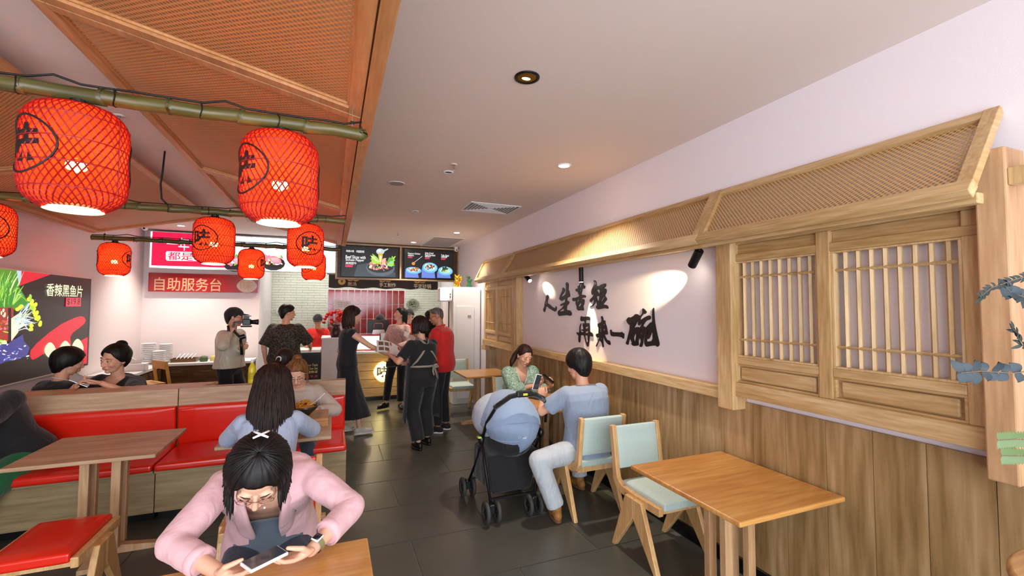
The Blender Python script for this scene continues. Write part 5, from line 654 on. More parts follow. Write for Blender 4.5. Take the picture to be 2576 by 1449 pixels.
obj('raised_arm',MB().tube([(.05,0,.09),(.07,-.01,.14),(.068,-.015,.19)],[.02,.018,.02],10),'gold',t,smooth=True); obj('coin',MB().cyl((0,-.05,.07),(0,-.056,.07),.025,n=18),'gold',t); V,Fs=fit_text('福',(-.016,.055),(.016,.088)); obj('lettering',MB().add([(v[0],-.0575,v[1]) for v in V],Fs),'leaf_red',t)
t=thing('jade_vase','dark green jade vase with sprigs beside the lucky cat','vase',(2.3,7.72,2.06)); obj('vase',MB().lathe([(0,0),(.045,0),(.05,.03),(.03,.07),(.035,.1),(.055,.14),(.05,.145),(0,.1)],n=18),'jade',t,smooth=True)
for k in range(7): a=k*.9; obj('sprig',MB().tube([(0,0,.12),(.03*math.cos(a)-.02,.03*math.sin(a),.19),(.06*math.cos(a)-.05,.05*math.sin(a),.2+.01*(k%3))],[.003,.008,.002],6),'leaf_green',t)
# thermostat on kitchen brick wall
t=thing('thermostat','small white square thermostat on the pale brick wall','thermostat',(-1.05,10.85,1.6)); obj('plate',MB().box(-.07,.07,-.03,0,-.06,.06),'white_matt',t,bevel=.008); obj('display',MB().box(-.035,.035,-.034,-.03,-.03,.02),'dark_reflector',t)
mat('plaque','#8f937d',.5)
t=thing('wall_plaque','olive lozenge plaque on the pale brick wall','plaque',(1.81,10.8,1.775)); obj('plate',MB().prism([(.155*math.copysign(abs(math.cos(a))**1.3,math.cos(a)),.135*math.copysign(abs(math.sin(a))**1.3,math.sin(a))) for a in [2*PI*k/28 for k in range(28)]],(0,0,0),(1,0,0),(0,0,1),(0,1,0),0,.03),'plaque',t,bevel=.01)
V,Fs=fit_text('味',(-.09,-.075),(.09,.075),.02); obj('lettering',MB().add([(v[0],-.002,v[1]) for v in V],Fs),mat('dark_olive','#4f5142',.6),t)
area('kitchen_light',(.6,10.1,2.9),(0,0,0),3,.5,14,(.95,1,.92))
# ---------------------------------------------------------------- signs
PM={}
def pm(k,c,e=0):
    if e: glow('p_'+k+str(e),c,e,'#101010')
    else: mat('p_'+k,c,.45)
    PM[(k,e)]='p_'+k+(str(e) if e else '')
CC=dict(red='#d8132e',crimson='#d01040',red2='#e2304a',red3='#d8435c',ltblue='#a8cde8',green='#3c8a2a',green2='#5fae35',lime='#a6d846',pale='#d9f0a0',meat='#a8302a',meat2='#c8603c',rose='#e07a8a',rose2='#eab0a4',brown='#8a4a20',cream='#f1e3c0',cream2='#fdf6c8',black='#161010',white='#ffffff',yellow='#e3ee35',indigo='#40408a',blue='#6a8ad8',lav='#b9b8ea',violet='#6a50a8',glow='#eef0c0',gold='#c8b060',skyl='#dcefff',bowl='#2a2420',dark='#1c1414',bowl2='#5a6068',dkgrey='#38444a',teal='#8fd0c8',steel='#c0cad0',amber='#d8b030',maroon='#7a1020',maroon2='#8a3a2a',napkin='#6a86d8',plate='#6ec0ea',plate2='#a8d8ee',orange='#e08a3c',dkgreen='#2a4030',tan='#c9a680',pearl='#c9b7ae',gold2='#c99a35',brownb='#3f3230')
def pal(e): 
    d={}
    for k,c in CC.items(): pm(k,c,e); d[k]=PM[(k,e)]
    return d
def sign_box(name,label,cat,kind,c,side,a0,a1,b0,b1,dep,mface,mframe,items,e,fr=.02):
    """flat sign: shallow casing + face + printed layers, on plane kind=c"""
    loc=(c,(a0+a1)/2,(b0+b1)/2) if kind=='X' else ((a0+a1)/2,c,(b0+b1)/2)
    t=thing(name,label,cat,loc); fn=plane_fn(kind,c,side)
    def slab(n,A0,A1,B0,B1,d0,d1,m,bv=0):
        p=[fn(a,b,d) for d in (d0,d1) for b in (B0,B1) for a in (A0,A1)]
        obj(n,MB().add(p,[(0,2,3,1),(4,5,7,6),(0,1,5,4),(2,6,7,3),(0,4,6,2),(1,3,7,5)]),m,t,world=True,bevel=bv)
    slab('casing',a0-fr,a1+fr,b0-fr,b1+fr,-dep,-.004,mframe); slab('face',a0,a1,b0,b1,-.004,0,mface)
    for q in ((a0-fr,a1+fr,b1,b1+fr),(a0-fr,a1+fr,b0-fr,b0),(a0-fr,a0,b0,b1),(a1,a1+fr,b0,b1)): slab('frame_strip',*q,-.004,.006,mframe)
    prints(t,fn,items,pal(e)); return t
glow('face_black','#1a1414',.4,'#0a0a0a'); glow('face_lb','#d8ecff',.75,'#ffffff')
def clip(items,a0,a1,b0,b1):
    out=[]
    cl=lambda p:(min(max(p[0],a0),a1),min(max(p[1],b0),b1))
    for it in items:
        if it[0]=='T': out.append(it)
        elif it[1]=='E':
            if it[0] and a0+.02<it[2]<a1-.02 and b0+.02<it[3]<b1-.02: out.append(it)
        elif it[1]=='B': out.append((it[0],'B',[cl(p) for p in it[2]],it[3]))
        else: out.append((it[0],[cl(p) for p in it[1]]))
    return out
sign_box('food_poster','backlit black and red fish-dish poster on the left wall','poster','X',-2.865,1,5.3,7.28,.95,2.045,.06,'face_black','white_gloss',clip(POSTER,5.3,7.28,.95,2.045),.45,.012)
sign_box('lightbox','long backlit red and white menu lightbox above the self-service sign','sign','Y',8.96,-1,-2.79,.04,2.34,2.93,.15,'face_lb','white_gloss',clip(LIGHTBOX,-2.79,.04,2.34,2.93),.6,.012)
sign_box('self_service_sign','glossy red self-service sign with cream characters under the lightbox','sign','Y',9.08,-1,-2.83,-1.25,1.95,2.255,.06,'red_sign','red_sign',SELF,0,.004)
for nme,lb,it,r_ in (('menu_screen','left menu screen showing a beef soup pot',MENU1,(.16,1.195,2.305,2.9)),('menu_screen','right menu screen showing three blue plates',MENU2,(1.37,2.385,2.31,2.9))):
    sign_box(nme,lb,'screen','Y',9.262,-1,*r_,.04,'face_black','black_plastic',clip(it,*r_),.45,.008)
t=thing('screen_surround','brown timber box frame holding both menu screens','frame',(1.28,9.3,2.59)); 
for q in ((-1.235,1.235,.33,.36),(-1.235,1.235,-.345,-.32),(-1.235,-1.2,-.32,.33),(1.2,1.235,-.32,.33),(-.015,.015,-.32,.33)): obj('frame_board',MB().box(q[0],q[1],-.11,.1,q[2],q[3]),'bench_wood',t,bevel=.003)
obj('back_board',MB().box(-1.235,1.235,.1,.12,-.345,.36),'dark_wood',t)
t=thing('cloth_banner','dark brown cloth banner with gold lettering hanging below the menu screens','banner',(1.0,9.5,2.2)); mat('banner_cloth','#3f3433',.85)
mb=MB(); n=40
for i in range(n+1):
    x=-1.07+2.19*i/n; 
    for z in (-.115-.012*math.sin(i*.7),.14): mb.v.append(Vector((x,.012*math.sin(i*1.1),z)))
for i in range(n): mb.f.append((2*i,2*i+2,2*i+3,2*i+1))
obj('cloth',mb,'banner_cloth',t,smooth=True); obj('rod',MB().cyl((-1.1,.02,.15),(1.15,.02,.15),.008,n=8),'black_metal',t); obj('hanger',MB().cyl((-1.0,.02,.15),(-1.0,.02,.774),.003,n=6),'steel',t); obj('hanger',MB().cyl((1.05,.02,.15),(1.05,.02,.774),.003,n=6),'steel',t); prints(t,plane_fn('Y',9.485,-1),BANNER,pal(0))
# ---------------------------------------------------------------- bamboo poles and lanterns
wood('bamboo','#3c3a1c','#5c5429','#766d38','X',4,rough=.35); mat('bamboo_node','#3a3a1c',.5); mat('cable','#0c0a0a',.5)
def shade_mat():
    m,N,L,b=_new('lantern_paper'); out=N['Material Output']; N.remove(b)
    tl=N.new('ShaderNodeBsdfTranslucent'); tl.inputs[0].default_value=(1,.042,.006,1); df=N.new('ShaderNodeBsdfDiffuse'); df.inputs[0].default_value=(.75,.03,.012,1)
    tr=N.new('ShaderNodeBsdfTransparent'); tr.inputs[0].default_value=(1,.55,.28,1); em=N.new('ShaderNodeEmission'); em.inputs[0].default_value=(1,.035,.008,1); em.inputs[1].default_value=.12
    a=N.new('ShaderNodeMixShader'); a.inputs[0].default_value=.3; L.new(tl.outputs[0],a.inputs[1]); L.new(df.outputs[0],a.inputs[2])
    c=N.new('ShaderNodeMixShader'); c.inputs[0].default_value=.16; L.new(a.outputs[0],c.inputs[1]); L.new(tr.outputs[0],c.inputs[2])
    d=N.new('ShaderNodeAddShader'); L.new(c.outputs[0],d.inputs[0]); L.new(em.outputs[0],d.inputs[1]); L.new(d.outputs[0],out.inputs[0])
shade_mat(); mat('lantern_cane','#8e0504',.5); MT['lantern_cane'].node_tree.nodes['Principled BSDF'].inputs['Emission Color'].default_value=(.6,.005,.003,1); MT['lantern_cane'].node_tree.nodes['Principled BSDF'].inputs['Emission Strength'].default_value=.02
glow('liner','#fff3b8',1.0,'#ffffff'); glow('lantern_bulb','#fff2c0',25,'#ffffff'); mat('lantern_ink','#1c0a08',.6)
LR,LH=.158,.405
PROF=[(.088,0),(.118,-.012),(.142,-.034),(.155,-.066),(LR,-.10),(LR,-.16),(LR,-.22),(LR,-.28),(LR,-.315),(.154,-.345),(.138,-.372),(.112,-.392),(.09,-LH)]
def prof_r(z):
    for (r0,z0),(r1,z1) in zip(PROF,PROF[1:]):
        if z1<=z<=z0: return r0+(r1-r0)*((z0-z)/(z0-z1) if z0!=z1 else 0)
    return PROF[-1][0]
def lat_mesh():
    mb=MB(); n=40; seg=18
    # equal arc-length stations
    P=[Vector((r,0,z)) for r,z in PROF]; Ls=[0]
    for a,b in zip(P,P[1:]): Ls.append(Ls[-1]+(b-a).length)
    st=[]
    for k in range(seg+1):
        l=Ls[-1]*k/seg
        for i in range(len(P)-1):
            if Ls[i]<=l<=Ls[i+1]+1e-9: t=(l-Ls[i])/(Ls[i+1]-Ls[i]); st.append(P[i].lerp(P[i+1],t)); break
    for s in (-1,1):
        for j in range(n):
            A=2*PI*j/n; pts=[]
            for k,p in enumerate(st): a=A+s*1.75*k/seg; pts.append(((p.x+.0035)*math.cos(a),(p.x+.0035)*math.sin(a),p.z))
            mb.tube(pts,.0027,4,caps=False)
    return mb.mesh('lattice')
lat_me=lat_mesh()
def cyl_text(s,w,z0,z1,phi,rr):
    V,Fs=fit_text(s,(-w/2,z0),(w/2,z1),.035); return [Vector((rr*math.cos(phi+v[0]/rr),rr*math.sin(phi+v[0]/rr),v[1])) for v in V],Fs
def make_lantern(loc,label):
    t=thing('lantern',label,'lantern',loc,0,'red woven bamboo lanterns')
    obj('shade',MB().lathe(PROF,n=48),'lantern_paper',t,smooth=True)
    tag(link('lattice',lat_me,'lantern_cane',t),kind='stuff')
    for z in (-.066,-.16,-.25,-.345): r=prof_r(z)+.005; obj('hoop',MB().tube([(r*math.cos(a),r*math.sin(a),z) for a in [2*PI*k/40 for k in range(41)]],.0028,5,caps=False),'lantern_cane',t)
    obj('upright_rib',MB().tube([((r+.006)*math.cos(.35),(r+.006)*math.sin(.35),z) for r,z in PROF],.003,5),'lantern_cane',t)
    obj('top_ring',MB().lathe([(.085,.004),(.092,.004),(.092,-.006),(.06,0),(.04,.018),(.0,.02)],n=32),'lantern_ink',t,smooth=True)
    obj('bottom_liner',MB().lathe([(.092,-LH-.006),(.086,-LH-.008),(.078,-LH+.004),(.07,-LH+.012),(0,-LH+.014)],n=32),'liner',t,smooth=True)
    mb=MB()
    for k in range(5): a=2*PI*k/5; mb.ell((.022*math.cos(a),.022*math.sin(a),-.235+.006*(k%2)),(.014,.014,.02),8,6)
    obj('bulb',mb,'lantern_bulb',t,smooth=True)
    obj('socket',MB().cyl((0,0,.01),(0,0,.034),.03,n=16),'cable',t)
    obj('cord',MB().cyl((0,0,.018),(0,0,-.2),.005,n=6),'cable',t)
    for phi in (-PI/2,PI/2):
        V,Fs=cyl_text('味',.15,-.265,-.12,phi,LR+.007); obj('lettering',MB().add(V,Fs),'lantern_ink',t)
        pts=[]
        for k in range(41):
            a=2*PI*k/40; x=.125*math.copysign(abs(math.cos(a))**1.15,math.cos(a)); z=-.195+.108*math.copysign(abs(math.sin(a))**1.15,math.sin(a)); rr=LR+.006; pts.append((rr*math.cos(phi+x/rr),rr*math.sin(phi+x/rr),z))
        obj('painted_ring',MB().tube(pts,.0045,5,caps=False),'lantern_ink',t)
    return t
Y1,Y2,Y3,ZP=2.136,4.405,6.617,2.5
LN=[(-.90,Y1,-62,'large red lantern at the upper left, biggest of all'),(-.219,Y1,-60,'red lantern second largest, near the right end of the nearest bamboo pole'),
(-2.34,Y2,0,'red lantern cut off by the left edge of the picture'),(-.935,Y2,-35,'red lantern left of centre on the middle bamboo pole'),(-.232,Y2,14,'red lantern right of centre on the middle bamboo pole'),
(-2.4,Y3,70,'small red lantern alone at the left on the farthest bamboo pole'),(-.986,Y3,68,'small red lantern on the farthest pole above the self-service sign'),(-.242,Y3,-40,'small red lantern half hidden at the right of the farthest pole')]
L0=None
for x,y,d,lb in LN:
    a0=math.atan2(-y,-x)+math.radians(d)+PI/2
    if L0 is None: L0=make_lantern((x,y,ZP-.058),lb); L0.rotation_euler=(0,0,a0); L0.scale=(.93,.93,.94); o=L0
    else: o=copy_tree(L0,None,lb,(x,y,ZP-.058),a0)
    point('lantern_light',(x,y,ZP-.26),3.2 if y<3 else 3.6,(1,.62,.3),.03)
random.seed(21)
def pole(x0,x1,y,z,label,r=.028,wires=()):
    t=thing('bamboo_pole',label,'pole',(x0,y,z),0,'bamboo poles carrying the lanterns'); L_=x1-x0; x=0; prev=0
    pts=[];rad=[];nodes=[]
    while x<L_:
        nxt=min(L_,x+random.uniform(.2,.26)); 
        for f_,rr in ((0,1.1),(.06,.98),(.5,.95),(.94,.99),(1,1.1)): pts.append((x+(nxt-x)*f_,0,0.004*math.sin((x+nxt*f_)*3))); rad.append(r*rr)
        nodes.append(nxt); x=nxt+1e-4
    obj('cane',MB().tube(pts,rad,14),'bamboo',t,smooth=True)
    for q in nodes[:-1]: obj('node_ring',MB().cyl((q-.004,0,0.002),(q+.004,0,0.002),r*1.1,n=16),'bamboo_node',t)
    for k in range(int(L_/.28)):
        q=.12+.28*k; obj('tie',MB().tube([(q+.006*math.cos(a*2),(r+.003)*math.cos(a),(r+.003)*math.sin(a)+.003) for a in [2*PI*j/14 for j in range(15)]],.0025,5,caps=False),'cable',t)
    c=[(q*L_/24,.008*math.sin(q*1.7),r+.006+.006*abs(math.sin(q*.9))+(.02 if q%7==3 else 0)) for q in range(25)]
    obj('cable',MB().tube(c,.0045,6),'cable',t,smooth=True)
    return t
pole(-1.75,.112,Y1,ZP,'thick greenish bamboo pole nearest the camera, carrying the two biggest lanterns',.029)
pole(-2.78,.1,Y2,ZP,'middle bamboo pole across the upper left',.028)
pole(-2.62,.098,Y3,ZP,'farthest bamboo pole carrying the three smallest lanterns',.028)
for (x,y,lb) in ((.07,Y1,'thin hanging wire at the right end of the nearest bamboo pole'),(.06,Y2,'thin hanging wire at the right end of the middle bamboo pole'),(-2.5,Y3,'thin hanging wire at the left end of the farthest bamboo pole'),(.06,Y3,'thin hanging wire at the right end of the farthest bamboo pole')):
    t=thing('suspension_wire',lb,'wire',(x,y,ZP+.03)); obj('wire',MB().cyl((0,0,0),(0,0,.11),.0018,n=6),'steel',t); obj('clip',MB().box(-.008,.008,-.005,.005,.012,.024),'black_metal',t)
obj_=tag(obj('power_cable',MB().tube([(-1.27,Y2,ZP+.035),(-1.31,Y2,ZP+.08),(-1.32,Y2,ZP+.2),(-1.31,Y2,ZP+.3),(-1.3,Y2,ZC)],.007,8),'cable',smooth=True),'black cable rising from the middle bamboo pole to the ceiling','cable')
# ---------------------------------------------------------------- people
def skin_mat(n,c,lip='#a8544c'):
    m,N,L,b=_new(n); b.inputs['Roughness'].default_value=.5; b.inputs['Subsurface Weight'].default_value=.0
    a=N.new('ShaderNodeAttribute'); a.attribute_name='tint'; mx=N.new('ShaderNodeMixRGB'); mx.inputs[1].default_value=S(c); mx.inputs[2].default_value=S(lip)
    L.new(a.outputs['Fac'],mx.inputs[0]); L.new(mx.outputs[0],b.inputs['Base Color'])
    t=N.new('ShaderNodeTexNoise'); t.inputs['Scale'].default_value=90; bp=N.new('ShaderNodeBump'); bp.inputs['Strength'].default_value=.06; bp.inputs['Distance'].default_value=.002; L.new(t.outputs[0],bp.inputs['Height']); L.new(bp.outputs[0],b.inputs['Normal'])
skin_mat('skin','#d9a284'); skin_mat('skin_fair','#e2b093'); skin_mat('skin_tan','#b9805f')
def hair_mat(n,c,c2):
    m,N,L,b=_new(n); b.inputs['Roughness'].default_value=.5; b.inputs['Specular IOR Level'].default_value=.3
    t=N.new('ShaderNodeTexCoord'); w=N.new('ShaderNodeTexNoise'); w.inputs['Scale'].default_value=55; mp=N.new('ShaderNodeMapping'); mp.inputs['Scale'].default_value=(1,1,.12); L.new(t.outputs['Object'],mp.inputs[0]); L.new(mp.outputs[0],w.inputs[0])
    r=N.new('ShaderNodeValToRGB'); r.color_ramp.elements[0].position=.35; r.color_ramp.elements[1].position=.7; r.color_ramp.elements[0].color=S(c); r.color_ramp.elements[1].color=S(c2); L.new(w.outputs[0],r.inputs[0]); L.new(r.outputs[0],b.inputs['Base Color'])
    bp=N.new('ShaderNodeBump'); bp.inputs['Strength'].default_value=.5; bp.inputs['Distance'].default_value=.004; L.new(w.outputs[0],bp.inputs['Height']); L.new(bp.outputs[0],b.inputs['Normal'])
hair_mat('hair_black','#080606','#1a1412'); hair_mat('hair_dark','#150c09','#33211a'); hair_mat('hair_brown','#5a361c','#8a5a32'); hair_mat('hair_auburn','#1e0f0b','#40231a'); hair_mat('hair_grey','#4a423c','#7a706a')
mat('eye_white','#e8e4e0',.3); mat('eye_dark','#120b08',.2); mat('lash','#140d0b',.6)
def remesh(mb,vox,smooth=3):
    me=mb.mesh('tmp'); o=bpy.data.objects.new('tmp',me); TS.collection.objects.link(o)
    r=o.modifiers.new('r','REMESH'); r.mode='VOXEL'; r.voxel_size=vox
    if smooth: q=o.modifiers.new('s','SMOOTH'); q.factor=.5; q.iterations=smooth
    res=baked(o)
    bpy.data.objects.remove(o); bpy.data.meshes.remove(me)
    V=[v.co.copy() for v in res.vertices]; Fs=[tuple(f.vertices) for f in res.polygons]; bpy.data.meshes.remove(res); return V,Fs
def caps(mb,p,q,r0,r1,n=14):
    mb.tube([p,q],[r0,r1],n); mb.ell(p,r0,n,10); mb.ell(q,r1,n,10)
def ik(a,c,l1,l2,hint):
    d=c-a; D=d.length
    k=max(1.0,D/(l1+l2)*1.002); l1*=k; l2*=k; u=d.normalized()
    x=(l1*l1-l2*l2+D*D)/(2*D); h=math.sqrt(max(0,l1*l1-x*x)); hv=hint-u*hint.dot(u)
    if hv.length<1e-5: hv=Vector((0,0,-1))
    return a+u*x+hv.normalized()*h
def frameM(R,F,U): return Matrix((R,F,U)).transposed()
def hand_geo(mb,W,D,Np,Sd,s=1,curl=(.5,.6,.4),thumb=.5,spread=.1):
    """W wrist, D towards the fingers, Np out of the palm, Sd towards the thumb"""
    D=D.normalized(); Np=(Np-D*Np.dot(D)).normalized(); Sd_=D.cross(Np); Sd=Sd_ if Sd_.dot(Sd)>0 else -Sd_
    M=frameM(Sd,Np,D)
    mb.ell(W+D*.048*s,(.041*s,.015*s,.054*s),14,10,M); mb.ell(W+D*.03*s+Sd*.022*s+Np*.006*s,(.019*s,.016*s,.034*s),12,8,M); mb.ell(W+D*.005*s,(.025*s,.018*s,.03*s),12,8,M)
    for k,(o,l) in enumerate(((.029,.074),(.010,.082),(-.009,.076),(-.028,.060))):
        p=W+D*(.082-.006*abs(k-1))*s+Sd*o*s; ang=0; dirn=(D+Sd*spread*(1.2-k)*.6).normalized()
        ax=dirn; r=.0088*s*(1 if k<3 else .88); cur=p; a=0
        for j,(fr,c) in enumerate(zip((.46,.3,.24),curl)):
            a+=c*(1+.07*k); d=dirn*math.cos(a)+Np*math.sin(a); nx=cur+d*l*fr*s
            caps(mb,cur,nx,r*(1-.09*j),r*(1-.09*(j+1)),9); cur=nx
    t0=W+D*.022*s+Sd*.03*s+Np*.006*s; d1=(Sd*(.75-.35*thumb)+D*.75+Np*.75*thumb).normalized(); t1=t0+d1*.036*s; d2=(D*.95+Sd*(.25-.5*thumb)+Np*.45*thumb).normalized(); t2=t1+d2*.03*s; t3=t2+(d2-Sd*.25*thumb).normalized()*.022*s
    caps(mb,t0,t1,.0125*s,.0105*s,9); caps(mb,t1,t2,.0102*s,.0092*s,9); caps(mb,t2,t3,.0092*s,.0075*s,9)
def head_geo(M,c,s,fem):
    mb=MB(); P=lambda x,y,z: c+M@Vector((x,y,z))*s
    E=lambda x,y,z,r: mb.ell(P(x,y,z),tuple(q*s for q in r),18,14,M)
    E(0,-.014,.03,(.074,.092,.083)); E(0,.018,-.02,(.062,.066,.078)); jw=.048 if fem else .054; E(0,.022,-.066,(jw,.05,.042)); E(0,.055,-.09,(.022,.022,.018))
    for q in (-1,1):
        E(q*.034,.052,-.022,(.026,.028,.028)); E(q*.03,.073,.024,(.024,.012,.008)); E(q*.031,.071,.004,(.016,.012,.0095)); E(q*.0745,-.006,-.004,(.009,.017,.029)); E(q*.079,-.01,.006,(.006,.012,.016)); E(q*.0105,.09,-.034,(.0085,.009,.0075))
    caps(mb,P(0,.079,.012),P(0,.1,-.026),.0078*s,.0105*s,10); E(0,.101,-.03,(.0095,.009,.009))
    E(0,.083,-.0545,(.021,.011,.006)); E(0,.083,-.063,(.018,.0115,.0068)); E(0,.078,-.058,(.028,.012,.014))
    return mb,P
def shade_verts(me,P,s,fem):
    at=me.attributes.new('tint','FLOAT','POINT'); lp=P(0,.09,-.0585); la=P(1,0,0)-P(0,0,0); up=(P(0,0,1)-P(0,0,0)).normalized(); la.normalize()
    vals=[]
    for v in me.vertices:
        d=v.co-lp; x,z=abs(d.dot(la)),abs(d.dot(up)); t=0
        if d.length<.04*s:
            e=(x/(.0235*s))**2+(z/(.0105*s))**2; t=max(0,min(1,(1.35-e)/.5))*(.75 if fem else .45)
        if t==0:
            for q in (-1,1):
                dd=(v.co-P(q*.042,.062,-.024)).length/s
                if dd<.034: t=max(t,.16*(1-dd/.034))
        vals.append(t)
    at.data.foreach_set('value',vals)
def hair_shell(P,M,s,style,thick=.012,hl=None,n=80,m=40):
    """deformed cranium shell; sinks below the skin where the face is open"""
    mb=MB(); C0=(0,-.014,.03); R0=(.074,.092,.083)
    zb,zs,zf=hl or (-.62,-.3,.42); zb=min(zb,-.86)
    def lim(az):  # az 0 front..pi back
        pts=[(0,zf),(.5,zf-.03),(.85,(zf+zs)/2),(1.25,zs),(1.75,zs-.12),(2.4,zb),(PI,zb-.04)]
        for (a,u),(b,w) in zip(pts,pts[1:]):
            if a<=az<=b: return u+(w-u)*(az-a)/(b-a)
        return zb
    def pt(x,y,z):
        az=abs(math.atan2(x,y)); L_=lim(az); k=(z-L_)/.09; k=max(0,min(1,k)); k=k*k*(3-2*k); rr=.86+(.14*k)
        th=thick*k*(1+.25*max(0,z))*(1+.10*noise.noise(Vector((x,y,z))*3.1))+.0028*k*noise.noise(Vector((math.atan2(x,y)*7,z*1.5,3)))
        zz=z*(1+.5*max(0,min(1,-y*1.4+.1))*(1 if z<0 else 0)); q=Vector((x*(R0[0]*rr+th)+C0[0],y*(R0[1]*rr+th)*(1-.12*max(0,-z)*(y<0))+C0[1],zz*(R0[2]*rr+th)+C0[2])); return P(*q)
    o=0; mb.v.append(pt(0,0,1))
    for i in range(1,m):
        t=PI*i/m
        for j in range(n): a=2*PI*j/n; mb.v.append(pt(math.sin(t)*math.sin(a),math.sin(t)*math.cos(a),math.cos(t)))
    mb.v.append(pt(0,0,-1)); e=len(mb.v)-1
    for j in range(n): mb.f.append((0,1+j,1+(j+1)%n)); mb.f.append((e,e-n+(j+1)%n,e-n+j))
    for i in range(m-2):
        for j in range(n): a=1+i*n+j; b=1+i*n+(j+1)%n; mb.f.append((a,a+n,b+n,b))
    return mb
def locks(mb,P,s,n,az0,az1,length,thick,fall=Vector((0,0,-1)),root=(0,-.02,.12),w=.0085,flare=.02,off=.0,seed=1,back=0,sides=6,taper=.35):
    """strands laid over the crown then falling"""
    R_=random.Random(seed)
    for k in range(n):
        az=az0+(az1-az0)*(k+R_.uniform(-.4,.4)+.5)/n
        for sg in ((-1,1) if az0>=0 and az1<=PI else (1,)):
            th=thick+R_.uniform(0,.006); x,y=math.sin(az)*sg,math.cos(az); pts=[]; rd=[]
            for e in (1.53,1.28,.95,.6,.25,-.1):
                q=Vector((x*math.cos(e)*(.074+th),y*math.cos(e)*(.092+th)-.014,math.sin(e)*(.083+th)+.03)); pts.append(P(*q)); 
            out=(P(x,y,0)-P(0,0,0)).normalized(); L_=length*R_.uniform(.78,1.06); cur=pts[-1]
            ns=7; jit=Vector((R_.uniform(-1,1),R_.uniform(-1,1),0))*.012
            for i in range(1,ns+1):
                t=i/ns; d=fall*(L_/ns)+out*(flare*math.cos(t*2.6)/ns)+jit*(t/ns); cur=cur+d; pts.append(cur)
            N_=len(pts)
            for i in range(N_): t=i/(N_-1); rd.append(w*s*(.5+.5*math.sin(PI*min(1,t*1.6)*.5+.3))*(1 if t<.75 else 1-(1-taper)*(t-.75)/.25)*R_.choice((1,1.15,.85)))
            mb.tube(pts,rd,sides,flat=1.5)
def loft(mb,rings,n=26,p=2.3):
    o=len(mb.v)
    for (c,R,F,a,b) in rings:
        for j in range(n):
            t=2*PI*j/n; ct,st=math.cos(t),math.sin(t); mb.v.append(c+R*(a*math.copysign(abs(ct)**(2/p),ct))+F*(b*math.copysign(abs(st)**(2/p),st)))
    for i in range(len(rings)-1):
        for j in range(n): a=o+i*n+j; b=o+i*n+(j+1)%n; mb.f.append((a,b,b+n,a+n))
    mb.f.append(tuple(o+j for j in range(n))[::-1]); e=o+(len(rings)-1)*n; mb.f.append(tuple(e+j for j in range(n)))
def edge_smooth(bm,it=14):
    """evens out the staircase left along a cut neckline or front"""
    be=[e for e in bm.edges if e.is_boundary]; nb={}
    for e in be:
        a,b=e.verts; nb.setdefault(a,[]).append(b); nb.setdefault(b,[]).append(a)
    for _ in range(it):
        new={v:(v.co+sum((q.co for q in n),Vector()))/(len(n)+1) for v,n in nb.items()}
        for v,c in new.items(): v.co=c
class Person: pass
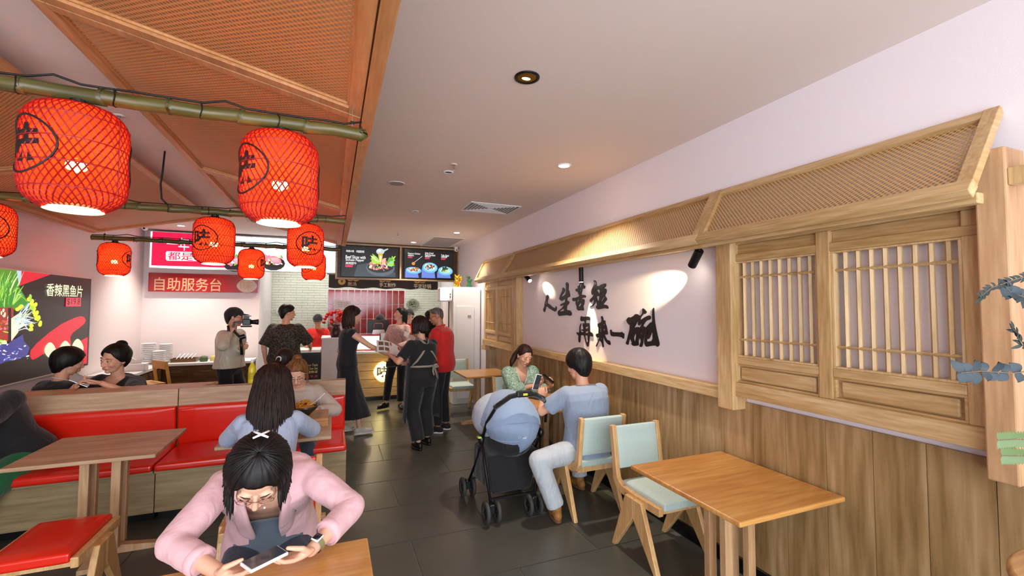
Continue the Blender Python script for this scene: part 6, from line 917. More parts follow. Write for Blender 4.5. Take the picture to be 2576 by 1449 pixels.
def person(label,pel,h,lean=0,hunch=0,side=0,twist=0,head=(0,10,0),sc=1.0,fem=True,fat=1.0,skin='skin',hands=None,elbows=None,feet=None,knees=None,sit=False,
           top=None,bottom=None,shoes=None,hair=None,glasses=None,hpose=None,fine=0,eyes='open',neckf=0,root=None,hs=1.0,hat=None,sw=None,cat='person',group=None,headoff=(0,0,0)):
    B=Person(); s=sc; B.s=s; h=math.radians(h); fw=Vector((math.sin(h),math.cos(h),0)); rt=Vector((math.cos(h),-math.sin(h),0)); up=Vector((0,0,1))
    pel=Vector(pel); r_=lambda d: math.radians(d)
    def fr(le,tw):
        T=(up*math.cos(r_(le))+fw*math.sin(r_(le))); T=(T+rt*math.sin(r_(side))).normalized(); R=(rt*math.cos(r_(tw))+fw.cross(up)*0+ (up.cross(rt))*(-math.sin(r_(tw)))); R=(R-T*R.dot(T)).normalized(); return T,R,T.cross(R)
    T1,R1,F1=fr(lean*.6,twist*.3); T2,R2,F2=fr(lean+hunch,twist)
    chest=pel+T1*.24*s; nb=chest+T2*.25*s
    sw=(sw or (.15 if fem else .172))*s; shz=nb-T2*.068*s
    sh=[shz-R2*sw,shz+R2*sw]
    st=[(-.09,.125,.10),(0,.168,.118),(.08,.15,.108),(.16,.125 if fem else .145,.095),(.26,.138 if fem else .155,.105),(.36,.152 if fem else .172,.112),(.42,.15 if fem else .17,.1),(.455,.115 if fem else .13,.08),(.48,.075,.062),(.5,.056,.056)]
    def rings(off,z0,z1,ff=0):
        out=[]
        for z,a,b in st:
            if z<z0-.001 or z>z1+.001: continue
            k=min(1,max(0,z/.24)) ; 
            if z<=.24: c=pel+T1*z*s; R,F=R1,F1
            else: c=chest+T2*(z-.24)*s; R,F=R2,F2
            fa=fat if z<.45 else 1
            out.append((c,R,F,(a*fa+off+ff*(1-z/.5))*s,(b*fa+off+ff*.6)*s))
        return out
    # joints
    hp=[pel-R1*.088*s-T1*.03*s,pel+R1*.088*s-T1*.03*s]
    L1,L2,A1,A2=.405*s,.40*s,.275*s,.245*s
    hw=[]; el=[]
    for i in (0,1):
        sg=-1 if i==0 else 1
        t=hands[i] if hands and hands[i] is not None else sh[i]+Vector((0,0,-.50*s))+rt*sg*.06*s+fw*.06*s
        t=Vector(t); hw.append(t); eh=(elbows[i] if elbows and elbows[i] else (sg*.5,-.4,-.8)); hint=rt*eh[0]+fw*eh[1]+up*eh[2]; el.append(ik(sh[i],t,A1,A2,hint))
    an=[]; kn=[]
    for i in (0,1):
        sg=-1 if i==0 else 1
        t=feet[i] if feet and feet[i] is not None else ((pel.x,pel.y,0)+0*up if False else None)
        if t is None:
            t=Vector((hp[i].x,hp[i].y,.085*s))+(fw*.42*s if sit else rt*sg*.02)
        t=Vector(t); an.append(t); kh=(knees[i] if knees and knees[i] else (sg*.1,1,.3 if not sit else 1)); hint=rt*kh[0]+fw*kh[1]+up*kh[2]; kn.append(ik(hp[i],t,L1,L2,hint))
    # head
    hy,hpch,hr=[r_(q) for q in head]
    Hy=(rt*math.cos(hy)-fw*math.sin(hy)); Hf=(fw*math.cos(hy)+rt*math.sin(hy)); Hu=up*math.cos(hpch)+Hf*math.sin(hpch); Hf2=Hf*math.cos(hpch)-up*math.sin(hpch)
    Hr=Hy*math.cos(hr)+Hu*math.sin(hr); Hu=Hu*math.cos(hr)-Hy*math.sin(hr); HM=frameM(Hr,Hf2,Hu)
    nk=(T2*.75+Hu*.25+fw*.12).normalized(); hsz=s*hs; hc=nb+nk*.062*s+Hu*.1*hsz+Hf2*.012*s+rt*headoff[0]+fw*headoff[1]+up*headoff[2]
    # body mesh
    vb=.009 if fine else .012; mb=MB(); loft(mb,rings(-.012,-.09,.5)); 
    caps(mb,nb-T2*.05*s,hc-Hu*.05*hsz-Hf2*.018*s,.052*s,(.05 if fem else .056)*s)
    for i in (0,1):
        caps(mb,nb-T2*.02*s,sh[i],.045*s,.04*s); caps(mb,sh[i],el[i],.046*s*fat**.5,.037*s); caps(mb,el[i],hw[i],.037*s,.0235*s); mb.ell(el[i].lerp(hw[i],.25),.039*s,12,8)
        caps(mb,hp[i],kn[i],.08*s*fat**.5,.052*s); caps(mb,kn[i],an[i],.05*s,.033*s); mb.ell(kn[i].lerp(an[i],.3),.053*s,12,8)
    V,Fs=remesh(mb,vb,3)
    hm,P=head_geo(HM,hc,hsz,fem); hV,hF=remesh(hm,.0036 if fine else .0055,4 if fine else 3)
    allm=MB().add(V,Fs).add(hV,hF)
    for i in (0,1):
        sg=-1 if i==0 else 1; D=(hw[i]-el[i]).normalized(); hpz=(hpose[i] if hpose and hpose[i] else {})
        if 'D' in hpz: D=Vector(hpz['D']).normalized()
        Np=Vector(hpz['N']) if 'N' in hpz else (rt*(-sg)); Sd=Vector(hpz['S']) if 'S' in hpz else fw
        g=MB(); hand_geo(g,hw[i],D,Np,Sd,s*.95,hpz.get('curl',(.35,.45,.3)),hpz.get('thumb',.35)); gV,gF=remesh(g,.0034 if fine else .0048,2); allm.add(gV,gF)
    rootp=Vector(root if root else (pel.x,pel.y,0)); E=thing('person',label,cat,rootp,0,group); B.E=E
    def put(name,m_,mt,smooth=True,bev=0): return obj(name,m_,mt,E,smooth=smooth,world=True,bevel=bev)
    me=allm.mesh('body'); shade_verts(me,P,hsz,fem); me.materials.append(MT[skin]); me.shade_smooth()
    for v in me.vertices: v.co-=rootp
    bo=bpy.data.objects.new('body',me); COL.objects.link(bo); bo.parent=E
    B.sh,B.el,B.hw,B.hp,B.kn,B.an,B.P,B.HM,B.hc,B.T2,B.R2,B.F2,B.nb,B.chest,B.pel,B.rt,B.fw,B.put,B.Hu,B.Hf,B.Hr=sh,el,hw,hp,kn,an,P,HM,hc,T2,R2,F2,nb,chest,pel,rt,fw,put,Hu,Hf2,Hr
    # eyes
    if eyes:
        for q in (-1,1):
            if eyes=='open':
                e=put('eye',MB().ell(P(q*.031,.0775,.006),(.0125*hsz,.0065*hsz,.0056*hsz),12,8,HM),'eye_white'); 
                put('iris',MB().ell(P(q*.031,.0825,.0058),(.0055*hsz,.003*hsz,.0052*hsz),10,8,HM),'eye_dark')
                put('eyelash',MB().tube([P(q*.018,.0835,.007),P(q*.031,.086,.0125),P(q*.045,.079,.008)],.0013*hsz,5),'lash')
            else: put('eyelash',MB().tube([P(q*.018,.0835,.001),P(q*.031,.085,-.003),P(q*.046,.078,.001)],.0017*hsz,5),'lash')
            put('eyebrow',MB().tube([P(q*.014,.087,.025),P(q*.03,.087,.031),P(q*.048,.074,.027)],[.0022*hsz,.0028*hsz,.0014*hsz],6,flat=.7),'lash')
    if glasses:
        for q in (-1,1):
            put('lens_frame',MB().tube([P(q*.033+.022*math.cos(a),.0925-.006*abs(math.cos(a))*(1 if math.cos(a)*q>0 else 0),.002+.0175*math.sin(a)) for a in [2*PI*k/22 for k in range(23)]],.0013*hsz,5,caps=False),glasses)
            put('temple_arm',MB().tube([P(q*.055,.086,.006),P(q*.076,.05,.008),P(q*.081,-.01,.006)],.0014*hsz,5),glasses)
        put('bridge',MB().tube([P(-.011,.0925,.006),P(0,.096,.008),P(.011,.0925,.006)],.0013*hsz,5),glasses)
    # clothes
    def limb(mb,a,b,c,r,f,flare=0):
        """sleeve or trouser leg over a-b-c up to fraction f of its length, flat cuff"""
        la,lb=(b-a).length,(c-b).length; L_=f*(la+lb)
        mb.ell(a,r[0],14,10)
        if L_<=la+.01: e=a.lerp(b,min(1,L_/la)); k=L_/la; mb.tube([a,e],[r[0],r[0]+(r[1]-r[0])*k+flare],16); return e
        mb.tube([a,b],[r[0],r[1]],16); mb.ell(b,r[1],14,10); k=(L_-la)/lb; e=b.lerp(c,min(1.0,k)); mb.tube([b,b.lerp(e,.5),e],[r[1],r[1]*.5+.5*(r[1]+(r[2]-r[1])*k)+flare*.3,r[1]+(r[2]-r[1])*k+flare],16); return e
    if top:
        mt,slv,hem=top['m'],top.get('sleeve',.4),top.get('hem',-.02); off=top.get('off',.008); mb=MB(); R_=rings(off,hem,.48,top.get('loose',0))
        if hem<-.09: 
            c0=R_[0]; ext=[(pel+T1*z*s,R1,F1,c0[3]+top.get('flare',0)*(-z),c0[4]+top.get('flare',0)*(-z)) for z in (hem,(hem-.09)/2)]; R_=ext+R_
        if top.get('coll',1): pass
        loft(mb,R_); 
        if fem and top.get('bust',1):
            for q in (-1,1): mb.ell(chest+T2*.085*s+R2*q*.068*s+F2*(.075*fat+off*.5)*s,(.062*s,.052*s,.06*s),14,10,frameM(R2,F2,T2))
        sr=[q*.92 for q in top.get('sr',(.058,.046,.036))]; sf=top.get('sf',0)
        for i in (0,1):
            caps(mb,nb-T2*(.045)*s,sh[i]+T2*.004*s,.05*s+off*.4,.05*s+off*.5) if top.get('cap',1) else None
            if slv>0: limb(mb,sh[i],el[i],hw[i],[q*s+off*.5 for q in sr],slv,sf)
            elif top.get('cap',1): mb.ell(sh[i]-(sh[i]-shz)*.12,.052*s,12,8)
        V,Fs=remesh(mb,.0075 if fine else .011,2 if fine else 2)
        cut=top.get('cut'); 
        m_=MB().add(V,Fs); tm=m_.mesh('top')
        if cut:
            bm=bmesh.new(); bm.from_mesh(tm); dl=[]
            for v in bm.verts:
                d=v.co-nb; x,y,z=d.dot(R2)/s,d.dot(F2)/s,d.dot(T2)/s
                if cut(x,y,z): dl.append(v)
            bmesh.ops.delete(bm,geom=dl,context='VERTS'); edge_smooth(bm); bm.to_mesh(tm); bm.free()
        for v in tm.vertices: v.co-=rootp
        o=link(top.get('name','shirt'),tm,mt,E,smooth=True); B.top=o
        if top.get('solid'): sd=o.modifiers.new('thick','SOLIDIFY'); sd.thickness=.004*s
    if bottom:
        mt=bottom['m']; mb=MB(); kind=bottom.get('kind','trousers')
        if kind=='trousers':
            loft(mb,rings(.006,-.09,.1)); r=[q*s for q in bottom.get('r',(.095,.07,.055))]
            for i in (0,1): limb(mb,hp[i],kn[i],an[i],r,bottom.get('len',.97),bottom.get('flare',0))
        else:
            w=bottom.get('w',(.17,.2,.26)); z1=pel.z+.14*s; z0=bottom['hemz']; R_=[]
            for k in range(12):
                t=k/11; z=z0+(z1-z0)*t; a=w[2]+(w[1]-w[2])*min(1,t*2) if t<.5 else w[1]+(w[0]-w[1])*(t-.5)*2
                cx=pel+((an[0]+an[1])*.5-pel)*(1-t)*.75; R_.append((Vector((cx.x,cx.y,z)),rt,fw,a*s,a*(.72 if t>.6 else .72+.28*(.6-t)/.6)*s))
            loft(mb,R_,40)
            for i,v in enumerate(mb.v):
                t=(v.z-z0)/(z1-z0); a=math.atan2((v-pel).dot(fw),(v-pel).dot(rt)); k=1+.06*(1-t)*math.sin(a*7); c=R_[min(11,max(0,int(t*11)))][0]; d=v-Vector((c.x,c.y,v.z)); mb.v[i]=Vector((c.x,c.y,v.z))+d*k
        V,Fs=remesh(mb,.009 if fine else .012,2); put('trousers' if kind=='trousers' else 'skirt',MB().add(V,Fs),mt)
    if shoes:
        for i in (0,1):
            d=fw.copy(); ft=bottom.get('toe') if bottom else None
            if ft: d=Vector(ft[i]).normalized()
            a=an[i]; g=MB(); rr=Vector((d.y,-d.x,0)); M=frameM(rr,d,up); zz=a.z-.085*s
            g.ell(Vector((a.x,a.y,zz+.045*s))-d*.02*s,(.036*s,.05*s,.045*s),14,10,M); g.ell(Vector((a.x,a.y,zz+.035*s))+d*.09*s,(.042*s,.085*s,.034*s),14,10,M); g.tube([Vector((a.x,a.y,zz+.05*s)),Vector((a.x,a.y,zz+shoes.get('h',.09)*s))],[.04*s,.038*s],12); g.ell(Vector((a.x,a.y,zz+.05*s))+d*.04*s,(.036*s,.06*s,.042*s),14,10,M)
            V,Fs=remesh(g,.006,2); V=[Vector((v.x,v.y,max(v.z,zz+.012*s))) for v in V]; so=put('shoe',MB().add(V,Fs),shoes['m'])
            g=MB(); g.prism([(.042*s*math.copysign(abs(math.cos(q))**.8,math.cos(q)),.055*s+.125*s*math.sin(q)) for q in [2*PI*k/24 for k in range(24)]],Vector((a.x,a.y,zz)),rr,d,up,0,.016*s); put('sole',g,shoes.get('sole','black_plastic'))
    # hair
    if hair:
        hmn=hair['m']; th=hair.get('thick',.013); mbh=hair_shell(P,HM,hsz,None,th,hair.get('hl'))
        for L_ in hair.get('locks',()):
            a=dict(L_); locks(mbh,P,hsz,a.pop('n'),a.pop('az0'),a.pop('az1'),a.pop('len'),a.pop('thick',th),**a)
        for e in hair.get('ells',()): mbh.ell(P(*e[0]),tuple(q*hsz for q in e[1]),16,12,HM)
        for tb in hair.get('tubes',()): mbh.tube([P(*q) for q in tb[0]],[q*hsz for q in tb[1]],10,flat=tb[2] if len(tb)>2 else 1)
        tag(put('hair',mbh,hmn),None)
    if hat:
        mbh=hair_shell(P,HM,hsz,None,.02,(.0,.05,.1)); o=put('cap',mbh,hat)
        g=MB(); n=14; 
        for layer in (0,.004):
            for k in range(n+1):
                a=-1.15+2.3*k/n
                for rr,dz in ((.085,0),(.15,-.012)): x=math.sin(a)*(.085 if rr<.1 else .085); y=math.cos(a)*rr*1.05; g.v.append(P(x*.95,y-.005+(.01 if rr>.1 else 0),.058+dz+layer-.012*(abs(math.sin(a)))))
        m2=2*(n+1)
        for k in range(n):
            a=2*k; g.f.append((a,a+2,a+3,a+1)); g.f.append((m2+a,m2+a+1,m2+a+3,m2+a+2)); g.f.append((a+1,a+3,m2+a+3,m2+a+1))
        put('cap_brim',g,hat)
    return B
def phone(label,c,U,V,Nn,body='white_gloss',scr='phone_screen',w=.074,l=.15,th=.009):
    """U width dir, V long dir, Nn screen normal"""
    U,V,Nn=[Vector(q).normalized() for q in (U,V,Nn)]; U=(U-V*U.dot(V)).normalized(); Nn=U.cross(V) if U.cross(V).dot(Nn)>0 else V.cross(U)
    t=thing('phone',label,'phone',c); obj('case',MB().obox((0,0,0),U,V,Nn,-w/2,w/2,-l/2,l/2,-th/2,th/2),body,t,bevel=.004,seg=3); obj('screen',MB().obox((0,0,0),U,V,Nn,-w/2+.004,w/2-.004,-l/2+.005,l/2-.005,th/2,th/2+.0008),scr,t,bevel=.0)
    return t
mat('phone_screen','#3c4650',.08,coat=.5); mat('phone_dark','#141418',.2)
# ---------------------------------------------------------------- the people
cloth('pink_wool','#dcb0b4',.85,fold=.45,fs=7); cloth('grey_knit','#59646f',.9,fold=.2,fs=10); cloth('blue_sweater','#aab8d2',.9,fold=.5,fs=9); cloth('beige_sweat','#bfb2a6',.9,fold=.5,fs=9)
cloth('black_cloth','#101013',.85,fold=.4,fs=9); cloth('black_cotton','#16161a',.85,fold=.4,fs=9); cloth('silver_jacket','#c9c2ae',.42,fold=.9,fs=7); cloth('blue_grey','#4d5478',.8,fold=.3)
pattern('dark_print','#17141a #2a2426 #6d6040 #3a3238 #171418'.split(),38,pos=(.42,.52,.56,.6)); pattern('green_print','#3f8a72 #dfe6d8 #4f9a80'.split(),46,kind='SWIRL',pos=(.47,.56)); pattern('pink_print','#b98f8a #cbaaa2 #8d6a68'.split(),24,kind='SWIRL',pos=(.4,.6))
cloth('red_shirt','#cf1a14',.8,fold=.4); cloth('light_blue','#a9bccb',.8); cloth('blue_tee','#8f9cb0',.92,fold=.45,fs=8,var=.14); cloth('pale_jeans','#b9bfc4',.85,fold=.6,fs=10); cloth('apron_cloth','#1c1e24',.85,fold=.4); mat('strap_beige','#8f877a',.8); cloth('green_cloth','#0f6a3c',.8); cloth('dress_black','#15171d',.85,fold=.6,fs=6); cloth('jeans_dark','#2b3444',.85)
mat('boot_tan','#9c6a34',.6); mat('boot_sole','#6b4a38',.7); mat('sneaker','#c9c2b4',.6); mat('glasses_metal','#b08a80',.2,.8); mat('glasses_dark','#2a2020',.3,.4)
# 1 woman in the pink blazer
P1=person('person in a pink blazer and glasses bent over a white phone at the front table',(-.25,2.48,.585),180,lean=33,hunch=18,sc=1.04,head=(0,50,5),hs=1.12,headoff=(.02,.0,-.055),fine=1,skin='skin_fair',eyes='down',glasses='glasses_metal',
 hands=[(-.055,1.865,.785),(-.345,1.85,.775)],elbows=[(-1,-.1,-.1),(1,-.1,-.1)],sit=True,feet=[(-.15,2.25,.09),(-.36,2.25,.09)],
 hpose=[dict(D=(-.85,-.45,-.04),N=(-.25,.15,.95),S=(.1,-.9,.2),curl=(.28,.35,.3),thumb=.95),dict(D=(.85,-.42,.0),N=(.25,.15,.95),S=(-.1,-.9,.2),curl=(.28,.35,.3),thumb=.95)],
 top=dict(m='grey_knit',sleeve=0,cap=0,off=.016,hem=-.17,name='knit_top',cut=lambda x,y,z: y>.0 and z>-.185+abs(x)**1.5*2.2 and abs(x)<.12),
 bottom=dict(m='jeans_dark'),shoes=dict(m='black_plastic'),
 hair=dict(m='hair_black',thick=.017,hl=(-.75,-.62,.42),locks=[dict(n=62,az0=1.15,az1=3.12,len=.085,w=.0055,flare=-.03,seed=4),dict(n=16,az0=.8,az1=1.3,len=.09,w=.004,flare=.0,seed=9,taper=.1),dict(n=26,az0=1.2,az1=3.1,len=.07,w=.005,flare=-.02,seed=44,thick=.021)]))
B=P1
def blazer(B,m):
    s=B.s; mb=MB(); R2,F2,T2=B.R2,B.F2,B.T2
    V=[]
    def ring(z,a,b): 
        c=B.pel+ (B.chest-B.pel)*(z/.24) if z<=.24 else B.chest+T2*(z-.24)*s
        return (c,R2,F2,a*s,b*s)
    loft(mb,[ring(-.13,.215,.165),ring(0,.2,.155),(ring(.12,.172,.135)),ring(.26,.172,.135),ring(.36,.188,.135),ring(.42,.192,.122),ring(.452,.165,.1),ring(.475,.1,.085),ring(.49,.082,.082)],30,2.5)
    for i in (0,1):
        a,b,c=B.sh[i],B.el[i],B.hw[i]; out=(a-B.nb).normalized()
        mb.ell(a+out*.008-T2*.004,(.064*s),16,12); caps(mb,B.nb-T2*.045*s,a+T2*.008*s,.064*s,.06*s); mb.tube([a,a.lerp(b,.5),b],[.062*s,.06*s,.052*s],18); mb.ell(b,.052*s,16,12); e=b.lerp(c,.66); mb.tube([b,b.lerp(e,.5),e],[.052*s,.05*s,.047*s],18)
    V,Fs=remesh(mb,.0075,3); tm=MB().add(V,Fs).mesh('blazer'); bm=bmesh.new(); bm.from_mesh(tm); dl=[]
    for v in bm.verts:
        d=v.co-B.nb; x,y,z=d.dot(R2)/s,d.dot(F2)/s,d.dot(T2)/s
        if y>.02 and abs(x)<.062+.12*max(0,-z-.1)*.2 and z>-.75 or (z>-.03 and abs(x)<.07): dl.append(v)
    bmesh.ops.delete(bm,geom=dl,context='VERTS'); edge_smooth(bm,20); bm.to_mesh(tm); bm.free()
    for v in tm.vertices: 
        n=noise.noise(v.co*14)*.004+noise.noise(v.co*Vector((30,30,12)) if False else v.co*31)*.0016; v.co+=v.normal*n
    for v in tm.vertices: v.co-=B.E.location
    o=link('blazer',tm,m,B.E,smooth=True); sd=o.modifiers.new('thick','SOLIDIFY'); sd.thickness=.005
    for q in (-1,1):
        pts=[];wd=[]
        for (x,y,z,w) in ((.03,-.075,.03,.012),(.06,-.03,.035,.02),(.082,.03,.01,.026),(.088,.095,-.05,.03),(.082,.135,-.13,.032),(.075,.15,-.22,.03),(.068,.152,-.31,.022),(.062,.155,-.40,.01)):
            pts.append(B.nb+R2*q*x*s+F2*y*s+T2*z*s); wd.append(w*s)
        mb=MB(); n=len(pts); 
        for k,(p,w) in enumerate(zip(pts,wd)):
            t=(pts[min(n-1,k+1)]-pts[max(0,k-1)]).normalized(); nr=(p-(B.nb+T2*(p-B.nb).dot(T2))).normalized(); sx=t.cross(nr).normalized()
            for (u,v_) in ((-1,.004),(-.5,.010),(.5,.013),(1,.010),(1,-.006),(-1,-.006)): mb.v.append(p+sx*w*u+nr*v_*s)
        for k in range(n-1):
            for j in range(6): a=k*6+j; b=k*6+(j+1)%6; mb.f.append((a,b,b+6,a+6))
        mb.f.append(tuple(range(6))[::-1]); mb.f.append(tuple((n-1)*6+j for j in range(6))); B.put('lapel',mb,m)
    for i in (0,1):
        b,c=B.el[i],B.hw[i]; e=b.lerp(c,.66); d=(c-b).normalized(); B.put('cuff',MB().tube([e-d*.035,e-d*.03,e-d*.002,e+d*.001],[.047*s,.0495*s,.05*s,.043*s],20,caps=False),m)
blazer(P1,'pink_wool')
# clip, necklace, watch
X=P1.P; 
for a,b in (((-.022,-.09,.138),(.022,-.06,.154)),((.022,-.09,.138),(-.022,-.06,.154))): P1.put('hair_clip',MB().tube([X(*a),X(*[(p+q)/2 for p,q in zip(a,b)]),X(*b)],[.004,.005,.004],8),'white_gloss')
d=(P1.hw[0]-P1.el[0]).normalized(); wc=P1.hw[0]-d*.03; mat('watch_band','#8f8f62',.5,.3)
P1.put('watch_strap',MB().tube([wc-d*.011,wc+d*.011],[.0305,.0295],20,caps=False),'watch_band')
nrm=(Vector((.25,-.1,1))-d*Vector((.25,-.1,1)).dot(d)).normalized(); sd_=d.cross(nrm)
o=P1.put('watch_case',MB().obox(wc+nrm*.029,d,sd_,nrm,-.019,.019,-.016,.016,0,.009),'white_gloss'); bv=o.modifiers.new('b','BEVEL'); bv.width=.005; bv.segments=3
P1.put('watch_face',MB().obox(wc+nrm*.0375,d,sd_,nrm,-.015,.015,-.0125,.0125,0,.001),'phone_dark')
nk=[P1.nb+P1.R2*x+P1.F2*y+P1.T2*z for x,y,z in ((-.058,.02,.0),(-.045,.07,-.035),(-.02,.098,-.065),(0,.104,-.075),(.02,.098,-.065),(.045,.07,-.035),(.058,.02,.0))]
P1.put('necklace',MB().tube(nk,.0012,5),'gold'); P1.put('pendant',MB().ell(nk[3]+Vector((0,-.004,-.012)),.0055,8,6),'white_gloss')
phone('white phone held in both hands by the person in pink',(-.2,1.79,.822),(-.3,.95,.05),(.82,.57,.02),(0,.1,1),w=.074,l=.13,th=.012)
# 2 long-haired woman from behind
P2=person('person with long straight dark hair in a light blue sweater, seen from behind',(-.36,3.22,.545),0,lean=8,hunch=8,sc=.98,head=(8,14,0),hs=1.05,hands=[(-.55,3.72,.8),(-.17,3.74,.8)],elbows=[(-1,-.3,-.6),(1,-.3,-.6)],sit=True,fine=1,eyes='down',
 top=dict(m='blue_sweater',sleeve=1,off=.02,hem=-.1,loose=.02,sr=(.06,.055,.042)),bottom=dict(m='jeans_dark'),shoes=dict(m='sneaker'),feet=[(-.45,3.6,.09),(-.25,3.6,.09)],
 hair=dict(m='hair_dark',thick=.022,hl=(-.9,-.5,.5),locks=[dict(n=110,az0=1.05,az1=3.13,len=.42,w=.0068,flare=.05,seed=2,thick=.02,fall=Vector((0,-.2,-1))),dict(n=70,az0=1.2,az1=3.13,len=.44,w=.0052,flare=.085,seed=5,thick=.027,fall=Vector((0,-.27,-1)))]))
# 3 woman with glasses eating
P3=person('person with brown tied hair and glasses in a beige sweatshirt, eating on the red bench',(-.27,4.74,.5),180,lean=8,hunch=16,sc=.97,head=(4,30,-3),hs=1.08,fine=1,skin='skin_fair',eyes='down',glasses='glasses_metal',hands=[(-.1,4.33,.775),(-.42,4.36,.775)],elbows=[(-1,-.2,-.6),(1,-.2,-.6)],sit=True,feet=[(-.2,4.25,.09),(-.38,4.25,.09)],
 top=dict(m='beige_sweat',sleeve=1,off=.022,hem=-.1,loose=.01,sr=(.066,.058,.042)),bottom=dict(m='jeans_dark'),shoes=dict(m='sneaker'),
 hair=dict(m='hair_brown',thick=.014,hl=(-.6,-.3,.42),ells=[((0,-.075,.105),(.04,.035,.035))],locks=[dict(n=2,az0=1.15,az1=1.4,len=.11,w=.004,flare=-.02,seed=3)]))
# 4 ponytail behind the bench
P4=person('person with low ponytail and pale scrunchie seated behind the bench, back to camera',(-.5,5.3,.5),12,lean=8,hunch=10,sc=.98,head=(15,10,0),hands=[(-.75,5.75,.79),(-.3,5.78,.79)],sit=True,feet=[(-.6,5.7,.09),(-.4,5.7,.09)],
 top=dict(m='blue_grey',sleeve=.45,off=.012,hem=-.05),bottom=dict(m='black_cotton'),hair=dict(m='hair_dark',thick=.015,hl=(-.75,-.4,.42),ells=[((0,-.115,.0),(.03,.025,.025))],locks=[],tubes=[([(0,-.125,.0),(.0,-.15,-.04),(.005,-.15,-.1),(.0,-.135,-.17)],[.018,.028,.024,.008])]))
P4.put('scrunchie',MB().tube([P4.P(.024*math.cos(a),-.122,.004+.024*math.sin(a)) for a in [2*PI*k/14 for k in range(15)]],.008,8,caps=False),'white_matt')
# 5 black-haired person at far left
P5=person('person with short black hair and white-edged black collar, facing away at left',(-2.42,5.47,.50),35,lean=6,hunch=8,sc=1.02,fem=False,fat=1.08,head=(22,12,0),hs=1.08,hands=[(-2.55,5.85,.88),(-2.35,5.85,.88)],sit=True,skin='skin',feet=[(-2.5,5.9,.09),(-2.25,5.9,.09)],eyes='open',
 top=dict(m='black_cloth',sleeve=.5,off=.022,hem=-.1),bottom=dict(m='black_cotton'),hair=dict(m='hair_black',thick=.024,hl=(-1.1,-.6,.3)))
P5.put('collar_edge',MB().tube([P5.nb+P5.R2*.066*math.cos(a)+P5.F2*.066*math.sin(a)+P5.T2*(.012-.01*math.sin(a)) for a in [2*PI*k/20 for k in range(21)]],.0045,6,caps=False),'white_matt')
# 6 smiling woman in black
P6=person('smiling person with tied black hair and black top leaning on the ledge with phone',(-1.93,5.6,.52),197,lean=10,hunch=6,side=-3,sc=1.04,fat=1.2,head=(14,10,10),hs=1.12,hands=[(-1.93,5.17,1.0),(-2.13,5.22,.98)],elbows=[(-1,-.1,-.6),(1,-.3,-.8)],sit=True,skin='skin',feet=[(-1.85,5.3,.09),(-2.05,5.3,.09)],fine=0,
 hpose=[dict(D=(-.9,-.2,.1),N=(0,.2,1),S=(0,-.6,.4),curl=(.5,.6,.4)),None],
 top=dict(m='black_cloth',sleeve=.55,off=.022,hem=-.1,loose=.03,sr=(.07,.062,.05),sf=.01,cut=lambda x,y,z: y>.0 and z>-.10+abs(x)*1.3 and abs(x)<.08),bottom=dict(m='black_cotton'),
 hair=dict(m='hair_black',thick=.016,hl=(-.95,-.45,.46),ells=[((.02,-.07,.105),(.045,.04,.035))]))
phone('grey phone with round ring grip held by the smiling person in black',(-2.07,5.16,1.035),(.4,.45,.75),(-.85,-.1,.5),(0,.8,.5),'steel','phone_dark')
# 7 partly visible at the left edge
person('person cut off by the left edge wearing a black cardigan over green',(-2.2,4.6,.55),165,side=27,lean=8,hunch=5,sc=1.0,fat=1.1,head=(0,15,0),hands=[(-2.3,4.0,.79),(-2.6,4.0,.79)],elbows=[(-1,-.1,-.5),(1,-.2,-.6)],sit=True,feet=[(-2.35,4.1,.09),(-2.6,4.1,.09)],
 top=dict(m='black_cloth',sleeve=.96,off=.028,hem=-.14,loose=.02,sr=(.075,.07,.05)),bottom=dict(m='green_cloth',r=(.12,.1,.08)),hair=dict(m='hair_black',hl=(-.7,-.4,.4)))
# 8 cameraman
P8=person('person in a black cap and pale shiny jacket filming with a camera rig',(-1.24,6.85,.9),112,lean=2,hunch=2,sc=1.0,fem=False,fat=1.02,head=(-18,4,0),hs=1.02,hands=[(-1.1,6.68,1.16),(-1.21,6.63,1.36)],elbows=[(-.8,-.5,-.9),(.8,-.3,-.9)],skin='skin',feet=[(-1.13,6.95,.09),(-1.33,6.78,.09)],
 hpose=[dict(N=(.2,.9,0),S=(0,0,1),D=(.9,-.1,.2),curl=(1.0,1.0,.7)),dict(N=(.5,.8,0),S=(0,0,1),D=(.4,-.1,.8),curl=(1.0,1.0,.7))],glasses='glasses_dark',
 top=dict(m='silver_jacket',sleeve=.97,off=.024,hem=-.06,loose=.03,sr=(.072,.062,.042)),bottom=dict(m='black_cotton',r=(.095,.08,.075)),shoes=dict(m='black_plastic'),hair=dict(m='hair_black',thick=.006,hl=(-.6,-.35,.4)),hat='black_cotton')
t=thing('camera_rig','black video camera on a handheld gimbal held by the person in the cap','camera',(-1.06,6.6,1.2)); 
obj('grip',MB().tube([(0,0,-.12),(-.01,0,.0),(-.02,0,.08)],[.018,.017,.016],12),'black_plastic',t,smooth=True); obj('gimbal_motor',MB().cyl((-.03,0,.1),(.03,0,.12),.03,n=18),'black_plastic',t); obj('gimbal_arm',MB().bar((-.02,0,.1),(-.11,.02,.2),.025,.03),'black_plastic',t,bevel=.006); obj('gimbal_arm',MB().bar((-.11,.02,.2),(-.1,.02,.3),.022,.025),'black_plastic',t,bevel=.005); obj('gimbal_arm',MB().bar((-.1,.02,.3),(.03,.02,.29),.022,.022),'black_plastic',t,bevel=.005)
obj('side_handle',MB().tube([(-.11,0,.12),(-.15,-.01,.18),(-.16,-.01,.26)],[.015,.016,.014],10),'black_plastic',t,smooth=True)
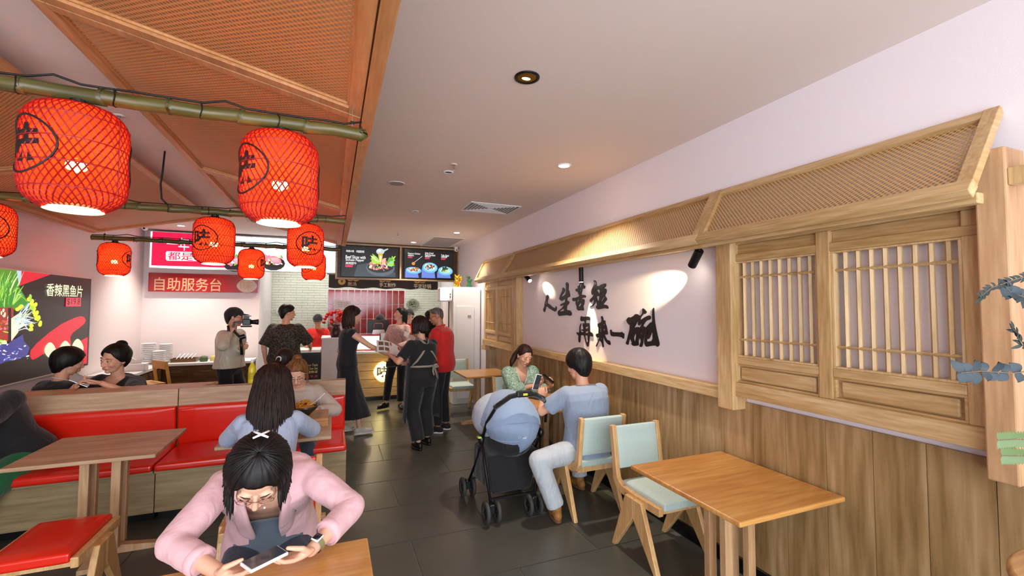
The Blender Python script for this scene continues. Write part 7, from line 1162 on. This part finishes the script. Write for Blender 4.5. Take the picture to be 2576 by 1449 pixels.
obj('camera_body',MB().box(-.0,.09,-.035,.035,.26,.34),'black_plastic',t,bevel=.008); obj('lens',MB().lathe([(0,0),(.026,0),(.028,.03),(.033,.06),(.036,.085),(.03,.088),(0,.08)],n=22).xf(Matrix.Translation((.09,0,.3))@Matrix.Rotation(PI/2,4,'Y')),'black_plastic',t,smooth=True); obj('top_mount',MB().box(.01,.07,-.012,.012,.34,.375).box(0,.09,-.02,.02,.372,.382),'black_plastic',t); obj('camera_plate',MB().box(-.02,.1,-.03,.03,.235,.255),'black_metal',t,bevel=.003)
# 9 man in patterned shirt
person('tall person in a dark patterned short-sleeved shirt, back turned, looking right',(-.64,7.4,.93),18,lean=2,hunch=2,sc=1.04,fem=False,fat=1.08,head=(52,2,0),hands=[(-.88,7.42,.86),(-.3,7.7,1.05)],elbows=[(-.6,-.6,-.4),(.8,-.5,-.5)],skin='skin',
 top=dict(m='dark_print',sleeve=.5,off=.024,hem=-.16,loose=.03,flare=.05,sr=(.075,.072,.06),sf=.008),bottom=dict(m='black_cotton'),shoes=dict(m='black_plastic'),hair=dict(m='hair_black',thick=.018,hl=(-.8,-.2,.32)))
# 10 kitchen staff in red behind the vase
person('kitchen worker in a red shirt and black cap beside the red flowers',(-.24,9.3,.84),182,lean=8,hunch=4,sc=.94,head=(0,22,0),hands=[(-.05,9.0,.98),(-.42,8.98,.98)],skin='skin_tan',eyes='down',
 top=dict(m='red_shirt',sleeve=.45,off=.016,hem=-.12),bottom=dict(m='black_cotton'),shoes=dict(m='black_plastic'),hair=dict(m='hair_black',thick=.008,hl=(-.6,-.35,.4)),hat='black_cotton')
# 11 woman in the long black dress
P11=person('person in a long sleeveless black dress and white sneakers handing over a leaflet',(.2,6.38,.93),82,lean=3,hunch=3,sc=1.0,fat=1.04,head=(0,8,0),hs=1.0,hands=[(.25,6.6,.9),(.70,6.22,1.06)],elbows=[(-.2,-.6,-.8),(.1,-.5,-.9)],skin='skin_fair',feet=[(.14,6.5,.1),(.37,6.28,.1)],knees=[(0,1,0),(0,1,0)],
 hpose=[None,dict(N=(0,.3,1),S=(0,-1,.1),curl=(.5,.5,.3))],
 top=dict(m='dress_black',sleeve=0,off=.012,hem=-.09,name='dress_top'),bottom=dict(m='dress_black',kind='skirt',hemz=.24,w=(.15,.2,.27)),shoes=dict(m='sneaker',sole='white_matt'),
 hair=dict(m='hair_auburn',thick=.02,hl=(-.75,-.35,.38),locks=[dict(n=44,az0=1.5,az1=3.1,len=.2,w=.0075,flare=.04,seed=6)]))
# 12 register staff
person('worker in black cap, glasses and pale blue shirt behind the cash register',(.9,9.35,.84),180,lean=6,sc=.93,fem=False,head=(0,22,0),hands=[(1.1,9.1,.95),(.7,9.1,.95)],eyes='down',glasses='glasses_dark',skin='skin_fair',top=dict(m='light_blue',sleeve=.5,off=.018,hem=-.05),bottom=dict(m='black_cotton'),hair=dict(m='hair_black',thick=.008,hl=(-.5,-.3,.4)),hat='black_cotton',shoes=dict(m='black_plastic'))
# 13 woman in pink blouse
P13=person('person in a pinkish ruffled blouse and black trousers looking up to the left',(1.04,7.55,.94),222,lean=0,sc=.97,head=(32,-14,0),hs=1.0,hands=[(.95,7.25,1.05),(.78,7.5,1.0)],elbows=[(-.6,-.4,-.8),(.7,-.4,-.8)],skin='skin_fair',feet=[(1.07,7.5,.12),(.86,7.66,.12)],
 top=dict(m='pink_print',sleeve=.9,off=.018,hem=.06,loose=.03,sr=(.062,.055,.045)),bottom=dict(m='black_cotton',r=(.092,.07,.058),len=.95,toe=[(.1,-1,0),(-1,-.6,0)]),shoes=dict(m='black_plastic',h=.03),hair=dict(m='hair_black',thick=.014,hl=(-.8,-.4,.38),locks=[dict(n=40,az0=1.5,az1=3.1,len=.14,w=.0065,flare=-.01,seed=7)]))
# 14 second red staff
person('worker in a red shirt and black cap in the kitchen right of the register',(1.48,9.2,.88),195,sc=1.0,head=(10,8,0),hands=[(1.6,8.95,1.0),(1.3,8.95,1.0)],skin='skin_fair',top=dict(m='red_shirt',sleeve=.5,off=.016,hem=-.05),bottom=dict(m='black_cotton'),hair=dict(m='hair_black',thick=.008,hl=(-.6,-.35,.4)),hat='black_cotton',shoes=dict(m='black_plastic'))
# 15 dark-haired woman behind the apron worker
person('person with long black hair partly hidden behind the apron worker',(1.47,7.0,.9),320,sc=.97,head=(-10,5,0),hands=[(1.25,7.25,1.1),(1.5,7.3,1.1)],skin='skin_fair',top=dict(m='black_cloth',sleeve=.4,off=.012,hem=-.05),bottom=dict(m='black_cotton'),shoes=dict(m='black_plastic'),hair=dict(m='hair_black',thick=.016,hl=(-.9,-.45,.4),locks=[dict(n=40,az0=1.3,az1=3.1,len=.24,w=.008,flare=.02,seed=12)]))
# 16 apron worker
P16=person('worker in dark apron with beige crossed straps, seen from behind',(1.03,5.4,.845),342,lean=3,hunch=4,sc=.945,fat=1.14,head=(-15,12,0),hs=1.03,hands=[(.66,5.5,1.12),(.92,5.72,1.0)],elbows=[(-.9,-.2,-.9),(.9,-.1,-.9)],skin='skin',feet=[(.99,5.38,.09),(1.13,5.55,.09)],
 top=dict(m='black_cloth',sleeve=.42,off=.016,hem=-.1,loose=.01,sr=(.07,.064,.05)),bottom=dict(m='black_cotton',r=(.115,.092,.085)),shoes=dict(m='black_plastic'),hair=dict(m='hair_dark',thick=.02,hl=(-.95,-.5,.4),locks=[dict(n=56,az0=1.2,az1=3.1,len=.105,w=.0068,flare=-.005,seed=14)]))
def ribbon(B,name,pts,w,m,th=.004):
    s=B.s; mb=MB(); P=[B.nb+B.R2*x*s+B.F2*y*s+B.T2*z*s for x,y,z in pts]; n=len(P)
    for k,p in enumerate(P):
        t=(P[min(n-1,k+1)]-P[max(0,k-1)]).normalized(); c=B.pel+B.T2*(p-B.pel).dot(B.T2); nr=(p-c); nr=(nr-t*nr.dot(t)).normalized(); sx=t.cross(nr)
        for u,v in ((-w,0),(w,0),(w,th),(-w,th)): mb.v.append(p+sx*u+nr*v)
    for k in range(n-1):
        for j in range(4): a=k*4+j; b=k*4+(j+1)%4; mb.f.append((a,b,b+4,a+4))
    mb.f.append((3,2,1,0)); mb.f.append(tuple((n-1)*4+j for j in range(4))); return B.put(name,mb,m)
for q in (-1,1): ribbon(P16,'apron_strap',[(q*.06,.0,.02),(q*.055,-.075,-.005),(q*.03,-.118,-.05),(-q*.02,-.138,-.11),(-q*.08,-.142,-.19),(-q*.14,-.118,-.27),(-q*.18,-.06,-.32)],.012,'strap_beige')
ribbon(P16,'waist_tie',[(-.185,.03,-.335),(-.18,-.06,-.335),(-.12,-.128,-.34),(0,-.155,-.345),(.12,-.128,-.34),(.18,-.06,-.335),(.185,.03,-.335)],.012,'strap_beige')
for pts in ([(.06,-.155,-.345),(.1,-.17,-.325),(.13,-.17,-.36),(.08,-.165,-.36)],[(.07,-.16,-.35),(.09,-.165,-.42),(.105,-.17,-.5)],[(.06,-.16,-.35),(.05,-.165,-.41),(.06,-.17,-.46)]): ribbon(P16,'bow_tail',pts,.014,'strap_beige')
s_=P16.s; mb=MB(); 
for k in range(9):
    z=-.30-.09*k
    for j in range(17):
        a=PI*(1.06-1.12*j/16)+.0; rr=.205+.006*k; mb.v.append(P16.pel+P16.rt*math.cos(a)*rr*s_+P16.fw*math.sin(a)*rr*.85*s_+Vector((0,0,.49*s_+z*s_)))
for k in range(8):
    for j in range(16): a=k*17+j; mb.f.append((a,a+1,a+18,a+17))
o=P16.put('apron',mb,'apron_cloth'); sd=o.modifiers.new('t','SOLIDIFY'); sd.thickness=.006
# 17 man in the red polo
P17=person('person in red polo shirt with cropped grey hair and glasses, looking down',(1.42,6.02,.93),303,lean=2,hunch=5,sc=1.01,fem=False,fat=1.08,head=(-22,18,0),hands=[(1.12,6.05,1.08),(1.12,6.25,1.3)],elbows=[(-.5,-.5,-.9),(.7,-.2,-.9)],skin='skin_tan',glasses='glasses_dark',eyes='down',feet=[(1.36,5.98,.09),(1.5,6.12,.09)],
 top=dict(m='red_shirt',sleeve=.48,off=.022,hem=-.1,loose=.03,sr=(.074,.07,.056),sf=.006),bottom=dict(m='black_cotton'),shoes=dict(m='black_cotton',sole='white_matt'),hair=dict(m='hair_grey',thick=.003,hl=(-.3,-.05,.5)))
P17.put('collar',MB().tube([P17.nb+P17.R2*.062*math.cos(a)+P17.F2*.062*math.sin(a)+P17.T2*(.014-.012*math.sin(a)) for a in [2*PI*k/20 for k in range(21)]],.013,8,caps=False),'red_shirt')
t=thing('leaflet','curved printed menu leaflet passed between the dress wearer and the apron worker','leaflet',(.72,6.05,1.1)); mb=MB()
for i in range(9):
    u=i/8; 
    for v in (-.13,.13): mb.v.append(Vector((-.17+.32*u,v*.5+.05*u,.09-.12*u+.04*math.sin(u*3)+v*.55)))
for i in range(8): mb.f.append((2*i,2*i+2,2*i+3,2*i+1))
obj('sheet',mb,'paper',t,smooth=True)
for (u0,u1,v0,v1,m_) in ((.08,.28,-.09,-.02,'leaf_food'),(.33,.5,-.09,-.02,'leaf_food'),(.08,.28,.02,.1,'leaf_food'),(.33,.5,.02,.1,'leaf_food'),(.55,.98,.05,.12,'leaf_red')):
    mb=MB(); Q=lambda u,v: Vector((-.17+.32*u,v*.5+.05*u-.0025,.09-.12*u+.04*math.sin(u*3)+v*.55+.001)); mb.add([Q(u0,v0),Q(u1,v0),Q(u1,v1),Q(u0,v1)],[(0,1,2,3)]); obj('print',mb,m_,t)
t=thing('leaflet','small sheet of paper held up by the person in the red polo','leaflet',(1.0,6.2,1.3)); obj('sheet',MB().obox((0,0,0),(.8,.1,-.4),(.2,.7,.5),(.3,-.6,.7),-.1,.1,-.06,.06,0,.001),'paper',t)
phone('black phone held low in the left hand of the apron worker',(.70,5.62,1.0),(.2,.3,.9),(.95,-.2,0),(0,-1,0),'black_plastic','phone_dark',.07,.15,.014)
# 18 woman in the green blouse
P18=person('person in green and white floral blouse with dark ponytail reading a phone',(2.12,5.0,.5),186,lean=6,hunch=10,sc=1.0,head=(-14,24,4),hs=1.06,fine=1,skin='skin_fair',eyes='down',hands=[(2.36,4.58,.81),(2.16,4.6,.82)],elbows=[(.25,-.2,-.9),(1,-.1,-.7)],sit=True,feet=[(2.2,4.45,.09),(2.02,4.45,.09)],
 hpose=[dict(D=(-.5,-.5,.5),N=(-.6,.4,.5),S=(-.1,-.3,.9),curl=(.7,.8,.5),thumb=.6),dict(D=(.7,-.4,.3),N=(.2,.5,.7),S=(0,-.4,.8),curl=(.6,.7,.5),thumb=.6)],
 top=dict(m='green_print',sleeve=.8,off=.022,hem=-.06,sr=(.082,.075,.06),cut=lambda x,y,z: y>.0 and z>-.19+abs(x)*2.6 and abs(x)<.075),bottom=dict(m='green_print'),shoes=dict(m='black_plastic'),
 hair=dict(m='hair_auburn',thick=.011,hl=(-.9,-.35,.5),tubes=[([(0,-.11,.03),(-.02,-.14,.0),(.03,-.13,-.07),(.075,-.09,-.13),(.085,-.07,-.18)],[.02,.034,.036,.03,.01])]))
for q in (-1,1): ribbon(P18,'lace_edge',[(q*.065,.02,.012),(q*.072,.06,-.01),(q*.052,.112,-.07),(q*.025,.14,-.135),(q*.004,.15,-.19)],.007,'white_matt')
phone('dark phone in the hands of the person in the green floral blouse',(2.27,4.5,.9),(.5,.6,.1),(-.55,.5,.55),(.1,.75,.55),'black_plastic','phone_dark')
# 19 man in the grey-blue t-shirt
P19=person('person in grey-blue t-shirt and pale jeans sitting with back to the camera',(2.06,3.33,.53),356,lean=7,hunch=6,sc=1.02,fem=False,fat=1.14,fine=1,head=(-12,12,0),hs=1.07,skin='skin',hands=[(1.83,3.74,.86),(2.2,3.85,.79)],elbows=[(-.9,-.4,-.7),(.9,-.3,-.7)],sit=True,feet=[(1.70,3.22,.09),(2.2,3.7,.09)],knees=[(-1,.05,.6),(.1,1,1)],
 hpose=[dict(D=(-.05,.3,.9),N=(.2,.8,-.2),S=(.9,0,.1),curl=(.8,.8,.5)),None],
 top=dict(m='blue_tee',sleeve=.38,off=.018,hem=-.12,loose=.02,sr=(.07,.066,.06),sf=.006),bottom=dict(m='pale_jeans',r=(.105,.08,.07),toe=[(.2,1,0),(0,1,0)]),shoes=dict(m='boot_tan',sole='boot_sole',h=.13),
 hair=dict(m='hair_black',thick=.024,hl=(-1.1,-.5,.35)))
phone('dark phone with white cover raised by the person in the grey-blue t-shirt',(1.80,3.80,1.0),(.9,.3,-.2),(.25,-.1,.9),(-.2,-.95,.1),'white_gloss','phone_screen')
STAND=(1.6,.295,1.1); STAND_R=.283
EUC=[([(1.64,.50,1.56),(1.53,.545,1.545),(1.40,.55,1.556),(1.315,.55,1.556)],'round','euc'),
([(1.66,.52,1.80),(1.585,.55,1.775),(1.47,.552,1.752),(1.41,.55,1.728)],'thin','euc_dark'),
([(1.70,.52,1.70),(1.62,.54,1.725),(1.56,.55,1.74),(1.53,.55,1.755)],'round','euc'),
([(1.68,.5,1.36),(1.62,.55,1.375),(1.54,.55,1.385),(1.47,.55,1.39)],'fern','fern'),
([(1.70,.5,1.32),(1.62,.55,1.335),(1.54,.55,1.345),(1.485,.55,1.352)],'fern','fern'),
([(1.72,.5,1.62),(1.66,.53,1.6),(1.6,.55,1.61),(1.56,.55,1.65)],'thin','euc_dark')]
# ---------------------------------------------------------------- table things
mat('bowl_black','#2a2c22',.3); mat('noodle','#c8862c',.45); mat('tray_wood','#b98550',.5); mat('tofu','#c9a070',.5)
t=thing('serving_tray','raised wooden serving tray with stamped lettering under the noodle bowl','tray',(-.15,4.12,.735)); mb=MB()
obj('board',MB().box(-.14,.14,-.17,.17,.035,.06),'tray_wood',t,bevel=.004); 
for y in (-.17,.145): obj('runner',MB().prism([(-.14,.0),(-.09,.0),(-.07,.02),(.07,.02),(.09,.0),(.14,.0),(.14,.035),(-.14,.035)],(0,y,0),(1,0,0),(0,0,1),(0,1,0),0,.025),'tray_wood',t)
V,Fs=fit_text('味 砂锅',(-.1,-.03),(.1,.02),.02); obj('lettering',MB().add([(.07+v[1],v[0]-.03,.0605) for v in V],Fs),'dark_wood',t)
t=thing('noodle_bowl','dark stoneware bowl full of orange noodles with a white spoon','bowl',(-.2,4.13,.796))
obj('bowl',MB().lathe([(.0,0),(.045,0),(.055,.01),(.095,.045),(.115,.075),(.11,.077),(.088,.045),(.03,.02),(0,.02)],n=32),'bowl_black',t,smooth=True); random.seed(4); mb=MB()
for k in range(34):
    a=random.uniform(0,6.28); r0=random.uniform(0,.07); c=Vector((r0*math.cos(a),r0*math.sin(a),.075+.03*(1-r0/.07)+random.uniform(-.008,.008))); d=Vector((random.uniform(-1,1),random.uniform(-1,1),.25)).normalized()*.03
    mb.tube([c-d,c-d*.3+Vector((0,0,.008)),c+d*.4+Vector((0,0,.006)),c+d],.006,6)
mb.ell((0,0,.055),(.088,.088,.03),16,8); tag(obj('noodles',mb,'noodle',t,smooth=True),kind='stuff')
t=thing('spoon','white spoon sticking out of the noodle bowl','spoon',(-.17,4.1,.87)); obj('spoon_handle',MB().tube([(0,0,0),(.06,-.02,.04),(.13,-.03,.105)],[.008,.006,.008],8,flat=.5),'white_gloss',t,smooth=True); obj('spoon_bowl',MB().ell((-.012,0,-.004),(.026,.018,.008),12,8),'white_gloss',t,smooth=True)
tag(obj('bowl',MB().lathe([(0,0),(.03,0),(.035,.008),(.065,.035),(.075,.05),(.07,.05),(.05,.02),(0,.014)],n=28),'white_gloss',smooth=True,loc=(-.36,4.2,.736)),'small white bowl in front of the eating person','bowl')
tag(obj('phone_case',MB().box(-.035,.035,-.07,.07,0,.009),'black_plastic',loc=(2.02,4.3,.736),rot=(0,0,.5),bevel=.003),'black phone lying flat on the couple table','phone')
# ---------------------------------------------------------------- stroller
cloth('stroller_blue','#8a9db8',.8,fold=.25,fs=6,var=.05); cloth('stroller_white','#aeb8c6',.8,fold=.3); cloth('stroller_black','#0d0d0f',.85,fold=.5); mat('tyre','#3c3a38',.7); mat('hub','#161616',.35); mat('lime_tab','#b8e04a',.5)
t=thing('stroller','baby stroller with a grey-blue canopy and black frame, beside the couple table','stroller',(1.42,3.66,0))
mb=MB(); n,m=40,26; C=Vector((.04,.0,.70)); 
for i in range(m+1):
    th=PI*i/m
    for j in range(n):
        a=2*PI*j/n; x,y,z=math.sin(th)*math.cos(a),math.sin(th)*math.sin(a),math.cos(th)
        rx,ry,rz=.265,.30,.265; k=(1-(.62 if x<0 else .2)*max(0,-z)**1.1)
        seam=1-.012*math.exp(-((z-.18)/.03)**2)-.012*math.exp(-((z+.42)/.03)**2)
        mb.v.append(C+Vector((x*rx*k*seam,y*ry*k*seam+.06*z,max(z,-.82)*rz)))
for i in range(m):
    for j in range(n): a=i*n+j; b=i*n+(j+1)%n; mb.f.append((a,a+n,b+n,b))
def cpt(a,z,off=.006): 
    r=math.sqrt(max(0,1-z*z)); k=1-(.62 if math.cos(a)<0 else .2)*max(0,-z)**1.1; return C+Vector((math.cos(a)*r*.265*k,math.sin(a)*r*.30*k+.06*z,z*.265))*1+Vector((math.cos(a)*off,math.sin(a)*off,0))
obj('canopy',mb,'stroller_blue',t,smooth=True)
for z in (.18,-.42): obj('seam',MB().tube([cpt(a,z-.1*math.sin(a)*0,.002) for a in [PI+PI*k/24 for k in range(25)]],.0035,6),'stroller_blue',t,smooth=True)
obj('canopy_flap',MB().add([cpt(PI+PI*(.12+.7*u/10),.22+.62*v/6-.28*(abs(u-5)/5)**2*(1-v/6),.008) for v in range(7) for u in range(11)],[(v*11+u,v*11+u+1,v*11+u+12,v*11+u+11) for v in range(6) for u in range(10)]),'stroller_blue',t,smooth=True)
obj('lining',MB().ell((-.03,.11,.73),(.225,.24,.205),26,16),'stroller_white',t,smooth=True)
V,Fs=fit_text('Combi',(0,0),(1,1),.015); mb=MB(); mb.add([cpt(-PI/2-.12+v[0]*.26,-.28+v[1]*.085,.006)+Vector((0,-.004,0)) for v in V],Fs); obj('lettering',mb,'white_gloss',t)
obj('handle',MB().tube([(-.22,-.04,.58),(-.2,-.11,.74),(-.14,-.2,.9),(-.05,-.25,.965),(.05,-.265,.985),(.17,-.26,.975),(.27,-.22,.93),(.325,-.17,.84),(.335,-.13,.70)],[.013,.014,.015,.017,.017,.017,.016,.014,.013],12),'black_plastic',t,smooth=True)
obj('handle_grip',MB().tube([(-.16,-.18,.87),(-.05,-.25,.967),(.05,-.265,.987),(.17,-.26,.977),(.28,-.21,.91)],.021,12),'stroller_black',t,smooth=True); hu=obj('handle_unit',MB().box(-.0,.14,-.29,-.24,.96,1.01),'black_plastic',t,bevel=.012); obj('yellow_button',MB().box(.05,.09,-.293,-.288,.975,.993),mat('btn_yellow','#d8d840',.4),hu)
for sx,x0,x1 in ((-1,-.225,-.22),(1,.335,.16)):
    obj('frame_tube',MB().tube([(x0,-.03,.6),(x0+(x1-x0)*.3,-.12,.42),(x1,-.27,.14)],.011,10),'black_metal',t,smooth=True); obj('frame_tube',MB().tube([(x0,-.03,.56),(x0-.01*sx,.1,.38),((x1 if sx<0 else .22)-.03*(sx<0),.24,.14)],.011,10),'black_metal',t,smooth=True)
    obj('joint',MB().ell((x0,-.03,.58),(.028,.035,.045),12,8),'black_plastic',t,smooth=True)
obj('lime_tag',MB().box(-.262,-.235,-.07,-.03,.60,.612),'lime_tab',t); obj('cross_bar',MB().bar((-.22,-.26,.17),(.16,-.26,.17),.016,.016),'black_metal',t); obj('cross_bar',MB().bar((-.24,.22,.17),(.2,.22,.17),.016,.016),'black_metal',t)
mb=MB(); B0=[(-.2,-.24,.19),(.15,-.24,.19),(.2,.2,.19),(-.23,.2,.19)]; B1=[(-.21,-.14,.46),(.28,-.12,.46),(.3,.2,.5),(-.22,.2,.5)]; mb.add(B0+B1,[(3,2,1,0),(0,1,5,4),(1,2,6,5),(2,3,7,6),(3,0,4,7),(4,5,6,7)]); obj('basket',mb,'stroller_black',t,bevel=.03,seg=3)
mb=MB().ell((.04,.05,.53),(.22,.26,.14),20,14); obj('seat_shell',mb,'stroller_black',t,smooth=True)
for (x,y) in ((-.22,-.29),(.15,-.28),(-.255,.26),(.2,.27)):
    obj('caster',MB().box(x-.022,x+.022,y-.03,y+.03,.07,.15),'black_plastic',t,bevel=.008)
    for dx in (-.045,.045):
        w_=obj('wheel',MB().lathe([(.05,-.013),(.078,-.014),(.085,-.008),(.085,.008),(.078,.014),(.05,.013),(.05,-.013)],n=32).xf(Matrix.Translation((x+dx,y,.085))@Matrix.Rotation(PI/2,4,'Y')),'tyre',t,smooth=True)
        hb_=MB().lathe([(.0,-.009),(.018,-.012),(.02,.012),(0,.012)],n=16)
        for k in range(5): a=2*PI*k/5; hb_.bar((0,0,0),(.055*math.cos(a),.055*math.sin(a),0),.012,.008)
        obj('hub',hb_.xf(Matrix.Translation((x+dx,y,.085))@Matrix.Rotation(PI/2,4,'Y')),'hub',w_)
# ---------------------------------------------------------------- plant at the right edge
mat('euc','#26333a',.6,var=.2,bscale=30); mat('euc_dark','#18241e',.55); mat('fern','#5a7040',.55); mat('twig','#6a5a44',.7); wood('stand_wood','#a3733f','#c2925a','#d6ac76','X',6)
t=thing('plant_stand','round-topped light wood stand at the lower right corner','stand',STAND); r=STAND_R
obj('stand_top',MB().lathe([(0,-.03),(r-.01,-.03),(r,-.02),(r,-.006),(r-.006,0),(0,0)],n=48),'stand_wood',t,smooth=False,bevel=.003)
obj('stand_leg',MB().cyl((0,0,-STAND[2]),(0,0,-.03),.04,n=20),'stand_wood',t); obj('stand_base',MB().cyl((0,0,-STAND[2]),(0,0,-STAND[2]+.03),.17,n=32),'stand_wood',t)
t=thing('eucalyptus_plant','eucalyptus and fern sprigs reaching in from the right edge','plant',(STAND[0]+.02,STAND[1],STAND[2])); base=Vector(t.location); random.seed(9)
obj('pot',MB().lathe([(0,0),(.07,0),(.09,.05),(.08,.16),(.06,.2),(.065,.21),(.05,.2),(0,.15)],n=28),'white_gloss',t,smooth=True)
def leaf(p,d,nrm,l,w,m):
    d=d.normalized(); nrm=(nrm-d*nrm.dot(d)).normalized(); s=d.cross(nrm); mb=MB(); n=6; 
    for k in range(n+1):
        u=k/n; ww=w*math.sin(PI*u**.8)*.5+.0006; c=p+d*l*u+nrm*(.12*l*u*(1-u)); mb.v+= [c-s*ww,c+nrm*(-.1*w),c+s*ww]
    for k in range(n): a=3*k; mb.f+= [(a,a+1,a+4,a+3),(a+1,a+2,a+5,a+4)]
    obj('leaf',mb,m,t,smooth=True)
for pts,kind,m in (EUC):
    P_=[Vector(q)-base for q in pts]; P_=[Vector((0,0,.16)),Vector((P_[0].x*.6+.05,P_[0].y*.6,(P_[0].z)*.75+.04))]+P_
    cur=[]; 
    for a,b in zip(P_,P_[1:]): cur+=[a.lerp(b,k/6) for k in range(6)]
    cur.append(P_[-1]); obj('stem',MB().tube(cur,[.0022-.0014*k/len(cur) for k in range(len(cur))],6),'twig',t,smooth=True)
    step={'round':2,'thin':1,'fern':1}[kind]
    for k in range(7,len(cur),step):
        d=(cur[k]-cur[k-1]).normalized(); up=Vector((0,0,1)); s=d.cross(up).normalized()
        for sg in (-1,1):
            if kind=='round': leaf(cur[k],(up*sg*.8+d*.5+s*random.uniform(-.5,.5)),Vector((-.5,-.8,.1)),random.uniform(.026,.036),random.uniform(.02,.028),m)
            elif kind=='thin': leaf(cur[k],(up*sg*.5+d+s*random.uniform(-.3,.3)),Vector((-.5,-.8,.2)),random.uniform(.018,.028),.007,m)
            else: leaf(cur[k],(up*sg*.9+d*.4),Vector((-.5,-.8,.2)),.022,.008,m)
bpy.data.scenes.remove(TS)
